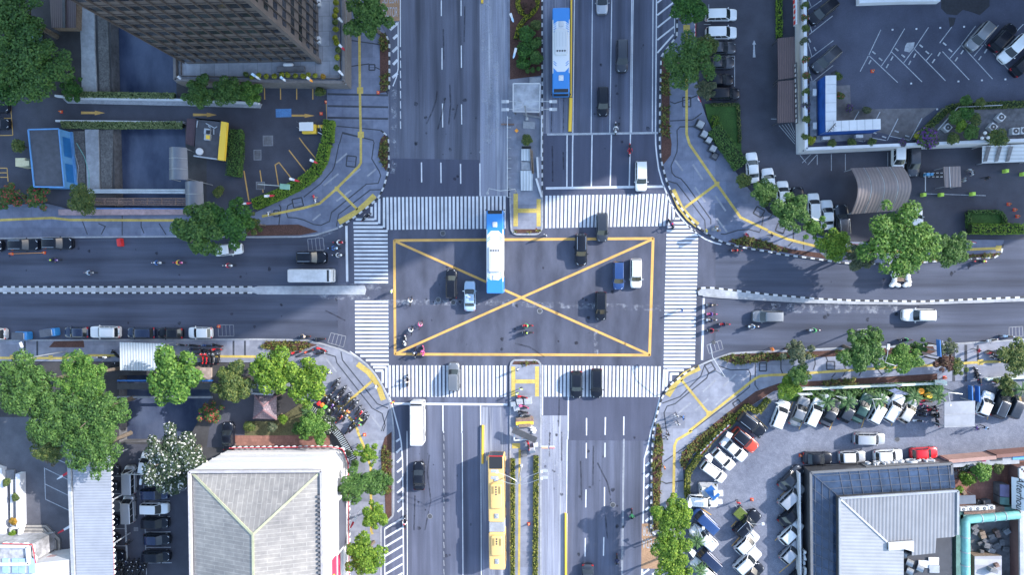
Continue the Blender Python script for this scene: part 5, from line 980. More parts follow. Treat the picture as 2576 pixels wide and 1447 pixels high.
# ================================================================ vehicles
# kind: length, width, height, belt z, tail z, hood z back/front, cabin base rear/front (fractions of length from the tail), roof rear/front
KIND = {'sedan': (4.45,1.74,1.45,.92,.96,.92,.74,.15,.73,.29,.545),'hatch': (3.85,1.68,1.50,.93,.93,.94,.76,.025,.73,.13,.545),'mpv': (4.4,1.70,1.72,.98,.98,.99,.82,.015,.77,.065,.60),
        'suv': (4.65,1.84,1.80,1.06,1.06,1.06,.92,.015,.70,.08,.555),'van': (4.35,1.68,1.92,1.05,1.05,1.02,.85,.008,.88,.025,.76),'pickup': (4.9,1.78,1.75,1.0,.98,1.0,.86,.36,.72,.40,.57)}
def car_proto(kind):
    L,W,Hh,zb,zt,h0,h1,cb0,cb1,cr0,cr1 = KIND[kind]; hw = W / 2
    r = thing('parked_car','x','car',(0,0,0)); X = lambda f: (f - .5) * L
    st = [(0,.80,.60),(.018,.90,.85),(.06,.97,1),(.2,1,1),(.5,1,1),(.72,1,1),(.86,.985,1),(.945,.93,1),(.985,.82,.86),(1,.70,.62)]
    mb = MB(); rings = []
    for f,wf,zf in st:
        top = zt if f < cb0 else (zb if f < cb1 else h0 + (h1 - h0) * ((f - cb1) / (1 - cb1)) ** 1.4)
        if f < .06: top = min(top,.25 + (zt - .25) * (.72 + .28 * f / .06))
        if f > .98: top = .25 + (top - .25) * (zf + .1)
        w = hw * wf; rings.append([(X(f),s * y,z) for s,seq in ((-1,((.8 * w,.22),(w,.36),(w,.62),(.975 * w,top - .07),(.86 * w,top),(.42 * w,top + .025))),(1,((.42 * w,top + .025),(.86 * w,top),(.975 * w,top - .07),(w,.62),(w,.36),(.8 * w,.22)))) for y,z in seq])
    n = len(rings[0]); vs = [v for q in rings for v in q]; fs = [list(range(n - 1,-1,-1)),list(range((len(st) - 1) * n,len(st) * n))]
    for i in range(len(st) - 1):
        for j in range(n): fs.append((i * n + j,i * n + (j + 1) % n,(i + 1) * n + (j + 1) % n,(i + 1) * n + j))
    mb.add(vs,fs,0)
    ys = (-1,-.5,.5,1)
    def ring(xr,xf,w,z,bow,bowr): return [(xf + bow * (1 - y * y),y * w,z) for y in ys] + [(xr - bowr * (1 - y * y),y * w,z) for y in reversed(ys)]
    rw = .80 if kind != 'van' else .87
    g0 = ring(X(cb0),X(cb1),hw * .93,zb - .04,.13,.05); g1 = ring(X(cr0),X(cr1),hw * rw,Hh - .06,.07,.03); g2 = ring(X(cr0) + .1,X(cr1) - .12,hw * (rw - .09),Hh,.05,.02)
    b = len(mb.v); mb.add(g0 + g1 + g2,[(i,(i + 1) % 8,8 + (i + 1) % 8,8 + i) for i in range(8)] + [(8 + i,8 + (i + 1) % 8,16 + (i + 1) % 8,16 + i) for i in range(8)] + [list(range(16,24))],1)
    for k in range(8): mb.m[-17 + k] = 0
    if kind in ('mpv','van','suv'):
        for y in (-.5,-.25,0,.25,.5): mb.box(((X(cr0) + X(cr1)) / 2,y * hw * (rw - .05),Hh + .004),((cr1 - cr0) * L * .78,.035,.012),0,1)
    if kind == 'pickup': mb.box((X(.19),0,zt + .012),(L * .30,hw * 1.55,.02),0,2)
    body = mb.build('body',[pnt('white'),pnt('white'),M['dark']],r,False,smooth=True)
    def pane(lo,hi,idx,name,a=.10,bb=.93,off=.014):
        q = []; p0 = [Vector(lo[i]) for i in idx]; p1 = [Vector(hi[i]) for i in idx]
        def shr(ps): c = (ps[0] + ps[-1]) / 2; return [c + (p - c) * .93 for p in ps]
        lo_ = shr([u.lerp(v,a) for u,v in zip(p0,p1)]); hi_ = shr([u.lerp(v,bb) for u,v in zip(p0,p1)])
        nrm = (lo_[-1] - lo_[0]).cross(hi_[0] - lo_[0]).normalized(); c = (lo_[0] + hi_[-1]) / 2
        if nrm.dot(Vector((c.x,c.y,.3))) < 0: nrm = -nrm
        k = len(idx); m2 = MB(); m2.add([p + nrm * off for p in lo_ + hi_],[(i,i + 1,k + i + 1,k + i) for i in range(k - 1)]); return m2.build(name,M['glass'],r,False,smooth=True,normals=False)
    pane(g0,g1,(0,1,2,3),'windshield'); pane(g0,g1,(4,5,6,7),'rear_window',.15,.9)
    for i in ((3,4),(7,0)):
        a0,b0,a1,b1 = Vector(g0[i[0]]),Vector(g0[i[1]]),Vector(g1[i[0]]),Vector(g1[i[1]]); m2 = MB(); o = Vector((0,.014 if a0.y > 0 else -.014,.006)); cut = ((.05,.45),(.48,.93)) if kind in ('sedan','hatch','pickup') else ((.04,.36),(.385,.66),(.685,.95))
        for u,v in cut: m2.add([p + o for p in (a0.lerp(a1,.16).lerp(b0.lerp(b1,.16),u),a0.lerp(a1,.16).lerp(b0.lerp(b1,.16),v),a0.lerp(a1,.9).lerp(b0.lerp(b1,.9),v),a0.lerp(a1,.9).lerp(b0.lerp(b1,.9),u))],[(0,1,2,3)])
        m2.build('side_window',M['glass'],r,False,normals=False)
    for s in (-1,1):
        zf = h0 + (h1 - h0) * .75
        m2 = MB(); m2.add([(X(.992),s * hw * .40,zf - .16),(X(.985),s * hw * .76,zf - .12),(X(.925),s * hw * .93,zf - .06),(X(.925),s * hw * .70,zf + .045),(X(.972),s * hw * .45,zf + .015)],[(0,1,2,3,4)]); m2.build('headlight',M['lampglass'],r,False,normals=False)
        m2 = MB(); m2.add([(X(-.004),s * hw * .62,zb - .32),(X(.012),s * hw * .93,zb - .32),(X(.05),s * hw * .985,zb - .12),(X(.035),s * hw * .9,zb + .03),(X(.012),s * hw * .6,zb - .02)],[(0,1,2,3,4)]); m2.build('taillight',M['redlamp'],r,False,normals=False)
        m2 = MB(); m2.rbox((X(cb1) - .28,s * (hw + .10),zb + .06),(.12,.2,.14),.04,.04); k = m2.build('wing_mirror',pnt('white'),r,False,smooth=True)
        for f in (.17,.815): m2 = MB(); m2.cyl((X(f),s * (hw - .17),.31),(X(f),s * (hw + .012),.31),.31,n=14); m2.cyl((X(f),s * (hw + .012),.31),(X(f),s * (hw + .022),.31),.19,n=10,mi=1); m2.build('wheel',[M['black'],M['chrome']],r,False,smooth=True)
        if kind == 'suv': m2 = MB(); m2.bar((X(cr0) + .15,s * hw * .69,Hh + .03),(X(cr1) - .2,s * hw * .69,Hh + .03),.05,.05); m2.build('roof_rail',M['chrome'],r,False)
    m2 = MB(); m2.add([(X(1.0),-hw * .5,.45),(X(1.0),hw * .5,.45),(X(.998),hw * .5,.62),(X(.998),-hw * .5,.62)],[(0,1,2,3)]); m2.v = [(v[0] + .012,v[1],v[2]) for v in m2.v]; m2.build('grille',M['dark'],r,False)
    return r
PROTO = {}
def place(kind,maker,name,loc,rz,label,cat,group,cols):
    if kind not in PROTO: r = maker(); PROTO[kind] = [r,True]
    r,fresh = PROTO[kind]
    if fresh: PROTO[kind][1] = False; r.name = name; o = r
    else: o = r.copy(); COL.objects.link(o); o.name = name; copykids(r,o)
    o.location = loc; o.rotation_euler = (0,0,rz); tag(o,label,cat,group); cols(o) if cols else None
    return o
def copykids(src,dst):
    for c in list(kids(src)):
        d = c.copy(); COL.objects.link(d); adopt(d,dst); copykids(c,d)
def kid(o,base): return [c for c in kids(o) if c.name.split('.')[0] == base]
def car(rc,x,y,h,kind,col,label,group=None,z=0.0,roof=None,name='parked_car',cat='car',sl=1.0,spare=False):
    p = T(rc,x,y,z + .85); loc = Vector((p.x,p.y,z + .012))
    def cols(o):
        b = kid(o,'body')[0]; paint(b,0,pnt(col)); paint(b,1,pnt(roof or col))
        for m in kid(o,'wing_mirror'): paint(m,0,pnt(col if kind != 'van' else 'black'))
    o = place(kind,lambda: car_proto(kind),name,loc,math.radians(h),label,cat,group,cols); o.scale = (sl * R.uniform(.965,1.03),R.uniform(.97,1.02),R.uniform(.97,1.03))
    if spare: m = MB(); L = KIND[kind][0]; m.cyl((-L / 2 - .2,0,.95),(-L / 2 - .0,0,.95),.34,n=16); q = m.build('spare_wheel',pnt(col),o,False,smooth=True)
    if name == 'taxi': m = MB(); m.rbox((-.1,0,1.53),(.22,.6,.14),.06,.05); m.build('roof_light',M['whitemetal'],o,False,smooth=True)
    return o
g1,g2,g3,g4 = 'cars parked in the shaded northeast row','cars parked along the northeast plaza','cars on the raised deck','cars driving on the main road'
g5,g6,g7,g8 = 'cars parked along the west road','cars slanted along the southeast fence','cars in the restaurant car park','cars in the narrow southwest car park'
for a in [
 (0,-62,1075,0,'sedan','black','black car cut by the left edge, upper of two beside the driveway','cars at the west edge'),(0,-50,1245,0,'sedan','black','black car cut by the left edge, lower of two beside the driveway','cars at the west edge'),
 (0,352,405,88,'van','teal','teal grey van half hidden under the big northwest tree'),
 (2,907,-18,270,'sedan','silver','silver sedan cut by the top edge in the second traffic lane',g4),(2,1108,560,270,'mpv','dark grey','long charcoal minivan right of the upper blue bus',g4,0,None,'car','car',1.1),(2,916,1018,270,'mpv','black','black minivan with white headlights behind the police motorcycle',g4,0,None,'car'),
 (2,2107,147,0,'mpv','white','white minivan topmost in the shaded northeast row',g1),(2,2107,327,0,'mpv','white','white minivan second from the top in the shaded row',g1),(2,2100,480,0,'sedan','dark grey','dark grey sedan third in the shaded row, tail under the round tree',g1),
 (2,2085,630,0,'sedan','dark grey','charcoal sedan fourth in the shaded row beside the tree crown',g1),(2,2090,803,0,'hatch','black','black car fifth in the shaded row with a glossy roof',g1),(2,2140,943,0,'mpv','black','black minivan lowest in the shaded row above the small lawn',g1),
 (3,555,112,219,'mpv','black','black car slanted on the deck near its upper left corner',g3,DZ),(3,588,597,222,'mpv','dark grey','dark minivan with pale windscreen slanted beside the blue hoarding',g3,DZ),(3,2132,365,229,'mpv','grey','grey car with pale roof, leftmost of the four at the deck right edge',g3,DZ,None,'parked_car','car',.97),
 (3,2372,372,48,'mpv','black','black car with roof rails, second of the four at the deck right edge',g3,DZ),(3,2472,490,225,'mpv','white','white roofed car at the deck right edge',g3,DZ),(3,2600,625,42,'mpv','black','black car with red tail lamps cut by the right edge on the deck',g3,DZ),
 (12,1300,322,270,'mpv','white','white minivan waiting at the northeast stop line',g4,0,None,'car'),(12,908,838,270,'mpv','dark grey','dark grey minivan crossing the northeast zebra stripes',g4,0,None,'car'),(12,697,1063,270,'suv','black','black car with chrome roof rails entering the yellow box',g4,0,None,'car'),
 (12,1073,1325,270,'mpv','blue','blue minivan inside the yellow box junction',g4,0,None,'car'),(12,1248,1303,270,'mpv','white','white minivan inside the yellow box junction',g4,0,None,'car'),(22,895,185,270,'mpv','black','black minivan with roof ribs in the lower right of the box junction',g4,0,None,'car'),
 (12,2420,236,95,'sedan','white','white sedan topmost in the curved row beside the northeast hedge',g2),(13,8,372,97,'hatch','white','white hatchback second in the curved northeast row',g2),(13,150,520,93,'mpv','white','white car third in the curved row, tail under a tree',g2),(13,300,555,90,'hatch','black','small black car between two white ones in the curved northeast row',g2,0,None,'parked_car','car',.92),
 (13,460,645,92,'mpv','white','long white minivan in the middle of the curved northeast row',g2),(13,597,712,93,'sedan','white','white sedan right of the long white minivan',g2),(13,745,775,95,'suv','dark grey','dark car with grey rear roof at the end of the curved row',g2),(13,1312,130,270,'mpv','white','white car parked under the deck wall beside the vaulted canopy',g2),(13,1463,170,270,'mpv','dark grey','dark grey car parked right of the vaulted canopy',g2),(13,1478,790,82,'mpv','white','white car with only its nose showing beside the biggest tree',g2),
 (10,240,1016,0,'suv','black','black car at the west kerb left of the road sign','cars waiting at the west kerb'),(10,580,1002,0,'suv','black','black car at the west kerb under the road sign','cars waiting at the west kerb'),(10,-115,1022,0,'suv','black','black car at the west kerb cut by the left edge','cars waiting at the west kerb'),(10,2295,1064,6,'sedan','white','pale sedan pulling out from under the roadside tree',None,0,None,'car'),
 (11,558,1143,0,'suv','black','black car with chrome rails waiting above the white minibus',None,0,None,'car'),(11,1965,1410,90,'mpv','black','black minivan left of the pale blue taxi',g4,0,None,'car'),
 (20,-80,465,180,'suv','white','white off roader with spare wheel cut by the left edge',g5,0,None,'parked_car','car',1.0,True),(20,765,450,180,'hatch','navy','dark blue hatchback between blue three wheeler and white off roader',g5),(20,1055,447,180,'suv','white','white off roader with round white spare wheel in the kerbside row',g5,0,None,'parked_car','car',1.0,True),
 (20,1415,455,180,'mpv','navy','navy minivan above the white corrugated stall',g5),(20,1710,460,180,'hatch','black','black hatchback left of the white one in the kerbside row',g5),(20,2010,455,180,'hatch','white','white hatchback last in the kerbside row',g5),
 (30,2292,55,92,'sedan','black','black sedan on the driveway beside the gazebo'),(21,1990,900,90,'mpv','grey','grey minivan driving over the southwest zebra stripes',g4,0,None,'car'),(22,650,978,270,'hatch','black','black hatchback on the southeast stripes, left of two',g4,0,None,'car','car',1.1),(22,853,965,270,'mpv','black','black minivan braking on the southeast stripes, right of two',g4,0,None,'car'),
 (22,2575,290,180,'mpv','grey','grey minivan driving west on the east road',None,0,None,'car'),(23,1520,277,180,'suv','white','white off roader driving west on the east road',None,0,None,'car'),(22,2410,1378,322,'suv','black','black car highest in the slanted left row of the restaurant car park',g7),
 (23,125,1280,69,'mpv','white','white minivan, leftmost of the slanted fence row',g6),(23,322,1250,68,'sedan','grey','grey sedan, second of the slanted fence row',g6),(23,468,1258,66,'mpv','white','white minivan, third of the slanted fence row',g6),(23,632,1258,64,'sedan','dark grey','dark sedan, fourth of the slanted fence row',g6),(23,812,1232,63,'hatch','dark grey','dark hatchback, fifth of the slanted fence row',g6),
 (23,950,1215,64,'sedan','green','dark green sedan, sixth of the slanted fence row',g6),(23,1115,1225,62,'mpv','white','white minivan, seventh of the slanted fence row',g6),(23,1258,1208,60,'suv','white','large white car, eighth of the slanted fence row',g6),(23,1412,1240,60,'hatch','beige','beige white hatchback, last of the slanted fence row',g6),
 (23,2190,1175,69,'hatch','white','white car right of the gate canopy',g6),(23,2355,1158,68,'suv','black','black car with grey roof right of the gate, middle of three',g6,0,'dark grey'),(23,2500,1172,68,'mpv','dark grey','dark grey minivan at the right edge near the gate',g6),
 (30,1308,492,90,'van','silver','silver van in the narrow car park, upper of two',g8),(30,1297,787,91,'van','silver','silver van in the narrow car park, lower of two',g8),(30,1052,400,0,'sedan','dark grey','dark car nose poking from the long shed, topmost',g8),(30,1062,562,0,'hatch','dark grey','dark car nose poking from the long shed, second from the top',g8),
 (30,1078,755,0,'sedan','grey','grey covered car nose poking from the long shed',g8),(30,1055,912,0,'mpv','black','black car nose poking from the long shed, fourth',g8),(30,1056,1090,0,'mpv','black','black car with bright headlamps poking from the long shed',g8),(30,1105,1260,0,'mpv','black','black car nose poking from the long shed, lowest',g8),
 (30,1540,482,0,'sedan','black','black car half under the white flowering tree',g8),(30,1555,635,0,'mpv','navy','navy car just below the white flowering tree',g8),(30,1555,780,0,'mpv','white','white car in the right row beside the white hall',g8),(30,1560,927,0,'mpv','black','black minivan below the white car by the white hall',g8),(30,1572,1095,0,'hatch','black','black hatchback second from the bottom by the white hall',g8,0,'navy','parked_car','car',1.12),(30,1572,1265,0,'mpv','black','black car lowest in the row by the white hall',g8),(30,1460,330,80,'hatch','white','small white car under the white flowering tree',g8),(30,1740,565,10,'sedan','dark grey','dark car with its nose under the flowering tree, nearest the white hall',g8),
 (31,1637,457,90,'sedan','black','black sedan driving up the southwest lanes',g4,0,None,'car'),(32,762,1490,270,'sedan','dark grey','dark sedan cut by the bottom edge of the main road',g4,0,None,'car'),
 (32,2342,92,320,'suv','orange','orange red car with black roof in the restaurant car park',g7,0,'black','parked_car','car',.93),(32,2235,187,320,'sedan','white','white sedan below the orange red car',g7),(32,2128,288,318,'hatch','white','white hatchback third in the slanted left row',g7),(32,2030,412,324,'mpv','white','white car just above the folded blue sign',g7,0,None,'parked_car','car',.95),
 (32,1920,705,357,'mpv','white','white car beneath the folded blue sign',g7),(32,1940,900,137,'van','blue','bright blue van under the car park trees',g7),(32,1930,1075,139,'suv','white','white roofed car behind the palm below the blue van',g7,0,None),(32,1970,1278,137,'van','navy','navy van low in the slanted left row',g7),(32,1930,1400,139,'mpv','white','white car at the bottom edge of the slanted left row',g7),
 (32,2368,930,47,'suv','black','black car with silver rail beside the turf covered cart',g7),(32,2365,1130,45,'hatch','white','white hatchback below the black car with silver rail',g7,0,None,'parked_car','car',1.08),(32,2370,1308,45,'suv','white','white car lowest but one in the middle row',g7),(32,2420,1440,45,'hatch','black','black car at the bottom edge of the middle row',g7),
 (33,1023,80,0,'mpv','silver','silver minivan driving through the restaurant car park',g7,0,None,'car'),(33,500,277,1,'sedan','black','black sedan leftmost along the restaurant front',g7,0,None,'parked_car','car',.97),(33,850,262,3,'hatch','silver','silver white hatchback along the restaurant front',g7,0,'white'),(33,1215,250,4,'hatch','white','white car along the restaurant front',g7,0,None,'parked_car','car',1.07),(33,1575,225,4,'hatch','red','bright red hatchback along the restaurant front',g7,0,None,'parked_car','car',.97),
 (33,235,478,47,'sedan','dark grey','dark grey sedan topmost against the restaurant west wall',g7),(33,240,655,46,'mpv','silver','silver car second against the restaurant west wall',g7),(33,245,840,43,'sedan','black','black sedan third against the restaurant west wall',g7),(33,234,1025,46,'hatch','white','white hatchback fourth against the restaurant west wall',g7,0,None,'parked_car','car',1.1),(33,235,1222,49,'hatch','silver','silver hatchback fifth against the restaurant west wall',g7),(33,270,1500,47,'sedan','black','black car cut by the bottom edge at the restaurant wall',g7)]:
    car(a[0],a[1],a[2],a[3],a[4],a[5],a[6],a[7] if len(a) > 7 else None,a[8] if len(a) > 8 else 0.0,a[9] if len(a) > 9 else None,a[10] if len(a) > 10 else 'parked_car',a[11] if len(a) > 11 else 'car',a[12] if len(a) > 12 else 1.0,a[13] if len(a) > 13 else False)
car(21,2150,85,90,'sedan','taxi','pale blue taxi with a roof light left of the blue and white bus',g4,0,None,'taxi','taxi')
# ---------------------------------------------------------------- buses
def bus_body(r,x0,x1,W,z0,z1,base,glass=True,front=True):
    mb = MB(); mb.rbox(((x0 + x1) / 2,0,(z0 + z1) / 2),(x1 - x0,W,z1 - z0),.22,.13); mb.build('body',base,r,False,smooth=True)
    for s in (-1,1): m = MB(); m.add([(x0 + .5,s * (W / 2 + .012),z0 + 1.0),(x1 - .7,s * (W / 2 + .012),z0 + 1.0),(x1 - .7,s * (W / 2 + .012),z1 - .45),(x0 + .5,s * (W / 2 + .012),z1 - .45)],[(0,1,2,3)]); m.build('side_windows',M['glass'],r,False)
def bus_wheels(r,xs,W,rad=.48):
    for x in xs:
        for s in (-1,1): m = MB(); m.cyl((x,s * (W / 2 - .3),rad),(x,s * (W / 2 + .02),rad),rad,n=16); m.cyl((x,s * (W / 2 + .02),rad),(x,s * (W / 2 + .03),rad),rad * .6,n=10,mi=1); m.build('wheel',[M['black'],M['chrome']],r,False)
def sheet_part(r,name,pts,z,m): b = MB(); b.poly([(x,y,z) for x,y in pts]); return b.build(name,m,r,False)
def bus_proto():
    r = thing('city_bus','x','bus',(0,0,0)); L,W,zt = 12.2,2.5,3.2; h = L / 2; bus_body(r,-h,h,W,.35,zt,mat('bus_white',(.58,.59,.61),.35,0,coat=.5)); bus_wheels(r,(-3.2,3.6),W)
    bl = pnt('busblue'); w = W / 2 - .14; z = zt + .006
    for x0,x1,n in ((-h - .004,-h + 1.95,'rear_shell'),(h - 3.0,h + .004,'front_shell')): b = MB(); b.rbox(((x0 + x1) / 2,0,.35 + (zt - .35) / 2 + .002),(x1 - x0,W + .01,zt - .35),.22,.13); b.build(n,bl,r,False,smooth=True)
    sheet_part(r,'front_livery',[(h - .55,-w),(h - .55,w),(2.55,w),(3.05,w - .55)][:0] + [(h - .6,-w),(h - .6,w),(2.5,w),(3.1,w * .5),(3.1,-w * .5),(2.5,-w)],z,bl); sheet_part(r,'rear_livery',[(-h + .12,-w),(-h + .12,w),(-h + 2.4,w),(-h + 1.95,w * .5),(-h + 1.95,-w * .5),(-h + 2.4,-w)],z,bl)
    for s in (-1,1):
        for x0,x1 in ((-h + .3,-h + 2.3),(2.6,h - .8)): b = MB(); b.add([(x0,s * (W / 2 + .02),.5),(x1,s * (W / 2 + .02),.5),(x1,s * (W / 2 + .02),3.0),(x0,s * (W / 2 + .02),3.0)],[(0,1,2,3)]); b.build('side_livery',bl,r,False)
        b = MB()
        for k in range(4): b.stripe((-h + 2.55 + .32 * k,s * w * .98,z),(-h + 2.25 + .32 * k,s * w * .62,z),.10,0,z)
        for k in range(2): b.stripe((1.55 + .32 * k,s * w * .98,z),(1.95 + .32 * k,s * w * .6,z),.10,0,z)
        b.build('roof_stripe',bl,r,False)
    b = MB(); b.rbox((-1.1,0,zt + .16),(3.7,1.85,.32),.25,.12); ac = b.build('roof_air_conditioner',mat('unit_white',(.50,.51,.53),.5,0),r,False,smooth=True)
    for k in range(4): b = MB(); b.cyl((.2,-.54 + .36 * k,zt + .322),(.2,-.54 + .36 * k,zt + .345),.135,n=12); b.build('fan',M['darkmetal'],ac,False)
    for k in range(7): b = MB(); b.box((-1.45,-.66 + .22 * k,zt + .326),(2.1,.03,.012)); b.build('grille_bar',M['greymetal'],ac,False) if k % 2 == 0 else None
    for x in (-h + 2.35,h - 2.1): b = MB(); b.rbox((x,0,zt + .05),(.78,.7,.1),.1,.05); b.build('roof_hatch',M['whitemetal'],r,False,smooth=True)
    b = MB(); b.add([(h - .52,-1.05,zt - .05),(h - .52,1.05,zt - .05),(h + .03,1.08,zt - .75),(h + .03,-1.08,zt - .75)],[(0,1,2,3)]); b.box((h - .28,0,zt - .1),(.5,2.1,.24)); b.add([(h + .03,-1.08,zt - .75),(h + .03,1.08,zt - .75),(h + .02,1.08,1.2),(h + .02,-1.08,1.2)],[(0,1,2,3)]); b.build('windshield',M['dark'],r,False)
    for s in (-1,1): b = MB(); b.rbox((h + .1,s * 1.35,2.5),(.2,.18,.4),.05,.05); b.build('wing_mirror',M['dark'],r,False)
    return r
def put(kind,maker,name,x,y,h,label,cat,group,z=1.8):
    p = P(x,y,z); return place(kind,maker,name,(p.x,p.y,.012),math.radians(h),label,cat,group,None)
put('bus',bus_proto,'city_bus',1411.5,126,270,'blue and white bus in the concrete lane beside the median garden','bus','blue and white buses',3.1); put('bus',bus_proto,'city_bus',1245,634,90,'blue and white bus crossing the yellow box junction','bus','blue and white buses',3.1)
def artic():
    r = thing('articulated_bus','long yellow articulated bus in the south bus lane','bus',(0,0,0)); W,zt = 2.4,3.15; ye = pnt('busyellow'); h = 8.5
    bus_body(r,h - 9.85,h,W,.35,zt,ye); bus_body(r,-h,h - 11.4,W,.35,zt,ye); bus_wheels(r,(-h + 2.2,.4,5.6),W)
    b = MB()
    for k in range(12): x = h - 11.36 + k * .124; b.rbox((x + .06,0,1.75),(.1,W - .15,2.5),.04,.04)
    b.build('bellows',mat('bellows_grey',(.36,.38,.42),.7,.1,4),r,False)
    for x,n,l in ((h - 5.9,4,3.7),(h - 13.3,3,3.0)):
        b = MB(); b.rbox((x,0,zt + .16),(l,1.75,.34),.3,.16); ac = b.build('roof_air_conditioner',ye,r,False,smooth=True)
        for k in range(n): b = MB(); b.cyl((x + l * .5 - .45 - .36 * k,0,zt + .332),(x + l * .5 - .45 - .36 * k,0,zt + .35),.13,n=12); b.build('fan',M['darkmetal'],ac,False)
        for s in (-1,1): b = MB(); b.box((x + l * .5 - .9,s * .5,zt + .335),(1.1,.32,.02)); b.build('vent_grille',mat('vent_olive',(.22,.17,.07),.6,0),ac,False)
    for x in (h - 3.3,h - 8.9,h - 15.7): b = MB(); b.rbox((x,0,zt + .06),(.75,.6,.12),.06,.05); b.add([(x - .2,-.2,zt + .125),(x + .2,-.2,zt + .125),(x,0,zt + .2),(x - .2,.2,zt + .125),(x + .2,.2,zt + .125)],[(0,1,2),(1,4,2),(4,3,2),(3,0,2)]); b.build('roof_hatch',M['greymetal'],r,False)
    b = MB(); b.rbox((h - .95,0,zt + .03),(1.8,1.98,.06),.12,.03); b.build('dark_front_roof',M['dark'],r,False); b = MB(); b.rbox((h + .01,0,1.8),(.1,2.1,2.3),.03,.03); b.build('windshield',M['glass'],r,False)
    b = MB(); b.rbox((h + .04,0,zt + .02),(.12,2.1,.08),.05,.03); b.build('front_trim',M['redlamp'],r,False)
    for s in (-1,1): b = MB(); b.rbox((h - .5,s * 1.36,2.4),(.6,.2,.5),.06,.06); b.build('wing_mirror',ye,r,False)
    p = P(1249,1292,3.1); r.location = (p.x,p.y,.012); r.rotation_euler = (0,0,math.radians(90.6)); return r
artic()
def minibus_proto():
    r = thing('minibus','x','minibus',(0,0,0)); wh = mat('minibus_white',(.50,.51,.54),.5,.12,2,big=.1); bus_body(r,-3.3,3.3,2.0,.4,2.6,wh); bus_wheels(r,(-2,2.1),2.0,.38)
    b = MB(); b.rbox((-.35,0,2.63),(5.9,1.85,.07),.1,.03); b.build('roof_panel',wh,r,False); b = MB(); b.add([(2.72,-.88,2.595),(2.72,.88,2.595),(3.0,.85,2.61),(3.0,-.85,2.61)],[(0,1,2,3)]); b.box((2.85,0,2.6),(.3,1.74,.05)); b.build('windshield',M['dark'],r,False)
    b = MB(); b.add([(3.32,-.85,1.35),(3.32,.85,1.35),(3.2,.85,2.4),(3.2,-.85,2.4)],[(0,1,2,3)]); b.build('front_window',M['glass'],r,False)
    for s in (-1,1): b = MB(); b.rbox((3.15,s * 1.1,2.0),(.2,.15,.35),.05,.05); b.build('wing_mirror',M['dark'],r,False)
    return r
put('minibus',minibus_proto,'minibus',778,694,0,'white roofed minibus waiting on the west road','minibus','white minibuses',2.6); put('minibus',minibus_proto,'minibus',1047,1067,90,'white roofed minibus waiting at the southwest stop line','minibus','white minibuses',2.6)
def bajaj_proto():
    r = thing('auto_rickshaw','x','auto rickshaw',(0,0,0)); bl = pnt('bajaj'); b = MB(); b.rbox((0,0,.65),(2.6,1.25,.7),.25,.15); b.build('body',bl,r,False,smooth=True); b = MB(); b.rbox((.15,0,1.66),(1.9,1.2,.12),.12,.08); b.build('canopy',mat('grey_canopy',(.10,.11,.14),.8,.1,3),r,False)
    b = MB(); b.add([(1.12,-.5,1.0),(1.12,.5,1.0),(.98,.48,1.6),(.98,-.48,1.6)],[(0,1,2,3)]); b.build('windshield',M['glass'],r,False); b = MB(); b.rbox((-1.1,0,1.15),(.42,1.2,.9),.12,.1); b.build('rear_engine_cover',bl,r,False,smooth=True)
    b = MB(); b.box((-.88,0,1.62),(.1,.9,.06)); b.build('rear_trim',M['whitemetal'],r,False)
    for x,y in ((1.0,0),(-.8,.6),(-.8,-.6)): b = MB(); b.cyl((x,y - .06,.25),(x,y + .06,.25),.25,n=12); b.build('wheel',M['black'],r,False)
    for s in (-1,1): b = MB(); b.bar((.95,s * .5,.95),(.95,s * .5,1.62),.05,.05); b.build('canopy_post',bl,r,False)
    return r
put('bajaj',bajaj_proto,'auto_rickshaw',48,846,180,'blue three wheeler with dark canopy, left of two at the kerb','auto rickshaw','blue three wheelers',1.5); put('bajaj',bajaj_proto,'auto_rickshaw',118,838,187,'blue three wheeler with dark canopy, right of two at the kerb','auto rickshaw','blue three wheelers',1.5)
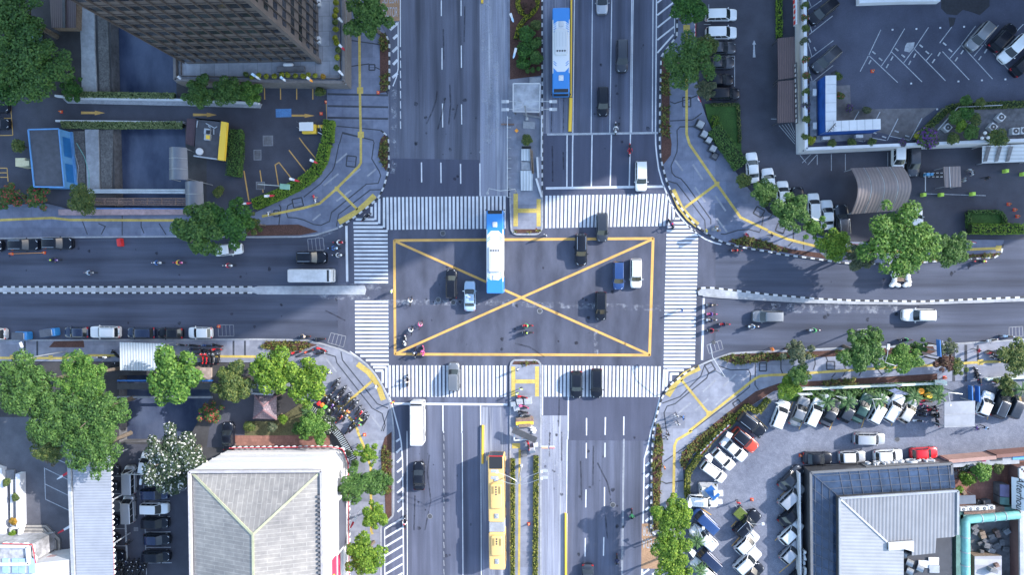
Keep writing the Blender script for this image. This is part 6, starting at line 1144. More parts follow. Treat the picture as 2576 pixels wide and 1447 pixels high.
def cart():
    t = thing('cargo_tricycle','yellow cargo tricycle with a white canopy behind the curved hedge','tricycle',T(1,560,1290)); z = lambda x,y,h: T(1,x,y,h)
    b = MB(); b.rbox(tuple(z(540,1300,.6)),(2.2,1.4,.6),.1,.06); b.build('cargo_box',M['yellowp'],t); b = MB(); b.rbox(tuple(z(505,1272,1.75)),(2.15,1.3,.08),.06,.03); b.build('canopy',M['whitesheet'],t); b = MB(); b.rbox(tuple(z(655,1275,.6)),(.9,.5,.7),.12,.08); b.build('front_body',M['yellowp'],t)
    b = MB(); b.rbox(tuple(z(640,1295,.8)),(.7,.5,.25),.12,.08); b.build('seat',M['dark'],t); b = MB(); b.bar(z(640,1255,1.05),z(655,1320,1.05),.06,.06); b.build('handlebar',M['steel'],t); b = MB(); b.bar(z(625,1330,.7),z(685,1360,.7),.12,.25); b.build('white_fender',M['whitemetal'],t)
    for x,y in ((690,1275),(500,1335),(500,1262)): p = z(x,y,.28); b = MB(); b.cyl(p - Vector((0,.07,0)),p + Vector((0,.07,0)),.28,n=12); b.build('wheel',M['black'],t)
    posts([z(452,1248,0),z(560,1248,0),z(452,1300,0),z(560,1300,0)],.6,1.72,M['steel'],t,.03)
    t = thing('turf_cart','wheeled cart covered with green turf and two dark pots','cart',T(32,2298,830),math.radians(-42)); b = MB(); b.rbox((0,0,.55),(2.1,1.7,.35),.1,.05); b.build('cart_bed',M['concd'],t,False); b = MB(); b.rbox((-.1,0,.76),(1.9,1.5,.08),.1,.03); b.build('turf',mat('turf',(.085,.12,.025),.95,.4,6),t,False)
    for x,y in ((.35,.35),(.6,.1),(.75,.45)): b = MB(); b.box((x,y,.86),(.3,.26,.14)); b.build('dark_pot',M['dark'],t,False)
    b = MB(); b.bar((-1.0,.3,.5),(-1.7,.5,.5),.07,.07); b.build('tow_bar',M['steel'],t,False)
    for x in (-.7,.7):
        for s in (-1,1): b = MB(); b.cyl((x,s * .8,.25),(x,s * .95,.25),.25,n=12); b.build('wheel',M['black'],t,False)
    # folded sign beside the white car
    t = thing('folded_sign','large white sign with a slanted blue arm above a square planter','sign',T(32,1960,560)); q = TL(32,[(1875,515),(2058,515),(2058,630),(1885,635)]); b = MB(); b.wall(q + q[:1],.2,0,.45); b.build('planter_rim',M['concl'],t); b = MB(); b.prism(q,.0,.3); b.build('planter_soil',M['drygrass'],t)
    b = MB(); b.rbox(tuple(T(32,1970,565,1.2)),(2.2,.5,2.2),.06,.05); b.build('white_pylon',M['whitemetal'],t); b = MB(); b.bar(T(32,1975,575,2.4),T(32,2060,672,3.6),1.25,.25); b.build('blue_arm',mat('sign_blue',(.04,.17,.48),.5,.05,2),t)
    for k in range(4): b = MB(); b.bar(T(32,1900 + 9 * k,608 + 17 * k,2.2),T(32,1998 + 9 * k,602 + 17 * k,2.6),.32,.12); b.build('white_panel',M['concl'],t)
    for x0,y0,x1,y1 in ((2028,600,2122,655),(1985,690,2115,735)): p,q = T(32,x0,y0,3.3),T(32,x1,y1,3.3); b = MB(); b.rbox(tuple((p + q) / 2),(abs(q.x - p.x),abs(q.y - p.y) * 1.1,.35),.05,.05,.06); b.build('arm_panel',M['whitemetal'],t)
cart()
# ================================================================ trees, shrubs, hedges
def leaf(mb,p,nrm,s,rnd,asp=.62,mi=0):
    u = nrm.cross(Vector((rnd.uniform(-1,1),rnd.uniform(-1,1),rnd.uniform(-1,1))))
    if u.length < 1e-3: u = Vector((1,0,0))
    u.normalize(); w = nrm.cross(u).normalized() * s * asp; u = u * s
    mb.add([p - u,p + w * .9 - u * .1,p + u,p - w * .9 - u * .1],[(0,1,2,3)],mi)
def rdir(rnd):
    z = rnd.uniform(-1,1); t = rnd.uniform(0,6.2832); q = math.sqrt(1 - z * z); return Vector((q * math.cos(t),q * math.sin(t),z))
def crown_mesh(seed,n,nl,ls,flat=.8,lo=.28,hi=.46,spread=.62,asp=.62,droop=0.0):
    rnd = random.Random(seed); L = [(Vector((0,0,.05)),.48)]
    for i in range(nl):
        t = i * 2.39996 + rnd.uniform(-.3,.3); rr = spread * math.sqrt((i + .6) / nl) * rnd.uniform(.8,1.2); s = rnd.uniform(lo,hi)
        L.append((Vector((rr * math.cos(t),rr * math.sin(t),rnd.uniform(-.15,.5) * (1.15 - rr))),s))
    wts = [s * s for _,s in L]; mb = MB()
    for _ in range(n):
        c,s = rnd.choices(L,wts)[0]; d = rdir(rnd)
        if d.z < -.35 and rnd.random() < .75: d.z = -d.z
        p = c + d * s * rnd.uniform(.72,1.06); p.z *= flat
        nrm = (d + Vector((0,0,.4)) + rdir(rnd) * .85).normalized(); leaf(mb,p,nrm,ls * rnd.uniform(.65,1.35),rnd,asp)
    me = bpy.data.meshes.new('crown'); me.from_pydata(mb.v,[],mb.f); me.materials.append(None); me.update(); return me,L
CROWNS = {}
def crown(kind,i):
    k = (kind,i)
    if k not in CROWNS:
        CROWNS[k] = {'dense': lambda: crown_mesh(10 + i,5600,24,.055,.8,.15,.34,.76),'loose': lambda: crown_mesh(30 + i,2300,16,.068,.8,.13,.26,.78),'fine': lambda: crown_mesh(50 + i,9500,34,.04,.7,.13,.30,.80,.55),
                     'sparse': lambda: crown_mesh(70 + i,750,8,.085,.8,.18,.30,.72),'bush': lambda: crown_mesh(90 + i,1200,6,.10,.8,.35,.5,.45),'ball': lambda: crown_mesh(110 + i,520,3,.14,.95,.5,.62,.22)}[kind]()
    return CROWNS[k]
TRUNKS = {}
def trunk_mesh(i):
    if i not in TRUNKS:
        rnd = random.Random(200 + i); mb = MB(); mb.tube([(0,0,0),(.02,.01,.25),(.0,.03,.5),(.03,0,.72)],[.05,.038,.03,.024],8)
        for k in range(5):
            t = k * 1.257 + rnd.uniform(-.3,.3); r = rnd.uniform(.22,.38); z0 = rnd.uniform(.42,.68); mb.tube([(0,.02,z0),(r * .45 * math.cos(t),r * .45 * math.sin(t),z0 + .14),(r * math.cos(t),r * math.sin(t),z0 + rnd.uniform(.22,.36))],[.022,.014,.006],5)
        me = bpy.data.meshes.new('trunk'); me.from_pydata(mb.v,[],mb.f); me.materials.append(M['bark']); me.update(); TRUNKS[i] = me
    return TRUNKS[i]
LM = {'dark': leafmat('leaves_dark',(.018,.055,.014),(.035,.10,.02),(.075,.17,.03)),'mid': leafmat('leaves_mid',(.026,.062,.018),(.056,.118,.027),(.108,.182,.045)),'lime': leafmat('leaves_lime',(.04,.09,.010),(.10,.18,.018),(.23,.30,.04)),
      'fresh': leafmat('leaves_fresh',(.03,.085,.016),(.072,.152,.026),(.16,.25,.05)),'olive': leafmat('leaves_olive',(.03,.06,.02),(.075,.105,.03),(.17,.18,.05)),'grey': leafmat('leaves_grey',(.035,.05,.035),(.08,.10,.06),(.16,.16,.09)),
      'flower': leafmat('leaves_white_blossom',(.02,.04,.022),(.045,.065,.035),(.09,.11,.06),(.58,.58,.56),.16),'red': leafmat('leaves_red_blossom',(.03,.07,.02),(.06,.11,.03),(.12,.15,.04),(.45,.05,.07),.16),'purple': leafmat('leaves_purple_blossom',(.03,.06,.02),(.06,.10,.03),(.11,.13,.04),(.13,.05,.22),.4),
      'yellow': leafmat('leaves_yellow',(.09,.11,.01),(.22,.22,.02),(.42,.38,.05)),'maroon': leafmat('leaves_maroon',(.05,.02,.02),(.09,.04,.035),(.13,.08,.05)),'orange': leafmat('leaves_orange',(.14,.08,.01),(.28,.16,.02),(.4,.22,.04)),'palm': leafmat('leaves_palm',(.03,.075,.03),(.07,.14,.05),(.15,.22,.09)),'dry': leafmat('leaves_dry',(.08,.06,.05),(.13,.10,.08),(.22,.19,.14))}
NT = [0]
def tree(name,label,cat,rc,x,y,r,kind,lm,zc=None,group=None,sy=1.0,zb=.0,trunk=True,rot=None):
    NT[0] += 1; rm = r / 4 * .06 * (1.13 if trunk else 1.05); zc = zc if zc is not None else max(.6,rm * 1.25); p = T(rc,x,y,zb + zc); rm *= (H - zb - zc) / H
    t = thing(name,label,cat,(p.x,p.y,zb),0,group); rnd = random.Random(NT[0] * 7)
    me,L = crown(kind,NT[0] % 3); c = bpy.data.objects.new('crown' if trunk else 'foliage',me); COL.objects.link(c); adopt(c,t); c.location = (0,0,zc); c.scale = (rm,rm * sy,rm * .85); c.rotation_euler = (0,0,rnd.uniform(0,6.28) if rot is None else rot); paint(c,0,LM[lm])
    k = bpy.data.objects.new('trunk' if trunk else 'stem',trunk_mesh(NT[0] % 4)); COL.objects.link(k); adopt(k,t); k.scale = (rm * 1.6,rm * 1.6,(zc + rm * .25) / .9) if trunk else (rm,rm,zc); k.rotation_euler = (0,0,rnd.uniform(0,6))
    return t
N = 'northwest grove trees'
for a in [
 ('tree','tall dark tree at the top left corner','tree',0,110,150,370,'fine','mid',9),('tree','broad dark green tree at the left edge above the parked black cars','tree',0,300,620,400,'fine','mid',8),('tree','lower dark tree spreading at the left edge beside the driveway','tree',0,60,800,260,'dense','dark',6),('shrub','small dark shrub at the driveway corner beside the towpath','shrub',0,730,880,130,'loose','dark',1.6),
 ('tree','round green tree in the shadow of the podium, left of three','tree',0,2010,935,170,'dense','mid',4),('tree','round green tree in the shadow of the podium, middle of three','tree',0,2290,920,150,'dense','mid',4),('tree','round green tree in the shadow of the podium, right of three','tree',0,2520,930,130,'dense','fresh',3.5),
 ('tree','round green street tree at the top beside the orange lane patch','tree',1,1120,160,235,'dense','mid',7),('shrub','small olive potted shrub at the end of the podium bays','shrub',1,645,925,65,'bush','olive',1.0),
 ('tree','dark tree cut by the top edge above the northeast pavement','tree',2,1775,40,190,'dense','dark',6),('tree','big round dark tree with a bright centre on the northeast pavement','tree',2,1790,620,250,'fine','mid',7),('tree','shadowed olive tree leaning over the parked grey sedan','tree',2,1960,470,110,'dense','olive',5),('tree','small grey green tree left of the lowest black minivan','tree',2,1952,900,100,'dense','grey',3.5),('shrub','narrow dark conifer below the top edge tree','shrub',2,1865,175,60,'bush','dark',1.8,None,1.6),
 ('palm_shrub','spiky shrub with red flowers west of the blue trimmed house','shrub',10,100,530,150,'loose','red',1.8),('palm_shrub','spiky shrub with red flowers south of the blue trimmed house','shrub',10,370,535,150,'loose','red',1.8),('shrub','small shrub behind the blue trimmed house','shrub',10,200,20,90,'bush','olive',1.4),
 ('tree','yellow green tree at the pavement end of the canal pipes','tree',10,828,565,140,'dense','olive',5,None,1.25),('tree','large round green roadside tree, left half of a pair above the pale sedan','tree',10,2020,860,270,'dense','mid',7),('tree','large green roadside tree, right half of a pair above the pale sedan','tree',10,2340,790,240,'dense','dark',7),('shrub','small shrub beside the west car park','shrub',10,2200,485,75,'bush','olive',1.3),
 ('tree','ochre tinted branch tree at the right of the roadside pair','tree',10,2530,800,110,'loose','olive',5),
 ('shrub','olive shrub at the top of the curved white car row','shrub',12,2325,375,90,'bush','olive',1.8),('tree','bright green tree over the second white car of the curved row','tree',12,2540,490,125,'dense','mid',3),('tree','green tree over the third white car of the curved row','tree',13,225,680,185,'dense','mid',4.5),('tree','soft yellow green tree beside the long white minivan','tree',13,455,850,120,'loose','fresh',4),('tree','bright lime tree at the end of the northeast yellow path','tree',13,655,1020,155,'dense','lime',5),('tree','olive tree hanging over the kerb left of the biggest tree','tree',13,930,1150,135,'dense','grey',5),
 ('tree','biggest bright green tree on the northeast roadside','tree',13,1320,965,345,'fine','fresh',8),('tree','green tree right of the biggest tree over the yellow path end','tree',13,1850,1060,150,'dense','mid',5,None,1.2),('tree','small green tree on the right flank of the biggest tree','tree',13,1610,990,100,'loose','mid',4),('shrub','dark shrub between lime tree and red white bunting','shrub',13,770,950,60,'bush','dark',1.6),
 ('tree','feathery green tree at the left edge of the southwest grove','tree',20,270,980,330,'fine','mid',9),('tree','bright green tree in the upper middle of the southwest grove','tree',20,830,900,270,'fine','fresh',9),('tree','broad tree at the east side of the southwest grove','tree',20,960,1230,320,'fine','mid',9),('tree','tree at the lower left of the southwest grove','tree',20,560,1330,300,'fine','mid',9),('tree','southernmost green tree of the grove above the long shed','tree',30,930,170,300,'fine','mid',9),('tree','lower tree of the grove with bare twigs on its west side','tree',30,480,130,190,'fine','olive',7),
 ('tree','bare grey branched sapling below the southwest grove','tree',30,500,270,90,'sparse','dry',5),('tree','round bright green tree beside the white corrugated stall','tree',20,1750,880,300,'dense','fresh',7),('tree','dark olive tree with pale leaf tips left of the gazebo','tree',20,2350,960,215,'dense','olive',5),('tree','lime green tree above the gazebo, left of two','tree',21,180,830,235,'dense','lime',5.5),('tree','lime green tree above the crowded motorcycles, right of two','tree',21,500,940,245,'dense','lime',5.5),
 ('tree','bright shrubby tree beside the slat railing above the white hall','tree',21,580,1400,170,'dense','fresh',3),('shrub','dark pointed shrub left of the bright shrubby tree','shrub',21,430,1420,80,'bush','mid',1.8),('shrub','yellow green shrub right of the gazebo','shrub',21,275,1320,62,'bush','lime',1.2),('shrub','grey green shrub south of the gazebo','shrub',21,170,1400,65,'bush','grey',1.0),('shrub','round pale shrub southwest of the gazebo','shrub',20,2510,1395,75,'bush','olive',1.0),('shrub','frangipani shrub with white blooms by the slat railing','shrub',21,700,1340,120,'loose','flower',2),('shrub','flowering shrub bed east of the canal corner','shrub',20,2130,1260,130,'loose','red',1.0),
 ('tree','grey tree covered in white blossom above the narrow car park','tree',30,1760,290,345,'fine','flower',7),('tree','yellow green tree at the top of the row east of the white hall','tree',31,1130,235,125,'loose','lime',4),('tree','feathery green tree touching the white hall corner','tree',31,1020,550,170,'dense','mid',5,None,1.3),('tree','green tree over the yellow path east of the white hall','tree',31,1240,510,130,'dense','mid',4.5),('tree','yellow green tree third down the row east of the white hall','tree',31,1195,850,140,'dense','lime',4.5),('tree','biggest yellow green tree at the bottom of the row east of the white hall','tree',31,1100,1250,215,'dense','lime',5),('shrub','spiky round agave like shrub at the white hall corner','shrub',31,935,218,45,'ball','grey',1.0),('shrub','round green shrub just right of the white hall corner','shrub',31,1000,330,55,'ball','mid',1.2),
 ('tree','yellow green roadside tree, topmost of three by the orange patch','tree',32,1625,850,200,'dense','lime',5.5),('tree','yellow green roadside tree, middle of three by the orange patch','tree',32,1600,1165,185,'dense','lime',5.5),('tree','yellow green roadside tree, lowest of three by the orange patch','tree',32,1640,1400,175,'dense','lime',5.5),
 ('tree','thin grey green tree at the west end of the southeast pavement','tree',23,285,650,140,'loose','grey',4.5),('tree','green tree below the thin grey green tree','tree',23,320,870,105,'dense','mid',4),('tree','yellow green bushy tree at the corner of the boundary wall','tree',23,210,1000,115,'dense','lime',3),('tree','large green tree overhanging the utility patch','tree',23,945,640,215,'dense','mid',6),('tree','small tree top reaching over the road from the large green tree','tree',23,1075,480,95,'loose','mid',6.5),
 ('tree','light green tree right of the lamp on the southeast pavement','tree',23,1350,720,140,'dense','fresh',5,None,1.35),('tree','short green tree branching toward the blue road sign','tree',23,1510,610,90,'loose','mid',4),('tree','sparse dusky tree beside the blue road sign','tree',23,1770,740,110,'loose','maroon',5),('tree','sparse grey tree top right of the blue road sign','tree',23,1830,600,85,'loose','grey',5.5),('tree','ochre leaved sparse tree over the gate lane','tree',23,1890,790,95,'loose','olive',5),('tree','dark green tree at the right edge above the parked motorcycles','tree',23,2490,690,155,'dense','olive',6,None,1.1),('shrub','low shrub right of the gate behind the short wall','shrub',23,2400,960,110,'loose','olive',1.2),
 ('shrub','bright leafy shrub in the terracotta courtyard, upper one','shrub',33,2140,400,115,'bush','fresh',1.8),('shrub','bright leafy shrub in the terracotta courtyard, lower one','shrub',33,2000,480,85,'bush','lime',1.6),('shrub','olive shrub at the north wall of the courtyard','shrub',33,2310,375,60,'bush','olive',1.5),('shrub','yellow shrub at the restaurant corner of the courtyard','shrub',33,1920,585,45,'bush','lime',1.2),('shrub','pale flowered shrub beside the cart wheel','shrub',33,1980,375,60,'bush','flower',1.2)]:
    tree(*a[:8],a[8],a[9],*(a[10:12]))
DG = 'garden trees on the deck'
for x,y,r,lm,lab in ((1985,1150,75,'dark','dark green tree at the back of the deck garden'),(1875,1185,70,'mid','green tree at the left of the deck garden'),(1940,1265,62,'lime','bright lime tree in the middle of the deck garden'),(2080,1205,60,'olive','yellowish tree at the right of the deck garden'),(2035,1335,78,'mid','green tree low in the deck garden'),(1860,1395,60,'olive','olive shrub at the deck south wall below the fan unit'),(2300,1385,95,'olive','dark bushy shrub spilling over the deck south wall'),(1590,1400,110,'purple','purple flowering bush at the deck south wall'),(1520,1360,45,'yellow','yellow leaved shrub at the tip of the deck garden'),(1985,1010,55,'mid','green palm like shrub on the rim of the deck garden'),(2130,1030,50,'olive','second spiky shrub on the rim of the deck garden')):
    tree('tree' if 'tree' in lab else 'shrub',lab,'tree' if 'tree' in lab else 'shrub',3,x,y,r * 1.15,'bush',lm,1.6,DG,1.0,DZ)
for k,(x,y,lm) in enumerate(((370,55,'olive'),(368,180,'red'),(375,290,'olive'),(360,415,'grey'),(375,600,'red'),(380,765,'red'),(380,925,'olive'),(385,1060,'purple'),(385,1200,'olive'),(375,1375,'olive'))):
    tree('planter_shrub',ORD[k] + ' planter shrub from the top along the deck west wall','shrub',3,x,y,52,'bush',lm,.7,'planter shrubs along the deck west wall',1.0,DZ,False); mb = MB(); p = T(3,x + 10,y + 62,DZ); mb.cyl(p,p + Vector((0,0,.4)),.22,.27,12); mb.cyl(p + Vector((0,0,.4)),p + Vector((0,0,.41)),.22,n=12,mi=1); tag(mb.build('plant_pot',[M['concd'],M['soil']]),ORD[k] + ' dark round pot from the top along the deck west wall','pot','round pots along the deck west wall')
mb = MB(); mb.wall([T(3,362,-100,DZ),T(3,378,1447,DZ)],.62,DZ + .004,DZ + .25); tag(mb.build('planter_trough',M['conc']),'long grey planter trough inside the deck west wall','planter')
for x,y,lm,lab in ((430,1415,'yellow','yellow flowered shrub at the deck wall corner'),(640,1440,'olive','straggly shrub on the deck south wall, left of three'),(840,1432,'olive','straggly shrub on the deck south wall, middle of three'),(1040,1432,'olive','straggly shrub on the deck south wall, right of three'),(1350,1435,'purple','small purple shrub on the deck south wall'),(725,965,'red','red flowering bush against the hoarding'),(700,770,'olive','green bush at the top of the hoarding'),(815,1090,'purple','mauve flowering pot plant on the concrete apron, left of two'),(992,1110,'grey','grey pot plant on the concrete apron, right of two')):
    tree('shrub',lab,'shrub',3,x,y,55,'bush',lm,.7,None,1.0,DZ,False)
for k,(x,y,lm) in enumerate(((2190,40,'yellow'),(2190,180,'yellow'),(2170,262,'yellow'),(2180,372,'olive'),(2195,492,'yellow'),(2178,640,'yellow'),(2202,712,'yellow'),(2225,832,'olive'),(2210,960,'yellow'),(2200,1132,'olive'))):
    p = (516.2 + x * .1503,y * .1503); tree('clipped_shrub',ORD[k] + ' clipped yellow shrub from the top along the podium east edge','shrub',0,p[0] * 4,p[1] * 4,42,'ball',lm,.7,'clipped shrubs along the podium east edge',1.0,2.6,False)
for k,(x,y,lm) in enumerate(((690,1250,'olive'),(780,1290,'yellow'),(900,1262,'yellow'),(1030,1272,'yellow'),(1160,1270,'yellow'),(1285,1250,'yellow'),(1385,1260,'yellow'),(1510,1265,'yellow'),(1640,1272,'yellow'),(1725,1252,'yellow'),(1840,1265,'yellow'),(1975,1278,'orange'))):
    p = (516.2 + x * .1503,y * .1503); tree('clipped_shrub',(ORD[k] + ' clipped yellow shrub from the left along the podium south edge') if lm != 'orange' else 'orange clipped shrub at the podium south edge corner','shrub',0,p[0] * 4,p[1] * 4,38,'ball',lm,.7,'clipped shrubs along the podium south edge',1.0,2.6,False)
LM['palmy'] = leafmat('leaves_grassy',(.06,.085,.035),(.13,.16,.07),(.24,.27,.13))
def palm_mesh(seed):
    rnd = random.Random(seed); mb = MB()
    for k in range(15):
        t = k * 2.39996; up = .15 + .55 * (k % 3) / 2; d = Vector((math.cos(t),math.sin(t),0)); s = Vector((-d.y,d.x,0)); pr = None
        for i in range(8):
            f = i / 7; p = d * f * rnd.uniform(.95,1.0) + Vector((0,0,up * math.sin(f * 1.9) - .55 * f * f))
            if i: 
                for q in (-1,1):
                    tip = p + s * q * .20 * (1.1 - abs(f - .5)) + d * .13 - Vector((0,0,.07)); mb.add([p - d * .05,p + d * .03,tip],[(0,1,2)]); m2 = (p + pr) / 2; tip = m2 + s * q * .2 * (1.1 - abs(f - .5)) + d * .13 - Vector((0,0,.07)); mb.add([m2 - d * .05,m2 + d * .03,tip],[(0,1,2)])
                mb.add([pr - s * .012,pr + s * .012,p + s * .01,p - s * .01],[(0,1,2,3)])
            pr = p
    me = bpy.data.meshes.new('fronds'); me.from_pydata(mb.v,[],mb.f); me.materials.append(LM['palm']); me.update(); return me
PM = [palm_mesh(1),palm_mesh(2)]
for k,(rc,x,y,r,lab) in enumerate(((23,590,1150,85,'small palm over the third car of the slanted fence row'),(23,800,1150,92,'small palm over the fifth car of the slanted fence row'),(23,1120,1125,92,'small palm over the seventh car of the slanted fence row'),(23,1465,1100,85,'small palm over the last car of the slanted fence row'),(23,1705,1080,95,'bright palm beside the parked motorcycles and yellow drums'),(23,2550,1030,80,'palm at the right edge above the dark grey minivan'),(32,1855,1110,85,'palm in front of the white roofed car below the blue van'),(32,1890,1400,85,'palm at the bottom of the slanted left row'),(21,520,1250,65,'small fan palm left of the slat railing'))):
    zc = 2.6; p = T(rc,x,y,zc); t = thing('palm',lab,'palm',(p.x,p.y,0)); rm = r / 4 * .06; c = bpy.data.objects.new('fronds',PM[k % 2]); COL.objects.link(c); adopt(c,t); c.location = (0,0,zc); c.scale = (rm,rm,rm); c.rotation_euler = (0,0,k * 1.3); mb = MB(); mb.tube([(0,0,0),(.03,0,zc * .5),(0,.02,zc)],[.12,.09,.07],7); mb.build('trunk',M['bark'],t,False)
def hedge(label,pts,w,z0,z1,lm,dens=42,ls=.13,name='hedge'):
    t = thing(name,label,'hedge',(pts[0].x,pts[0].y,z0)); core = MB(); core.wall(resample(pts,.5) + [pts[-1]],w * .82,z0,z1 - .12); core.build('woody_core',mat('hedge_core',(.015,.03,.01),.95,.3,4),t); mb = MB(); rnd = random.Random(len(label))
    for a,b in zip(pts[:-1],pts[1:]):
        d = b - a; L = d.length; d.normalize(); n = Vector((-d.y,d.x,0)); h = z1 - z0
        for _ in range(int(L * (w + 2 * h) * dens)):
            f = rnd.uniform(-.02,L + .02); q = rnd.uniform(0,w + 2 * h)
            if q < w: p = a + d * f + n * (q - w / 2); z = z1; nr = Vector((0,0,1))
            else: sd = 1 if q < w + h else -1; p = a + d * f + n * sd * w / 2; z = z0 + (q - w) % h; nr = n * sd + Vector((0,0,.5))
            leaf(mb,Vector((p.x,p.y,z + rnd.uniform(-.1,.08))) + n * rnd.uniform(-.05,.05),(nr + rdir(rnd) * .6).normalized(),ls * rnd.uniform(.7,1.3),rnd)
    mb.build('foliage',LM[lm] if lm in LM else M[lm],t,normals=False)
hedge('long bright hedge curving round the northwest car park',TL(1,[(755,1225),(740,1440)]) + TL(11,[(715,20),(685,165),(615,288),(500,388),(300,492),(150,560),(0,612)]),1.55,.0,1.35,'lime',75); hedge('short thick box hedge right of the yellow trimmed kiosk',[T(0,2400,1320),T(10,2400,100),T(10,2375,335)],2.0,0,1.5,'mid')
hedge('grassy planter hedge along the driveway north side',PL([(170,240),(300,242),(446,244)]),.85,.2,.9,'palmy',80,.15,'planter_hedge'); hedge('grassy planter hedge along the driveway south side',PL([(163,315),(300,317),(466,316)]),.95,.2,.9,'palmy',80,.15,'planter_hedge')
hedge('thin yellow green hedge west of the deck wall',PL([(1957,-60),(1958,96)]),.75,0,.8,'lime'); hedge('low clipped hedge ringing the square lawn',TL(13,[(1988,800),(1988,690),(2295,688),(2340,735),(2345,800)]),.5,.4,1.0,'mid'); hedge('thick yellowish hedge in front of the square lawn',TL(13,[(1990,858),(2240,862),(2505,858)]),1.45,.2,1.5,'lime')
hedge('clipped yellow green hedge along the restaurant car park fence',TL(22,[(2574,1112),(2462,1250),(2352,1182),(2240,1315),(2090,1425)]) + TL(32,[(1940,150),(1850,280),(1765,410),(1752,580),(1762,650)]),.75,0,.9,'hedge_y'); hedge('leafy hedge between the northeast plaza and the first white car',[T(2,2015,1300),T(2,2120,1440),T(12,2205,110),T(12,2290,235)],2.1,.1,1.3,'mid'); hedge('curled lime shrub border on the small lawn',TL(2,[(2045,1175),(2020,1250),(2090,1290)]),.9,.15,.8,'lime')
hedge('low yellow hedge framing the small lawn',TL(2,[(1995,1058),(2268,1058),(2285,1440)]),.4,.1,.6,'olive'); hedge('long low clipped hedge along the east side of the south median',TL(32,[(243,240),(240,900),(232,1700)]),.72,.16,.7,'hedge_y'); hedge('long low clipped hedge along the west side of the south median',TL(32,[(10,270),(10,900),(8,1700)]),.6,.16,.7,'hedge_y')
hedge('low shrubs in the grass strip behind the southeast boundary wall',TL(23,[(380,1058),(900,1030),(1660,992)]),1.5,.05,.6,'mid',30,.2); hedge('rim hedge of the deck plant terrace',[P(2300,352,DZ),P(2332,322,DZ),P(2376,278,DZ),P(2395,270,DZ),P(2600,262,DZ)],.9,DZ,DZ + .7,'olive'); hedge('curving olive hedge edging the north median garden',TL(2,[(40,400),(70,280),(130,200),(210,140),(255,60),(260,-60)]),.55,.2,.7,'yellow'); hedge('outer olive hedge at the top of the north median garden',TL(2,[(65,-60),(60,60),(90,130),(150,150)]),.6,.2,.7,'yellow')
for rc,x,y,r,lm,lab,kd in ((2,150,350,110,'dark','dark leafy shrub at the upper middle of the median garden','bush'),(2,235,440,90,'mid','green shrub at the right of the median garden','bush'),(2,130,510,110,'dark','dark shrub mass at the centre of the median garden','bush'),(2,240,590,90,'mid','green shrub at the lower right of the median garden','bush'),(2,110,640,90,'dark','dark shrub at the lower left of the median garden','bush'),(2,208,705,36,'mid','round clipped ball at the foot of the median garden','ball'),(2,155,715,34,'mid','oval clipped shrub beside the ball in the median garden','ball'),(2,265,690,32,'mid','small clipped shrub right of the ball in the median garden','ball'),(2,125,50,42,'maroon','dark red ball shrub in the median garden, left of three','ball'),(2,210,50,44,'maroon','dark red ball shrub in the median garden, right of three','ball'),(2,152,112,40,'maroon','dark red ball shrub in the median garden, lowest of three','ball'),(2,240,250,70,'olive','olive shrub beside the median kerb near the bus','bush'),(2,152,1410,75,'olive','yellow green plant clump above the white median panels','bush')):
    tree('shrub',lab,'shrub',rc,x,y,r,kd,lm,.8,None,1.0,.2,False)
for x,y,lm,lab in ((70,515,'olive','yellowish potted plant hanging from the corner garden wall'),(160,665,'olive','small plant on the thin garden wall'),(140,905,'orange','rusty orange shrub behind the planter wall'),(125,1040,'lime','yellow green plant in the square planter box'),(447,1155,'dark','small dark pot plant on the entrance landing')): tree('plant',lab,'plant',30,x,y,52 if x != 447 else 28,'bush',lm,1.2,None,1.2,0,False)
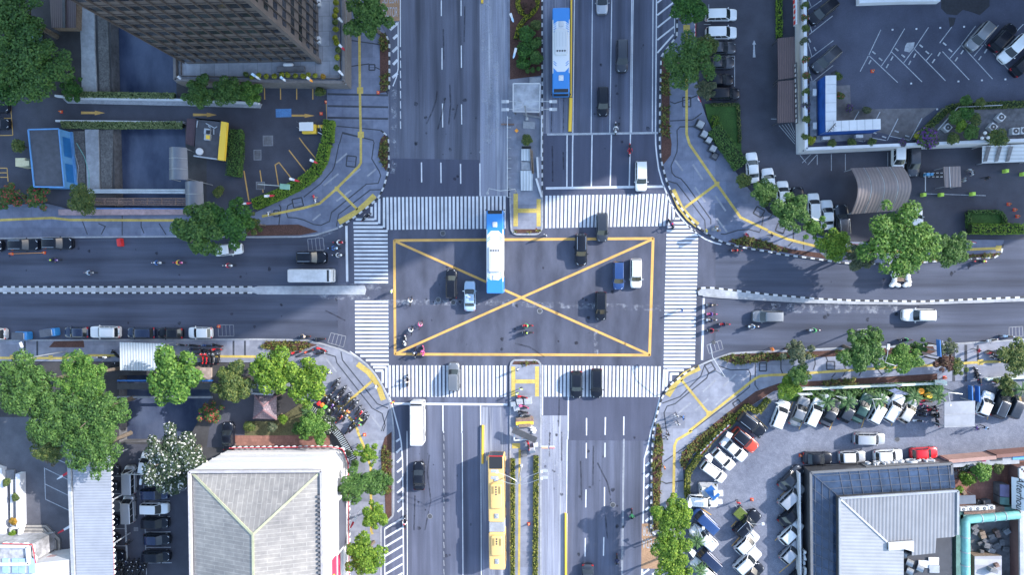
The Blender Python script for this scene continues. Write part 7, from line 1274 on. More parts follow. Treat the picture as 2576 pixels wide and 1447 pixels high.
# ================================================================ people and motorcycles
ZM = {'Z1': (761.4,955,.1338),'Z3': (361.4,838.9,.11596),'Z5': (1226,967.9,.3309),'Z7': (283.9,1342.2,.07224),'Z8': (2258.5,967.9,.08025),'Z9': (2374.7,838.9,.0892),'Z4': (1258.3,180.7,.2319)}
def LOC(k,x,y,z=0.0):
    if isinstance(k,int): return T(k,x,y,z)
    a,b,s = ZM[k]; return P(a + x * s,b + y * s,z)
def body_mesh(pose):
    V = []; E = []; S = []
    def j(par,p,r,reg=None):
        V.append((Vector(p),r)); i = len(V) - 1
        if par is not None: E.append((par,i)); S.append((par,i,reg))
        return i
    ride = pose == 'ride'
    pel = j(None,(0,0,.82 if ride else .95),.13); wai = j(pel,(.06,0,1.0) if ride else (0,0,1.13),.12,2); che = j(wai,(.14,0,1.2) if ride else (.01,0,1.36),.145,1); nek = j(che,(.18,0,1.34) if ride else (.02,0,1.5),.055,1)
    n = V[nek][0]; h0 = j(nek,n + Vector((.02,0,.08)),.07,0); h1 = j(h0,n + Vector((.03,0,.17)),.098,0); j(h1,n + Vector((.02,0,.25)),.06,0); j(h1,n + Vector((.14,0,.15)),.016,0)
    for s in (-1,1):
        j(h1,n + Vector((.01,s * .105,.15)),.02,0); c = V[che][0]; sh = j(che,c + Vector((0,s * .19,.05)),.062,1)
        if ride: el = j(sh,(.30,s * .33,1.05),.045,1); wr = j(el,(.52,s * .31,1.04),.03,1); pa = j(wr,(.60,s * .30,1.03),.036,0); fd = Vector((.3,0,-1)).normalized()
        else: f = s * (.16 if pose == 'walk' else .05); el = j(sh,(.02 + f * .7,s * .27,1.14),.045,1); wr = j(el,(.08 + f * 1.5,s * .28,.92),.03,1); pa = j(wr,(.10 + f * 1.7,s * .27,.84),.036,0); fd = Vector((.2,0,-1)).normalized()
        b = V[pa][0]
        for k in range(4): o = Vector((.012,(k - 1.5) * .022,0)); L = (.075,.09,.085,.065)[k]; q = j(pa,b + o + fd * L * .55,.010,0); j(q,b + o + fd * L + Vector((.02,0,.01)),.008,0)
        q = j(pa,b + Vector((.03,-s * .045,.0)),.011,0); j(q,b + Vector((.05,-s * .055,-.045)),.009,0)
        if ride: hp = j(pel,(.06,s * .11,.80),.095,2); kn = j(hp,(.42,s * .22,.66),.062,2); an = j(kn,(.26,s * .23,.30),.043,2); j(an,(.44,s * .24,.25),.042,3)
        else: f = -s * (.2 if pose == 'walk' else .03); hp = j(pel,(0,s * .1,.88),.095,2); kn = j(hp,(.03 + f * .6,s * .11,.50),.062,2); an = j(kn,(f * 1.2 - .02,s * .11,.09),.043,2); j(an,(f * 1.2 + .17,s * .13,.045),.042,3)
    me = bpy.data.meshes.new('skeleton'); me.from_pydata([v for v,_ in V],E,[]); o = bpy.data.objects.new('tmp',me); COL.objects.link(o)
    o.modifiers.new('s','SKIN'); u = o.modifiers.new('u','SUBSURF'); u.levels = 1; u.render_levels = 1
    for i,(_,r) in enumerate(V): d = me.skin_vertices[0].data[i]; d.radius = (r,r); d.use_root = (i == 0)
    dg = bpy.context.evaluated_depsgraph_get(); out = bpy.data.meshes.new_from_object(o.evaluated_get(dg)); bpy.data.objects.remove(o); out.name = 'person_body'
    out.materials.clear()
    for k in (M['skin'],cloth('white'),cloth('navy'),M['shoe']): out.materials.append(k)
    seg = [(V[a][0],V[b][0],g) for a,b,g in S]
    for p in out.polygons:
        c = p.center; best = 9; g0 = 1
        for a,b,g in seg:
            d = b - a; t = max(0,min(1,(c - a).dot(d) / max(d.length_squared,1e-9))); q = (c - a - d * t).length
            if q < best: best = q; g0 = g
        p.material_index = g0; p.use_smooth = True
    return out,V[h1][0]
def person_proto(pose,head):
    me,hd = BM.setdefault(pose,None) or BM.__setitem__(pose,body_mesh(pose)) or BM[pose]
    r = thing('person','x','person',(0,0,0)); b = bpy.data.objects.new('body',me); COL.objects.link(b); adopt(b,r)
    m = MB(); m.ell(hd + Vector((-.012,0,.02)),(.135,.13,.145) if head == 'helmet' else (.115,.108,.12),12,0,head != 'helmet'); m.build(head,cloth('black'),r,False,smooth=True)
    m = MB()
    for s in (-1,1): m.ell(hd + Vector((.088,s * .036,.0)),(.014,.016,.012),6)
    m.build('eyes',M['dark'],r,False)
    m = MB(); m.box(tuple(hd + Vector((.092,0,-.065))),(.012,.05,.012)); m.build('mouth',M['redlamp'],r,False)
    return r
BM = {}
def person(rc,x,y,h,pose,shirt,trou,head,label,z=0.0,group=None,loc=None):
    hn,hc = head.split(':') if ':' in head else (head,'black')
    def cols(o): b = kid(o,'body')[0]; paint(b,1,cloth(shirt)); paint(b,2,cloth(trou)); q = kid(o,hn)[0]; paint(q,0,cloth(hc))
    if loc is None: p = LOC(rc,x,y,z + 1.0); loc = (p.x,p.y,z)
    return place('person_' + pose + hn,lambda: person_proto(pose,hn),'person',loc,math.radians(h),label,'person',group,cols)
def moto_proto():
    r = thing('motorcycle','x','motorcycle',(0,0,0)); m = MB(); st = ((-.92,.05,.74,.86),(-.6,.13,.52,.86),(-.2,.14,.38,.76),(.08,.12,.28,.52),(.28,.12,.3,.62),(.42,.14,.5,.95),(.56,.09,.62,1.0)); rings = []
    for x,w,a,b in st: rings.append([(x,-w,a + .04),(x,-w,b - .06),(x,-w * .6,b),(x,w * .6,b),(x,w,b - .06),(x,w,a + .04)])
    vs = [v for q in rings for v in q]; fs = [[5,4,3,2,1,0],list(range(36,42))] + [(i * 6 + k,i * 6 + (k + 1) % 6,i * 6 + 6 + (k + 1) % 6,i * 6 + 6 + k) for i in range(6) for k in range(6)]; m.add(vs,fs); m.build('body',pnt('black'),r,False,smooth=True)
    m = MB(); m.rbox((-.36,0,.84),(.78,.27,.09),.1,.04); m.build('seat',M['black'],r,False,smooth=True)
    m = MB(); m.rbox((.5,0,.86),(.28,.34,.36),.1,.08); m.build('front_fairing',pnt('black'),r,False,smooth=True)
    m = MB(); m.tube([(.36,-.36,1.04),(.44,-.16,1.06),(.44,.16,1.06),(.36,.36,1.04)],.022,6)
    for s in (-1,1): m.tube([(.42,s * .24,1.05),(.44,s * .33,1.2)],.012,5); m.ell((.44,s * .34,1.21),(.02,.06,.045),6)
    m.build('handlebar',M['darkmetal'],r,False); m = MB(); m.ell((.65,0,.9),(.06,.11,.08),8); m.build('headlight',M['lampglass'],r,False,smooth=True)
    m = MB(); m.ell((-.94,0,.8),(.04,.08,.05),6); m.build('taillight',M['redlamp'],r,False)
    for x in (.66,-.62): m = MB(); m.cyl((x,-.05,.29),(x,.05,.29),.29,n=14); m.cyl((x,-.055,.29),(x,.055,.29),.15,n=8,mi=1); m.build('wheel',[M['black'],M['chrome']],r,False)
    return r
def pn(c): return pnt(c) if c in CARC else cloth(c)
def moto(rc,x,y,h,col,label,rider=None,z=0.0,group=None,pill=None):
    p = LOC(rc,x,y,z + .7); loc = Vector((p.x,p.y,z + .013)); a = math.radians(h); f = Vector((math.cos(a),math.sin(a),0))
    def cols(o): paint(kid(o,'body')[0],0,pn(col)); paint(kid(o,'front_fairing')[0],0,pn(col))
    place('moto',moto_proto,'motorcycle',loc,a,label,'motorcycle',group,cols)
    if rider: sh,he = rider; person(0,0,0,h,'ride',sh,'navy','helmet:' + he,('rider with ' + he + ' helmet and ' + sh + ' top on the ' + label),0,'motorcycle riders',loc - f * .22)
    if pill: sh,he = pill; person(0,0,0,h,'ride',sh,'black','helmet:' + he,('pillion passenger with ' + he + ' helmet behind the driver, ' + label),0,'motorcycle riders',loc - f * .58 + Vector((0,0,.05)))
q = 'motorcycles riding in traffic'
for a in [
 (10,545,1170,0,'purple','purple scooter nearest the left edge',('black','lime')),(10,905,1297,0,'grey','lowest grey scooter on the west road',('paleblue','grey')),(10,1585,1197,0,'white','white scooter with blue rider west',('blue','white')),(10,1800,1195,0,'pink','pink scooter mid west road',('yellow','red')),(10,2300,1225,0,'white','white scooter behind the pale sedan',('red','white')),
 (11,835,992,0,'red','red scooter at west stop line',('white','white')),(11,782,1050,0,'paleblue','pale blue scooter at west stop line',('blue','navy')),(11,825,1120,0,'white','white scooter above the white minibus',('silver','grey')),(11,1108,735,40,'black','black motorcycle on northwest zebra corner',('grey','black')),
 (2,1043,1290,270,'white','white patrol motorcycle behind black minivan',('white','white')),(12,1185,60,270,'red','red motorcycle nearing northeast stop line',('red','black')),(12,1605,810,300,'black','black motorcycle on northeast zebra corner',('purple','red')),(12,2250,1073,180,'orange','orange courier scooter on east road',('brown','red')),(13,2140,1182,0,'red','red scooter by the far kerb',('black','lime')),
 (21,490,490,180,'black','black scooter at the southwest kerb',('tan','navy')),(21,640,515,180,'black','parked scooter at the southwest kerb',None),(21,1500,540,270,'white','white scooter inside southwest box corner',('black','white')),(21,1603,655,270,'black','black scooter on southwest yellow line',('navy','white')),(21,1680,642,270,'pink','pink scooter on southwest yellow line',('pink','pink')),(21,1523,940,90,'black','black scooter on southwest zebra stripes',('tan','white')),
 (22,150,382,180,'red','red scooter mid yellow box',('green','red')),(22,150,452,180,'black','black scooter mid yellow box',('navy','lime')),(22,2000,173,180,'grey','topmost scooter at east stop line',('navy','tan')),(22,2000,266,180,'pink','pink scooter at east stop line',('purple','purple')),(22,1998,325,180,'white','white scooter at east stop line',('black','navy')),(22,2130,368,180,'red','red scooter second row east',('navy','black')),(22,2010,432,180,'black','lowest scooter at east stop line',('red','black')),(22,2420,391,180,'white','white scooter below grey minivan',('silver','blue')),
 (23,460,428,180,'white','white scooter with green rider east',('green','green')),(23,1382,526,180,'black','black scooter with green rider east',('green','black')),(31,1500,920,90,'black','black scooter beside southwest hatching',('white','red')),(32,1205,845,270,'black','black motorcycle with green rider south',('green','green')),(32,1055,1300,270,'black','black patrol motorcycle at bottom',('navy','navy'))]:
    moto(*a,group=q)
q = 'motorcycles parked at the southeast kerb'
for a in ((23,2245,530,190,'white','black and white motorcycle parked at the far southeast kerb, left one'),(23,2410,490,175,'paleblue','dark motorcycle with pale blue panel at the far southeast kerb, right one'),('Z9',1480,660,150,'black','black motorcycle on the pavement under the right edge tree',.15),('Z9',1530,750,160,'navy','dark motorcycle with a green jacket on the right pavement',.15),('Z9',1700,570,150,'grey','grey motorcycle with blue seat beneath the right edge tree',.15),('Z9',920,1130,100,'black','black motorcycle at the gate beside the soil bed',.15),('Z9',1010,1270,100,'navy','dark motorcycle by the blue gate post',.15)):
    moto(*a[:6],None,a[6] if len(a) > 6 else 0.0,q)
q = 'motorcycles parked beside the corrugated stall'
for a in ((1080,265,175,'black','black one in the top row left of the blue one'),(1370,268,175,'blue','blue one in the top row'),(1580,262,170,'black','black one at the end of the top row'),(800,250,175,'grey','grey one half under the tree'),(1320,362,180,'black','black one in the second row'),(1575,352,180,'red','red one in the second row'),(1085,345,178,'navy','navy one in the second row under the tree'),(1090,450,182,'black','black one in the third row'),(1262,530,100,'red','red and white one, first of the upright row'),(1345,530,96,'red','dark red one, second of the upright row'),(1440,530,92,'black','black one, third of the upright row'),(1512,530,90,'grey','grey one, fourth of the upright row'),(1618,530,88,'black','black one, last of the upright row')):
    moto('Z3',*a[:4],'motorcycle by the stall, ' + a[4],None,.15,q)
for a in ((20,1035,702,0,'white','black and white motorcycle on the pavement left of the corrugated stall'),(20,1158,668,140,'black','black motorcycle leaning by the left wall of the corrugated stall'),(20,1125,775,20,'black','dark motorcycle at the lower left of the corrugated stall'),(21,395,655,190,'red','red motorcycle below the southwest planting bed'),(21,525,642,200,'orange','dark motorcycle with orange seat below the southwest bed'),(21,650,620,160,'red','red and white motorcycle on the southwest corner, upper of two'),(21,655,660,10,'black','black motorcycle on the southwest corner, lower of two'),(21,485,752,160,'black','black motorcycle behind the lime tree')):
    moto(*a,None,.15)
q = 'motorcycles crowded on the southwest corner'
OUT = [(620,60,'black'),(630,150,'grey'),(740,200,'black'),(745,265,'black'),(830,330,'black'),(835,410,'grey'),(930,440,'black'),(990,490,'grey'),(1040,585,'black'),(1075,650,'red'),(1130,700,'black'),(1180,775,'black')]
INN = [(300,270,'blue'),(345,320,'black'),(410,390,'black'),(490,340,'black'),(465,440,'grey'),(560,430,'black'),(535,525,'purple'),(640,480,'black'),(560,600,'black'),(680,590,'navy'),(740,640,'brown'),(805,725,'silver'),(700,735,'orange'),(920,840,'black'),(950,915,'black'),(860,960,'grey')]
for nm,L in (('outer',OUT),('inner',INN)):
    for k,(x,y,c) in enumerate(L):
        od = ORD[k] if k < 15 else 'last'; moto('Z1',x,y,52 + R.uniform(-8,8),c,c + ' motorcycle, ' + od + ' from the top in the ' + nm + ' row by the slat railing',None,.15,q)
q = 'motorcycles crowded under the long shed eave'
for k,(x,y) in enumerate(((250,1060),(420,1090),(600,1120),(820,1120),(1010,1100),(150,1200),(350,1230),(540,1270),(720,1280),(930,1260),(1080,1230),(300,1390),(480,1400),(660,1410),(860,1400),(1040,1390))):
    row = 0 if k < 5 else 1 if k < 11 else 2; i = k - (0,5,11)[row]; moto('Z7',x,y,70 + R.uniform(-12,12),['black','navy','black','dark grey'][k % 4],'dark motorcycle, ' + ORD[i] + ' from the left in the ' + ['top','middle','bottom'][row] + ' row beside the long shed',None,0,q)
q = 'motorcycles parked by the gate canopy'
for a in ((840,510,170,'red','red one at the top'),(740,630,165,'pink','pink trimmed one second from the top'),(920,690,165,'navy','dark one with a pale box'),(690,830,172,'black','black one with a white cloth'),(1030,805,175,'red','one under a bright red cover'),(690,970,170,'black','black one in the middle'),(1010,965,165,'navy','navy one beside the blue frame'),(590,1130,175,'white','white and black one on the yellow line'),(1250,870,100,'grey','grey one against the gate wall'),(1240,1120,100,'black','black one at the gate wall bottom')):
    moto('Z8',*a[:4],'motorcycle by the gate canopy, ' + a[4],None,0,q)
for a in ((260,95,170,'red','red motorcycle among the traffic officers on the south median'),(270,168,165,'pink','pink and black motorcycle on the south median'),(262,210,172,'black','black motorcycle third down on the south median'),(285,238,178,'grey','grey motorcycle lowest on the south median'),(310,455,100,'red','red motorcycle upright beside the tilted sign'),(1,1,0,'x','x')):
    if a[0] > 1: moto('Z5',*a[:5],None,.16)
def bicycle(rc,x,y,h,col,label,shirt):
    p = LOC(rc,x,y,.8); a = math.radians(h); t = thing('bicycle',label,'bicycle',(p.x,p.y,.012),a,'bicycles crossing the box junction'); m = MB()
    for s in ((-.5,0,.35,.1,0,.75),(.45,0,.8,-.5,0,.35),(.45,0,.8,.52,0,.35),(-.15,0,.85,.0,0,.3),(0,0,.3,.45,0,.75)): m.cyl(s[:3],s[3:],.02,n=6)
    m.build('frame',pn(col),t,False); m = MB(); m.rbox((-.15,0,.9),(.25,.15,.06),.05,.02); m.build('saddle',M['black'],t,False); m = MB(); m.tube([(.38,-.28,.98),(.45,0,1.0),(.38,.28,.98)],.015,5); m.build('handlebar',M['steel'],t,False)
    for wx in (-.5,.52):
        m = MB()
        for k in range(14): u,v = k * .4488,(k + 1) * .4488; m.bar((wx + .33 * math.cos(u),0,.34 + .33 * math.sin(u)),(wx + .33 * math.cos(v),0,.34 + .33 * math.sin(v)),.035,.035)
        for k in range(4): u = k * .785; m.bar((wx - .32 * math.cos(u),0,.34 - .32 * math.sin(u)),(wx + .32 * math.cos(u),0,.34 + .32 * math.sin(u)),.008,.008)
        m.build('wheel',M['black'],t,False)
    person(0,0,0,h,'ride',shirt,'grey','helmet:white' if shirt != 'pink' else 'helmet:pink','cyclist in ' + ('a pink' if shirt == 'pink' else 'a white') + ' top on the ' + label,0,'cyclists',Vector((p.x,p.y,.012)) - Vector((math.cos(a),math.sin(a),0)) * .15)
bicycle(21,1552,140,80,'black','topmost bicycle left of black minivan','white'); bicycle(21,1652,380,70,'pink','bicycle nearest the yellow diagonal','pink'); bicycle(21,1560,435,85,'black','lower left bicycle in the box','white')
for a in [(11,585,532,200,'walk','red','tan','hair','person in a red top walking on the northwest corner',.15),(11,602,575,200,'walk','white','navy','hair','person in a white top walking on the northwest corner',.15),(11,128,705,20,'walk','white','black','hair','person in a white top on the northwest yellow path',.15),(12,335,918,250,'stand','white','silver','hair','person in white standing at the north median tip'),(12,1955,875,200,'stand','yellow','brown','helmet:yellow','worker in yellow at the northeast signal base',.15),(12,2362,912,220,'stand','red','red','hair','person in dark red by the northeast planting',.15),
 (13,35,918,200,'walk','navy','black','hair','person in dark clothes on the northeast yellow path',.15),(13,2035,262,250,'stand','white','grey','hair','attendant in white by the booth, upper of two'),(13,2048,297,200,'stand','white','navy','hair','attendant in white by the booth, lower of two'),(13,1975,360,180,'stand','silver','grey','hair','person in pale grey beside the ticket booth'),(13,2200,342,10,'walk','black','black','hair','person in black walking right of the ticket booth'),
 (21,1365,38,0,'stand','white','lime','helmet:lime','traffic officer in white at the west median end'),(21,1215,998,200,'stand','silver','navy','helmet:white','person in white cap on the southwest tactile arc',.15),(21,1372,1155,290,'stand','yellow','red','helmet:red','person in yellow and red at the southwest stop line'),(22,1710,225,180,'walk','blue','navy','hair','person in blue crossing the east zebra stripes'),(22,1655,1292,100,'walk','silver','black','hair','person in pale grey on the southeast plaza',.15),(22,1720,1312,20,'walk','blue','black','hair','person in bright blue on the southeast plaza',.15),(22,1670,1375,100,'walk','white','black','hair','person in white lowest on the southeast plaza',.15),
 (22,52,830,330,'stand','white','grey','hair','person in white on the south median tiles',.16),(22,90,1022,90,'stand','lime','black','helmet:white','officer in a lime vest on the south median, upper',.16),(22,45,1066,300,'stand','lime','navy','helmet:white','officer in a lime vest on the south median, lower',.16),(32,1572,35,90,'walk','black','black','hair','person in black near the kerbside planting',.15),(32,1560,72,180,'walk','grey','black','hair','person in grey near the kerbside planting',.15),(32,1535,368,200,'stand','orange','tan','hair','worker in orange beside the kerbside planting',.15),
 (23,42,620,180,'stand','orange','orange','helmet:orange','street sweeper in orange at the southeast kerb'),(23,2115,632,180,'walk','red','black','hair','person in red top on the gate lane pavement',.15),(23,2222,656,300,'stand','red','tan','hair','person in bright red near the parked pavement motorcycles',.15),(23,2095,1413,200,'walk','purple','navy','hair','person in purple right of the gate canopy'),(23,2185,1410,330,'walk','paleblue','black','hair','person in pale blue right of the gate canopy'),(20,2392,750,90,'stand','white','brown','hair','person in white on the southwest pavement',.15),
 (30,1285,1130,40,'walk','black','black','hair','person in black crossing the narrow car park'),('Z1',860,608,60,'stand','orange','tan','hair','parking attendant in orange among the crowded motorcycles',.15),('Z1',1085,842,60,'stand','green','black','helmet:red','person with red cap at the crowd end',.15),('Z1',680,320,60,'stand','black','navy','helmet:white','person with white helmet standing in the motorcycle crowd',.15),('Z1',1095,755,60,'stand','lime','navy','hair','person in lime vest among the crowded motorcycles',.15),(32,2278,722,90,'stand','red','brown','hair','person in dark red beside the turf cart'),('Z1',1035,1258,180,'walk','brown','black','hair','person in brown on the railing side path',.15),(21,735,855,300,'walk','lime','silver','hair','person in pale lime beside the lime tree',.15)]:
    person(*a[:9],*(a[9:10]))
# ================================================================ street furniture
def pole(t,pts,r,m='steel',n='pole'): mb = MB(); mb.tube(pts,r,7); return mb.build(n,M[m],t,smooth=True)
def headbox(t,p,s,m='greymetal',n='lamp_head',rz=0.0): mb = MB(); mb.rbox(tuple(p),s,.06,.04,rz); return mb.build(n,M[m],t)
def dlamp(bx,by,heads,label,z=9.0):
    b = P(bx,by); t = thing('street_lamp',label,'street lamp',(b.x,b.y,.16)); top = Vector((b.x,b.y,z)); pole(t,[(b.x,b.y,.16),(b.x,b.y,z)],.1); mb = MB(); mb.rbox((b.x,b.y,.5),(.4,.4,.7),.04,.04); mb.build('base_box',M['whitemetal'],t)
    for s in (0,1):
        p,q = [P(*h,z + .2) for h in heads[s]]; mid = (p + q) / 2; d = (top - mid); d.z = 0; d.normalize(); k = 2.2; e = (q - p) / 2
        loop = [p,top - d * k * .7 - e * 1.0 + Vector((0,0,.15)),top - d * .35 - e * .6 + Vector((0,0,.1)),top - d * .15,top - d * .35 + e * .6 + Vector((0,0,.1)),top - d * k * .7 + e + Vector((0,0,.15)),q]
        pole(t,loop,.035,'steel','arm')
        for h in (p,q): o = headbox(t,h - d * .3,(1.05,.42,.12),'greymetal','lamp_head'); headbox(t,h + Vector((0,0,.07)) + d * .05,(.36,.36,.06),'whitemetal','lamp_cover')
dlamp(1326,300,(((1276,255),(1276,275)),((1386,255),(1386,274.5))),'double armed street lamp with four heads on the north median'); dlamp(1312,1170,(((1249,1188),(1249,1205)),((1363,1187),(1363,1204))),'double armed street lamp with four heads on the south median')
def lamp1(bx,by,pts,label,z=7.5,zb=0.0,hs=(.8,.4,.14),lm='whitemetal'):
    b = P(bx,by,zb); t = thing('street_lamp',label,'street lamp',(b.x,b.y,zb)); a = [P(x,y,z + dz) for x,y,dz in pts]; pole(t,[b,Vector((b.x,b.y,z - .6))],.08); pole(t,[Vector((b.x,b.y,z - .6))] + a,.05,'steel','arm'); d = a[-1] - a[-2]; headbox(t,a[-1],hs,lm,'lamp_head',math.atan2(d.y,d.x)); return t
lamp1(168,884,[(105,896,0),(80,902,.2),(60,890,.3),(53,868,.2)],'single armed street lamp leaning over the west yellow path'); lamp1(1930 + 278,724 + 184,[(2226,912,0),(2232,895,.2),(2234.5,873,.2)],'curved street lamp between the southeast pavement trees',6,.15)
lamp1(1288 + 513,724 + 210,[(1793,900,0),(1786,866,.1),(1795,862,.1)],'slim mast with a long arm on the southeast corner',6,.15,(.5,.5,.3),'darkmetal'); lamp1(1300,486,[(1258,480,0),(1230,474,.2),(1226,486,0)],'slim mast arm over the northwest zebra stripes',6,.15,(.35,.35,.3),'greymetal')
lamp1(1870,1318,[(1885,1318,0),(1908,1320,.1),(1919,1319,.1)],'parking lamp beside the turf covered cart',6,0,(.4,.4,.2)); lamp1(1747,1318,[(1755,1330,0),(1769,1330,.1)],'parking lamp by the banners under the lowest trees',6,0,(.4,.4,.2)); lamp1(2180,990,[(2195,1005,0),(2204,1036,.2)],'curved lamp over the seventh car of the slanted row',5,0,(.25,.25,.12)); lamp1(2375,978,[(2386,988,0),(2391,1020,.1)],'curved lamp over the gate canopy',5,0,(.25,.25,.12)); lamp1(358,1172,[(355,1195,.1),(354,1213,0)],'white lamp at the foot of the flowering tree',5,0,(.9,.35,.2))
def gantry(label,base,pts,bars,z=6.0,sig=(),zb=.15):
    b = P(*base); t = thing('traffic_signal',label,'traffic signal',(b.x,b.y,zb)); pole(t,[(b.x,b.y,zb),(b.x,b.y,z)],.11); a = [P(x,y,z) for x,y in pts]; pole(t,[Vector((b.x,b.y,z))] + a,.07,'steel','arm')
    for x0,y0,x1,y1 in bars: mb = MB(); mb.bar(P(x0,y0,z),P(x1,y1,z),.14,.14); mb.build('cross_bar',M['whitemetal'],t)
    mb = MB(); mb.rbox((b.x,b.y,1.2),(.5,.4,1.6),.05,.05); mb.build('control_box',M['greymetal'],t)
    for x,y in sig:
        p = P(x,y,z - .4); mb = MB(); mb.rbox(tuple(p),(.35,.35,1.0),.04,.04); sg = mb.build('signal_head',M['darkmetal'],t)
        for k,m in enumerate(('redlamp','amber','green')): mb = MB(); mb.cyl(p + Vector((-.18,0,.3 - .3 * k)),p + Vector((-.2,0,.3 - .3 * k)),.1,n=10); mb.build('lens',M[m],sg)
gantry('signal mast on the northeast corner by the kerb',(1792,578),[(1801,570)],[],3,[(1803,571),(1808,580)])
def signobj(label,rc,x0,y0,x1,y1,m,z=5,h=.9,w=.12,cat='sign'):
    a,b = T(rc,x0,y0,z),T(rc,x1,y1,z); t = thing('road_sign',label,cat,(b.x,b.y,0)); mb = MB(); mb.wall([a,b],w,z,z + h); mb.build('sign_board',m,t); mb = MB(); mb.wall([a + Vector((.08,0,0)),b + Vector((.08,0,0))],.05,z + .1,z + h - .1); mb.build('board_frame',M['steel'],t); pole(t,[(b.x,b.y,0),(b.x,b.y,z)],.09)
signobj('large blue road sign seen edge on over the southeast kerb',23,1695,520,1705,690,M['bluemetal']); signobj('second panel of road signs right of the large blue one',23,1722,530,1722,640,M['greymetal'],4.5)
t = thing('median_sign','yellow and red sign panels on a bracket beside the south bus lane','sign',P(1365,1128)); p0 = P(1360,1127,2.5); pole(t,[P(1360,1127),p0,P(1398,1127,2.5)],.04)
for x0,x1,m in ((1362,1378,'amber'),(1382,1395,'red')): mb = MB(); a,b = P(x0,1126,2.6),P(x1,1126,2.6); mb.rbox(tuple((a + b) / 2),(b.x - a.x,.3,.3),.04,.04); mb.build('sign_panel',M[m],t); mb = MB(); mb.rbox(tuple((a + b) / 2 + Vector((0,.12,.18))),(b.x - a.x,.25,.06),.03,.02); mb.build('panel_top',M['whitemetal'],t)
# north median construction clutter
t = thing('median_shelter','square concrete shelter roof with a white rim on the north median','shelter',P(1325,245)); q4 = [P(*v,2.6) for v in ((1291,210),(1359,210),(1357,281.5),(1291,280.5))]; mb = MB(); mb.prism(q4,2.4,2.6); mb.build('roof_slab',mat('stained_concrete',(.33,.35,.40),.85,.3,.8,big=.3),t); rim(q4,.14,2.601,2.7,M['whitemetal'],t,'roof_rim'); posts([v.lerp((q4[0] + q4[2]) / 2,.1) for v in q4],.16,2.4,M['concd'],t,.12)
z4 = lambda x,y,z=.2: LOC('Z4',x,y,z)
for q_,lab,m,h in (([(230,840),(322,840),(325,970),(230,965)],'white corrugated panel on the north median, upper one',M['whiterib'],.5),([(228,978),(320,980),(330,1070),(232,1068)],'stained grey panel between the two white median panels',M['concl'],.4),([(220,1076),(355,1076),(352,1290),(226,1290)],'white corrugated panel on the north median, lower one',M['whiterib'],.6)):
    mb = MB(); mb.prism([z4(*v) for v in q_],.18,h); tag(mb.build('roof_panel',m),lab,'panel')
for (a,b,lab) in (((330,835),(352,1100),'left weathered plank beside the white median panels'),((345,850),(358,1105),'right weathered plank beside the white median panels')): mb = MB(); mb.bar(z4(*a,.75),z4(*b,.75),.22,.1); tag(mb.build('plank',M['wood']),lab,'plank')
for (a,b,lab) in (((401,930),(413,1150),'white concrete barrier on the right of the median panels, upper'),((390,1160),(450,1360),'white concrete barrier on the right of the median panels, lower'),((450,480),(447,920),'white pipe rail on the right of the north median')): mb = MB(); mb.wall([z4(*a),z4(*b)],.3 if 'barrier' in lab else .12,.16,.75); mb.bar(z4(*a,.77),z4(*b,.77),.2,.04); tag(mb.build('barrier',M['whitemetal']),lab,'barrier')
t = thing('fence_rail','white post and rail fence along the left side of the north median','fence',z4(80,920)); mb = MB(); mb.wall([z4(82,490),z4(80,1360)],.12,.85,.95); mb.build('rail',M['whitemetal'],t)
for y in (500,605,715,830,940,1045,1150,1258,1360): mb = MB(); mb.bar(z4(78,y,.5),z4(118,y,.5),.1,.5); mb.build('rail_post',M['greymetal'],t)
mb = MB(); mb.prism([z4(*v) for v in ((250,535),(380,545),(375,620),(245,612))],.16,.3); tag(mb.build('concrete_slab',M['concl']),'loose pale concrete slab on the north median','slab'); mb = MB(); mb.prism([z4(*v) for v in ((235,805),(338,805),(335,833),(232,833))],.161,.17); tag(mb.build('floor_hatch',M['dark']),'open black hatch above the white median panels','hatch')
for (a,b,m,lab) in (((10,568),(150,570),'rust','long rusty bar lying across the north median edge'),((250,462),(450,498),'conc','diagonal beam at the foot of the median shelter'),((318,92),(440,92),'concl','pile of pale planks above the median shelter')): mb = MB(); w_ = .9 if 'pile' in lab else .2; mb.bar(z4(*a,.4),z4(*b,.4),w_,.3); tag(mb.build('beam',M[m]),lab,'beam')
mb = MB(); mb.box(tuple(z4(178,637,.5)),(.45,.45,.08),.78); mb.cyl(z4(178,637,.16),z4(178,637,.48),.05); tag(mb.build('warning_sign',M['amber']),'small orange diamond sign on the north median','sign')
# south median clutter
z5 = lambda x,y,z=.2: LOC('Z5',x,y,z)
t = thing('tilted_sign','long dark sign board tilted over a white frame on the south median','sign',z5(280,400)); mb = MB(); mb.bar(z5(192,345,1.6),z5(372,425,1.6),.9,.25); mb.build('sign_board',M['darkmetal'],t)
for a,b in (((205,340),(205,425)),((205,425),(330,415)),((225,370),(325,415)),((250,380),(250,420))): mb = MB(); mb.bar(z5(*a,1.2),z5(*b,1.2),.18,.18); mb.build('frame_bar',M['whitemetal'],t)
for x,y,s,m,lab in ((246,128,1.0,'concl','grey white cabinet on the south median, left one'),(308,124,1.15,'concl','grey white cabinet on the south median, right one'),(197,148,.8,'steel','round grey bin box on the south median'),(222,180,.9,'greymetal','grey control cabinet on the south median'),(340,498,.9,'concl','pale manhole box beside the tilted sign'),(278,527,.9,'concd','dark manhole box beside the tilted sign'),(366,458,.7,'whitemetal','small white box at the end of the tilted sign')):
    mb = MB(); p = z5(x,y,.16 + s * .35); mb.rbox(tuple(p),(s,s * .9,s * .7),.08,.06,.15); mb.box((p.x,p.y,p.z + s * .36),(s * .5,s * .1,.05)); tag(mb.build('cabinet',M[m]),lab,'cabinet')
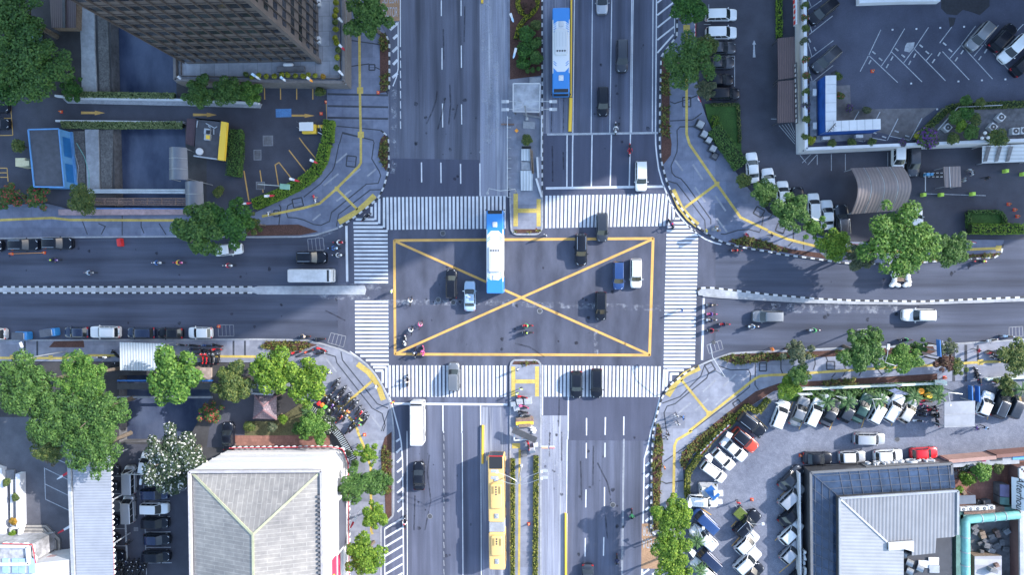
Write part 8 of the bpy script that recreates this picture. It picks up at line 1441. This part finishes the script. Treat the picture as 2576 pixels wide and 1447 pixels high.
for k,(a,b,m) in enumerate((((215,262),(350,255),'wood'),((218,276),(352,268),'rust'),((218,296),(350,290),'yellowp'),((240,312),(330,308),'wood'))): mb = MB(); mb.bar(z5(*a,.5 + .05 * k),z5(*b,.5 + .05 * k),.5,.35); tag(mb.build('barricade_board',M[m]),['topmost brown','second rusty','yellow edged','lowest brown'][k] + ' barricade board stacked on the south median','barricade')
for k,(x,y) in enumerate(((240,318),(262,312),(285,310),(310,318),(332,325),(350,335),(358,350),(352,365),(340,345))): mb = MB(); mb.ell(z5(x,y,.3),(.36,.22,.16),8); tag(mb.build('sandbag',M['whitesheet'],smooth=True),ORD[k] + ' white sandbag in the ring above the tilted sign','sandbag','sandbags on the south median')
SB = [(1275,1290),(1300,1300),(1262,1320),(1275,1350),(1270,1380),(1255,1410),(1285,1415),(1310,1425),(1245,1425),(1400,1300),(1408,1330),(1412,1360),(1420,1390),(1395,1410),(1415,1420),(1380,1425)]
for k,(x,y) in enumerate(SB): p = T(13,x,y,.3); mb = MB(); mb.ell(p,(.42,.32,.28),8); side = 'left' if x < 1350 else 'right'; tag(mb.build('sandbag',M['whitesheet'],smooth=True),ORD[k if x < 1350 else k - 9] + ' white sandbag in the ' + side + ' heap below the biggest tree','sandbag','sandbags round the timber cover')
t = thing('timber_cover','timber slat cover between white sandbags on the east road','cover',T(13,1340,1340))
for k in range(6): mb = MB(); mb.bar(T(13,1303 + 15 * k,1290,.25),T(13,1305 + 15 * k,1385,.25),.17,.08); mb.build('slat',M['wood'],t)
# lane separators, cones, barriers, drums
def sep(label,pts,w=.34,h=.45): mb = MB(); p = [P(*v) for v in pts]; mb.wall(p,w,0,h * .6); mb.wall(p,w * .55,h * .6,h); tag(mb.build('lane_separator',M['yellowp']),label,'barrier')
sep('long yellow concrete lane separator right of the upper bus',[(1437.5,-60),(1436,244)],.26); sep('short yellow lane separator below the upper bus',[(1436,247),(1433.5,331)],.5); sep('yellow lane separator left of the articulated bus',[(1215,1070),(1214,1166)]); sep('yellow lane separator on the southeast bus lane edge',[(1423,1291),(1423.5,1600)]); sep('tiny yellow separator at the top of the northwest bus lane',[(1213,-40),(1213,8)])
def cone(rc,x,y,label,z=0.0,m='orange',g='traffic cones'):
    p = LOC(rc,x,y,z); t = thing('traffic_cone',label,'traffic cone',(p.x,p.y,z),0,g); mb = MB(); mb.box((p.x,p.y,z + .03),(.46,.46,.05)); mb.build('base',M['red'],t); mb = MB(); mb.cyl((p.x,p.y,z + .05),(p.x,p.y,z + .72),.19,.04,10); mb.cyl((p.x,p.y,z + .3),(p.x,p.y,z + .45),.135,.10,10,1); mb.build('cone_body',[M[m],M['whitemetal']],t,smooth=True)
for a in ((0,620,1125,'red and white cone at the driveway west end'),(1,707,1025,'red cone at the end of the yellow driveway line',0),(1,656,1143,'red cone beside the driveway arrow',0),(1,1229,930,'red cone below the upper northwest bed',.15),(10,122,1106,'orange cone at the left end of the striped tape'),(10,450,1095,'orange cone at the right end of the striped tape'),(20,2205,390,'orange cone beside the west utility patch'),(3,1048,715,'red cone on the raised deck',DZ),(13,2418,607,'orange cone topmost right of the square hedge'),(13,2478,664,'orange cone second right of the square hedge'),(13,2505,730,'orange cone lowest right of the square hedge'),(32,2412,690,'orange cone right of the turf cart'),(33,325,245,'orange cone at the restaurant corner'),(32,168,935,'orange cone on the south median',.16),(21,1090,1310,'x') ,(23,1775,905,'red white cone at the gate pier',.15),('Z1',1163,1040,'orange cone on the southwest path',.15)):
    if a[3] != 'x': cone(a[0],a[1],a[2],a[3],a[4] if len(a) > 4 else 0.0)
mb = MB(); mb.bar(T(10,130,1106,.55),T(10,445,1096,.55),.06,.06); tag(mb.build('striped_tape',M['amber']),'striped chain between the two orange cones','chain')
t = thing('water_barrier','red plastic barrier lying on the west road','barrier',T(10,1208,992)); mb = MB(); mb.rbox(tuple(T(10,1208,992,.4)),(.75,1.25,.8),.12,.2,.12); mb.build('shell',M['red'],t,smooth=True); mb = MB(); mb.box(tuple(T(10,1208,992,.83)),(.25,.8,.06),.12); mb.build('filler_ridge',M['redsheet'],t)
for x,y,m,lab in ((2264,1044,'yellowp','yellow drum left of the motorcycles by the gate'),(2330,992,'yellowp','yellow drum under the palm beside the gate motorcycles'),(2309,982,'amber','ochre drum behind the palm near the gate')): 
    if y < 1000: p = P(x,y,0); mb = MB(); mb.cyl((p.x,p.y,0),(p.x,p.y,.95),.42,n=14); mb.cyl((p.x,p.y,.9),(p.x,p.y,1.0),.44,n=14); tag(mb.build('drum',M[m],smooth=True),lab,'drum')
for x,y,m,c in ((305,455,'red','red'),(365,482,'orange','orange'),(420,520,'green','lime green')): mb = MB(); p = LOC('Z1',x,y,.95); mb.rbox(tuple(p),(.6,.55,.5),.1,.08,.7); mb.box(tuple(p + Vector((0,0,.26))),(.3,.06,.04),.7); tag(mb.build('delivery_bag',M[m],smooth=True),c + ' delivery bag on a motorcycle by the slat railing','bag')
# flags, banners, red and white bunting on fences
def flag(rc,x0,y0,x1,y1,m1,m2,label,z=2.2,zb=0.0,w=.36,name='flag'):
    a,b = T(rc,x0,y0,zb + z),T(rc,x1,y1,zb + z * .82); t = thing(name,label,'flag',(a.x,a.y,zb)); d = (b - a); n = Vector((-d.y,d.x,0)).normalized() * w / 2; pole(t,[(a.x,a.y,zb),(a.x,a.y,zb + z + .1)],.025)
    for k,m in enumerate((m1,m2)): c0,c1 = a.lerp(b,k * .5),a.lerp(b,k * .5 + .5); f0,f1 = 1 - .15 * k,1 - .5 * (k + .3); mb = MB(); mid = (c0 + c1) / 2 + Vector((0,0,-.12)); mb.add([c0 - n * f0,c0 + n * f0,mid + n * f0,mid - n * f0,c1 - n * f1,c1 + n * f1],[(0,1,2,3),(3,2,5,4)]); mb.build('cloth',m,t,normals=False)
wm,rm_ = M['whitesheet'],M['redsheet']; bm_ = cloth('paleblue')
for a in ((1,830,175,872,225,wm,wm,'white flag topmost on the podium east edge',2,2.6),(1,835,445,895,505,wm,rm_,'white and red flag on the podium east edge',2,2.6),(1,832,708,880,760,wm,wm,'white flag at the podium corner',2,2.6),(0,2530,738,2620,800,bm_,wm,'pale blue flag leftmost on the podium south edge',2,2.6),(1,245,770,300,815,bm_,wm,'pale blue flag in the middle of the podium south edge',2,2.6),(1,510,775,572,822,wm,M['amber'],'white and yellow flag on the podium south edge',2,2.6),(0,1785,765,1820,795,wm,wm,'small white cloth at the podium west corner',1.5,2.6),
 (11,542,158,620,195,wm,rm_,'red white flag uppermost along the curved hedge'),(11,335,348,440,378,wm,rm_,'red white flag in the middle of the curved hedge'),(11,82,525,188,518,wm,rm_,'red white flag lowest along the curved hedge'),(10,2425,605,2530,592,wm,rm_,'red white flag at the west end of the curved hedge'),(31,1015,850,948,980,wm,rm_,'drooping red white flag beside the white hall'),(30,690,415,572,488,rm_,wm,'red white pennant on the long shed gutter, upper',3),(30,705,960,580,1032,wm,rm_,'red white pennant on the long shed gutter, lower',3),(2,40,480,12,585,wm,bm_,'white and blue flag left of the median garden',2,.2),(1,2560,130,2590,220,wm,bm_,'white and blue flag on the bus lane side of the garden',2,.2)):
    flag(*a[:8],a[8] if len(a) > 8 else 2.2,a[9] if len(a) > 9 else 0.0)
for rc,pts,lab in ((13,[(775,1000),(935,1012)],'left of the biggest tree'),(13,[(2000,965),(2105,995)],'beside the square hedge'),(13,[(250,828),(335,855)],'behind the long white minivan'),(2,[(1855,40),(1850,375)],'between the top edge tree and the plaza'),(2,[(1875,965),(1905,1025)],'beside the lowest black minivan'),(23,[(1695,962),(1765,975)],'on the gate pier'),(23,[(625,1020),(690,1038)],'on the boundary wall left part'),(23,[(925,1000),(970,1018)],'on the boundary wall middle part'),(23,[(1295,980),(1355,1000)],'on the boundary wall right part'),(23,[(2255,945),(2320,965)],'on the short wall right of the gate'),(22,[(2160,1420),(2060,1490)],'x')):
    if lab != 'x': bunting('red and white bunting swag ' + lab,[T(rc,*pts[0],1.3),T(rc,*pts[1],1.3)],1.3,.8,.3)
bunting('long red bunting along the restaurant car park hedge',[T(22,2200,1385,1.2),T(32,2030,100,1.2),T(32,1900,240,1.2)],1.2,.7,.2)
def ban(rc,q_,m,label,z=2.2):
    p = [T(rc,x,y,z + (.5 if i in (2,3) else 0)) for i,(x,y) in enumerate(q_)]; t = thing('banner',label,'banner',(p[0].x,p[0].y,0)); mb = MB(); mb.add(p + [v - Vector((0,0,.04)) for v in p],[(0,1,2,3),(7,6,5,4)]); mb.build('cloth',m,t); posts([p[0],p[1]],0,z,M['steel'],t,.03)
M['print'] = mat('printed_banner',(.42,.46,.5),.7,.55,2.5); M['print2'] = mat('printed_banner_dark',(.10,.13,.22),.6,.8,2.5)
for a in ((32,[(2170,5),(2225,30),(2195,82),(2150,50)],'pale printed banner beside the orange red car'),(32,[(1985,225),(2025,270),(2000,325),(1940,255)],'pale printed banner between white car and hedge'),(32,[(1790,665),(1815,750),(1790,795),(1765,740)],'pale printed banner left of the car under the folded sign'),(32,[(1795,1165),(1855,1225),(1825,1278),(1768,1205)],'pale printed banner left of the navy van'),(23,[(290,1062),(440,1060),(455,1078),(330,1090)],'printed banner above the second slanted car'),(23,[(535,1080),(600,1075),(620,1095),(570,1125)],'green white banner above the third slanted car'),(23,[(680,1090),(790,1098),(800,1115),(740,1122)],'green white banner above the fifth slanted car'),(23,[(1210,1032),(1280,1015),(1455,1082),(1300,1080)],'large dark printed banner above the large white car'),(23,[(60,1155),(150,1145),(190,1165),(120,1180)],'pale banner over the leftmost slanted car'),(32,[(1885,985),(1895,1010),(1870,1120),(1858,1105)],'narrow blue banner in front of the palm')):
    ban(*a[:2],M['print2'] if 'dark' in a[2] or 'blue' in a[2] else M['print'],a[2])
# utility boxes on the northeast plaza and other small things
for k,(rc,x,y,s,lab) in enumerate(((2,1885,1258,1.25,'large utility box on a dark plinth, upper one of the northeast plaza'),(2,1925,1355,1.15,'utility box with a pale lid, second on the northeast plaza'),(2,1970,1415,1.0,'utility box with a pale lid, third on the northeast plaza'),(12,2012,52,1.1,'utility box with pipes, fourth on the northeast plaza'),(12,2035,122,1.0,'empty dark plinth last in the northeast plaza row'))):
    p = T(rc,x,y,.15); t = thing('utility_box',lab,'utility box',(p.x,p.y,.15),-.5,'utility boxes on the northeast plaza'); mb = MB(); mb.box((0,0,.08),(s * 1.1,s * 1.1,.16)); mb.build('plinth',M['stone'],t,False)
    mb = MB(); mb.rbox((.06,.04,.5 if k < 4 else .2),(s * .75,s * .7,.7 if k < 4 else .12),.05,.05); mb.build('cabinet',M['concl'] if k < 4 else M['concd'],t,False)
for rc,x,y,w_,h_,lab in ((1,120,1415,1.6,1.6,'square drain cover in the northwest car park, right'),(11,15,110,1.2,1.6,'square drain cover in the northwest car park, left'),(11,45,420,1.4,1.2,'pale drain cover near the curved hedge'),(30,1368,990,.7,.6,'small dark drain cover in the narrow car park')):
    mb = MB(); mb.box(tuple(T(rc,x,y,.02)),(w_,h_,.02)); mb.box(tuple(T(rc,x,y,.035)),(w_ * .85,h_ * .85,.015),0,1); tag(mb.build('drain_cover',[M['conc'],M['concd']]),lab,'drain cover')
for k,(x,y) in enumerate(((1548,515),(1724,515),(2040,507),(2372,277),(2545,308))): mb = MB(); p = T(13,x,y,0); mb.rbox((p.x,p.y,.4),(.5,.5,.8),.05,.05); mb.box((p.x,p.y,.83),(.3,.3,.06)); tag(mb.build('bollard',M['lime_box']) if 'lime_box' in M else mb.build('bollard',cloth('lime')),ORD[k] + ' square pale lime bollard from the left near the ticket booth','bollard','lime bollards near the booth')
t = thing('yard_lamp','white street light pole lying across the northwest car park edge','street light',T(11,30,410)); pole(t,[T(11,20,405,3),T(11,250,422,5)],.07); mb = MB(); mb.rbox(tuple(T(11,290,430,5.1)),(1.5,.8,.15),.06,.05,-.1); mb.build('green_lamp_plate',mat('pale_green',(.2,.36,.27),.6,.15,3),t)
mb = MB(); mb.rbox(tuple(T(10,262,195,1.2)),(1.55,1.3,2.4),.06,.05); mb.box(tuple(T(10,262,195,2.43)),(1.0,.8,.05)); tag(mb.build('guard_box',mat('cream_box',(.50,.46,.30),.7,.1,3)),'small cream roofed guard box beside the blue trimmed house','booth')
for (lab,pts) in (('bamboo pole thrown across the rubble bank',[(770,-10),(850,130),(895,300),(895,440)]),('pale bent hoses on the rubble bank',[(755,105),(790,230),(775,390)])): mb = MB(); mb.tube([T(10,x,y,.3) for x,y in pts],.05,5); tag(mb.build('hose',M['teal'] if 'bamboo' in lab else M['concl']),lab,'hose')
t = thing('canal_footbridge','concrete beams and blue rail crossing the lower canal','footbridge',P(335,960))
for y,m,w_ in ((894,'conc',.35),(958,'bluemetal',.25),(972,'darkmetal',1.0),(1000,'conc',.3)): mb = MB(); mb.bar(P(296,y,.4),P(535,y,.4),w_,.3); mb.build('beam',M[m],t)
mb = MB(); mb.prism(PL([(500,925),(534,925),(534,965),(500,965)]),.0,.3); tag(mb.build('terracotta_landing',M['terra_l']),'pale terracotta landing below the parked motorcycles','landing')
for rc,x,y,lab in ((21,1835,122,'round iron manhole cover in the box junction below the black minivan'),(21,1985,150,'round iron manhole cover in the box junction left of the taxi'),(22,280,235,'round iron manhole cover right of the box junction centre'),(11,1880,900,'round iron manhole cover at the top of the box junction'),(33,1300,85,'round iron manhole cover in the restaurant car park'),(32,1015,745,'round iron manhole cover on the southeast lanes'),(31,1750,860,'round iron manhole cover on the southwest lanes')):
    mb = MB(); p = T(rc,x,y,0); mb.cyl((p.x,p.y,.012),(p.x,p.y,.03),.42,n=16,mi=1); mb.cyl((p.x,p.y,.03),(p.x,p.y,.036),.34,n=16); tag(mb.build('manhole_cover',[M['darkmetal'],M['conc']]),lab,'manhole cover')
def roadtext(txt,rc,x,y,w_,h_,up,label):
    o = lettering(txt,1.0,.003,M['white_w'],Matrix()); d = o.dimensions; bpy.context.view_layer.update(); d = o.dimensions; sx,sy = w_ / max(d.x,.1),h_ / max(d.y,.1); p = T(rc,x,y,.018); bb = [v for v in o.bound_box]; cy = (bb[0][1] + bb[2][1]) / 2
    o.rotation_euler = (0,0,0 if up else math.pi); o.scale = (sx,sy,1); o.location = p - Vector((0,cy * sy * (1 if up else -1),0)); o.name = 'road_lettering'; tag(o,label,None,None,'structure')
roadtext('MOTOR',32,1395,1010,2.4,1.5,False,'faded white lettering on the lower orange lane, first line'); roadtext('SEPEDA',32,1400,1135,2.7,1.5,False,'faded white lettering on the lower orange lane, second line'); roadtext('MOTOR',1,1352,118,2.2,1.5,True,'faded white lettering on the upper orange lane, second line'); roadtext('SEPEDA',1,1350,-20,2.4,1.5,True,'faded white lettering on the upper orange lane, first line')
# ================================================================ added shade blocks (out of view), light, sky, camera
def farblock(label,pts,h):  # unseen block, placed and sized for the shade it casts on the crossing
    c = PL(pts); t = thing('shade_block',label,'shade block',(c[0].x,c[0].y,0)); mb = MB(); mb.prism(c,0,h); mb.build('wall',M['concd'],t)
    for k in range(1,int(h / 8)):
        mb = MB(); m = sum(c,Vector()) / len(c); mb.prism([m + (v - m) * 1.002 for v in c],k * 8 - 2,k * 8); mb.build('window_band',M['towerglass'],t)
farblock('tall unseen slab added beyond the upper right of the view to cast shade',[(3430,-401),(2790,-361),(2790,-1900),(3430,-1900)],101)
farblock('lower unseen slab added beyond the right edge of the view to cast shade',[(2698,-83),(3674,137),(3674,-60),(2740,-270)],40)
ELEV = math.radians(29.0); AZ = Vector((.915,.40,0)).normalized()
w = bpy.data.worlds.new('World'); SC.world = w; w.use_nodes = True; nt = w.node_tree; bg = nt.nodes['Background']
sky = nt.nodes.new('ShaderNodeTexSky'); sky.sky_type = 'NISHITA'; sky.sun_disc = False; sky.sun_elevation = ELEV; sky.sun_rotation = math.atan2(AZ.x,AZ.y); sky.air_density = 1.4; sky.dust_density = 1.2; sky.ozone_density = 2.0
nt.links.new(sky.outputs[0],bg.inputs[0]); bg.inputs[1].default_value = .15
sd = bpy.data.lights.new('sun','SUN'); sd.energy = 2.7; sd.angle = math.radians(.5); sd.color = (1,.955,.90); so = bpy.data.objects.new('sun',sd); COL.objects.link(so)
dirv = Vector((AZ.x * math.cos(ELEV),AZ.y * math.cos(ELEV),math.sin(ELEV))); so.rotation_euler = dirv.to_track_quat('Z','Y').to_euler(); so.location = dirv * 150
cd = bpy.data.cameras.new('camera'); co = bpy.data.objects.new('camera',cd); COL.objects.link(co); SC.camera = co
cd.sensor_fit = 'HORIZONTAL'; cd.sensor_width = 36; cd.lens = FOC / 2576 * 36; cd.clip_start = 1; cd.clip_end = 3000
mw = ROT.to_4x4(); mw.translation = Vector((0,0,H)); co.matrix_world = mw
SC.view_settings.view_transform = 'Standard'; SC.view_settings.look = 'None'; SC.view_settings.gamma = 1; SC.view_settings.exposure = 1.78
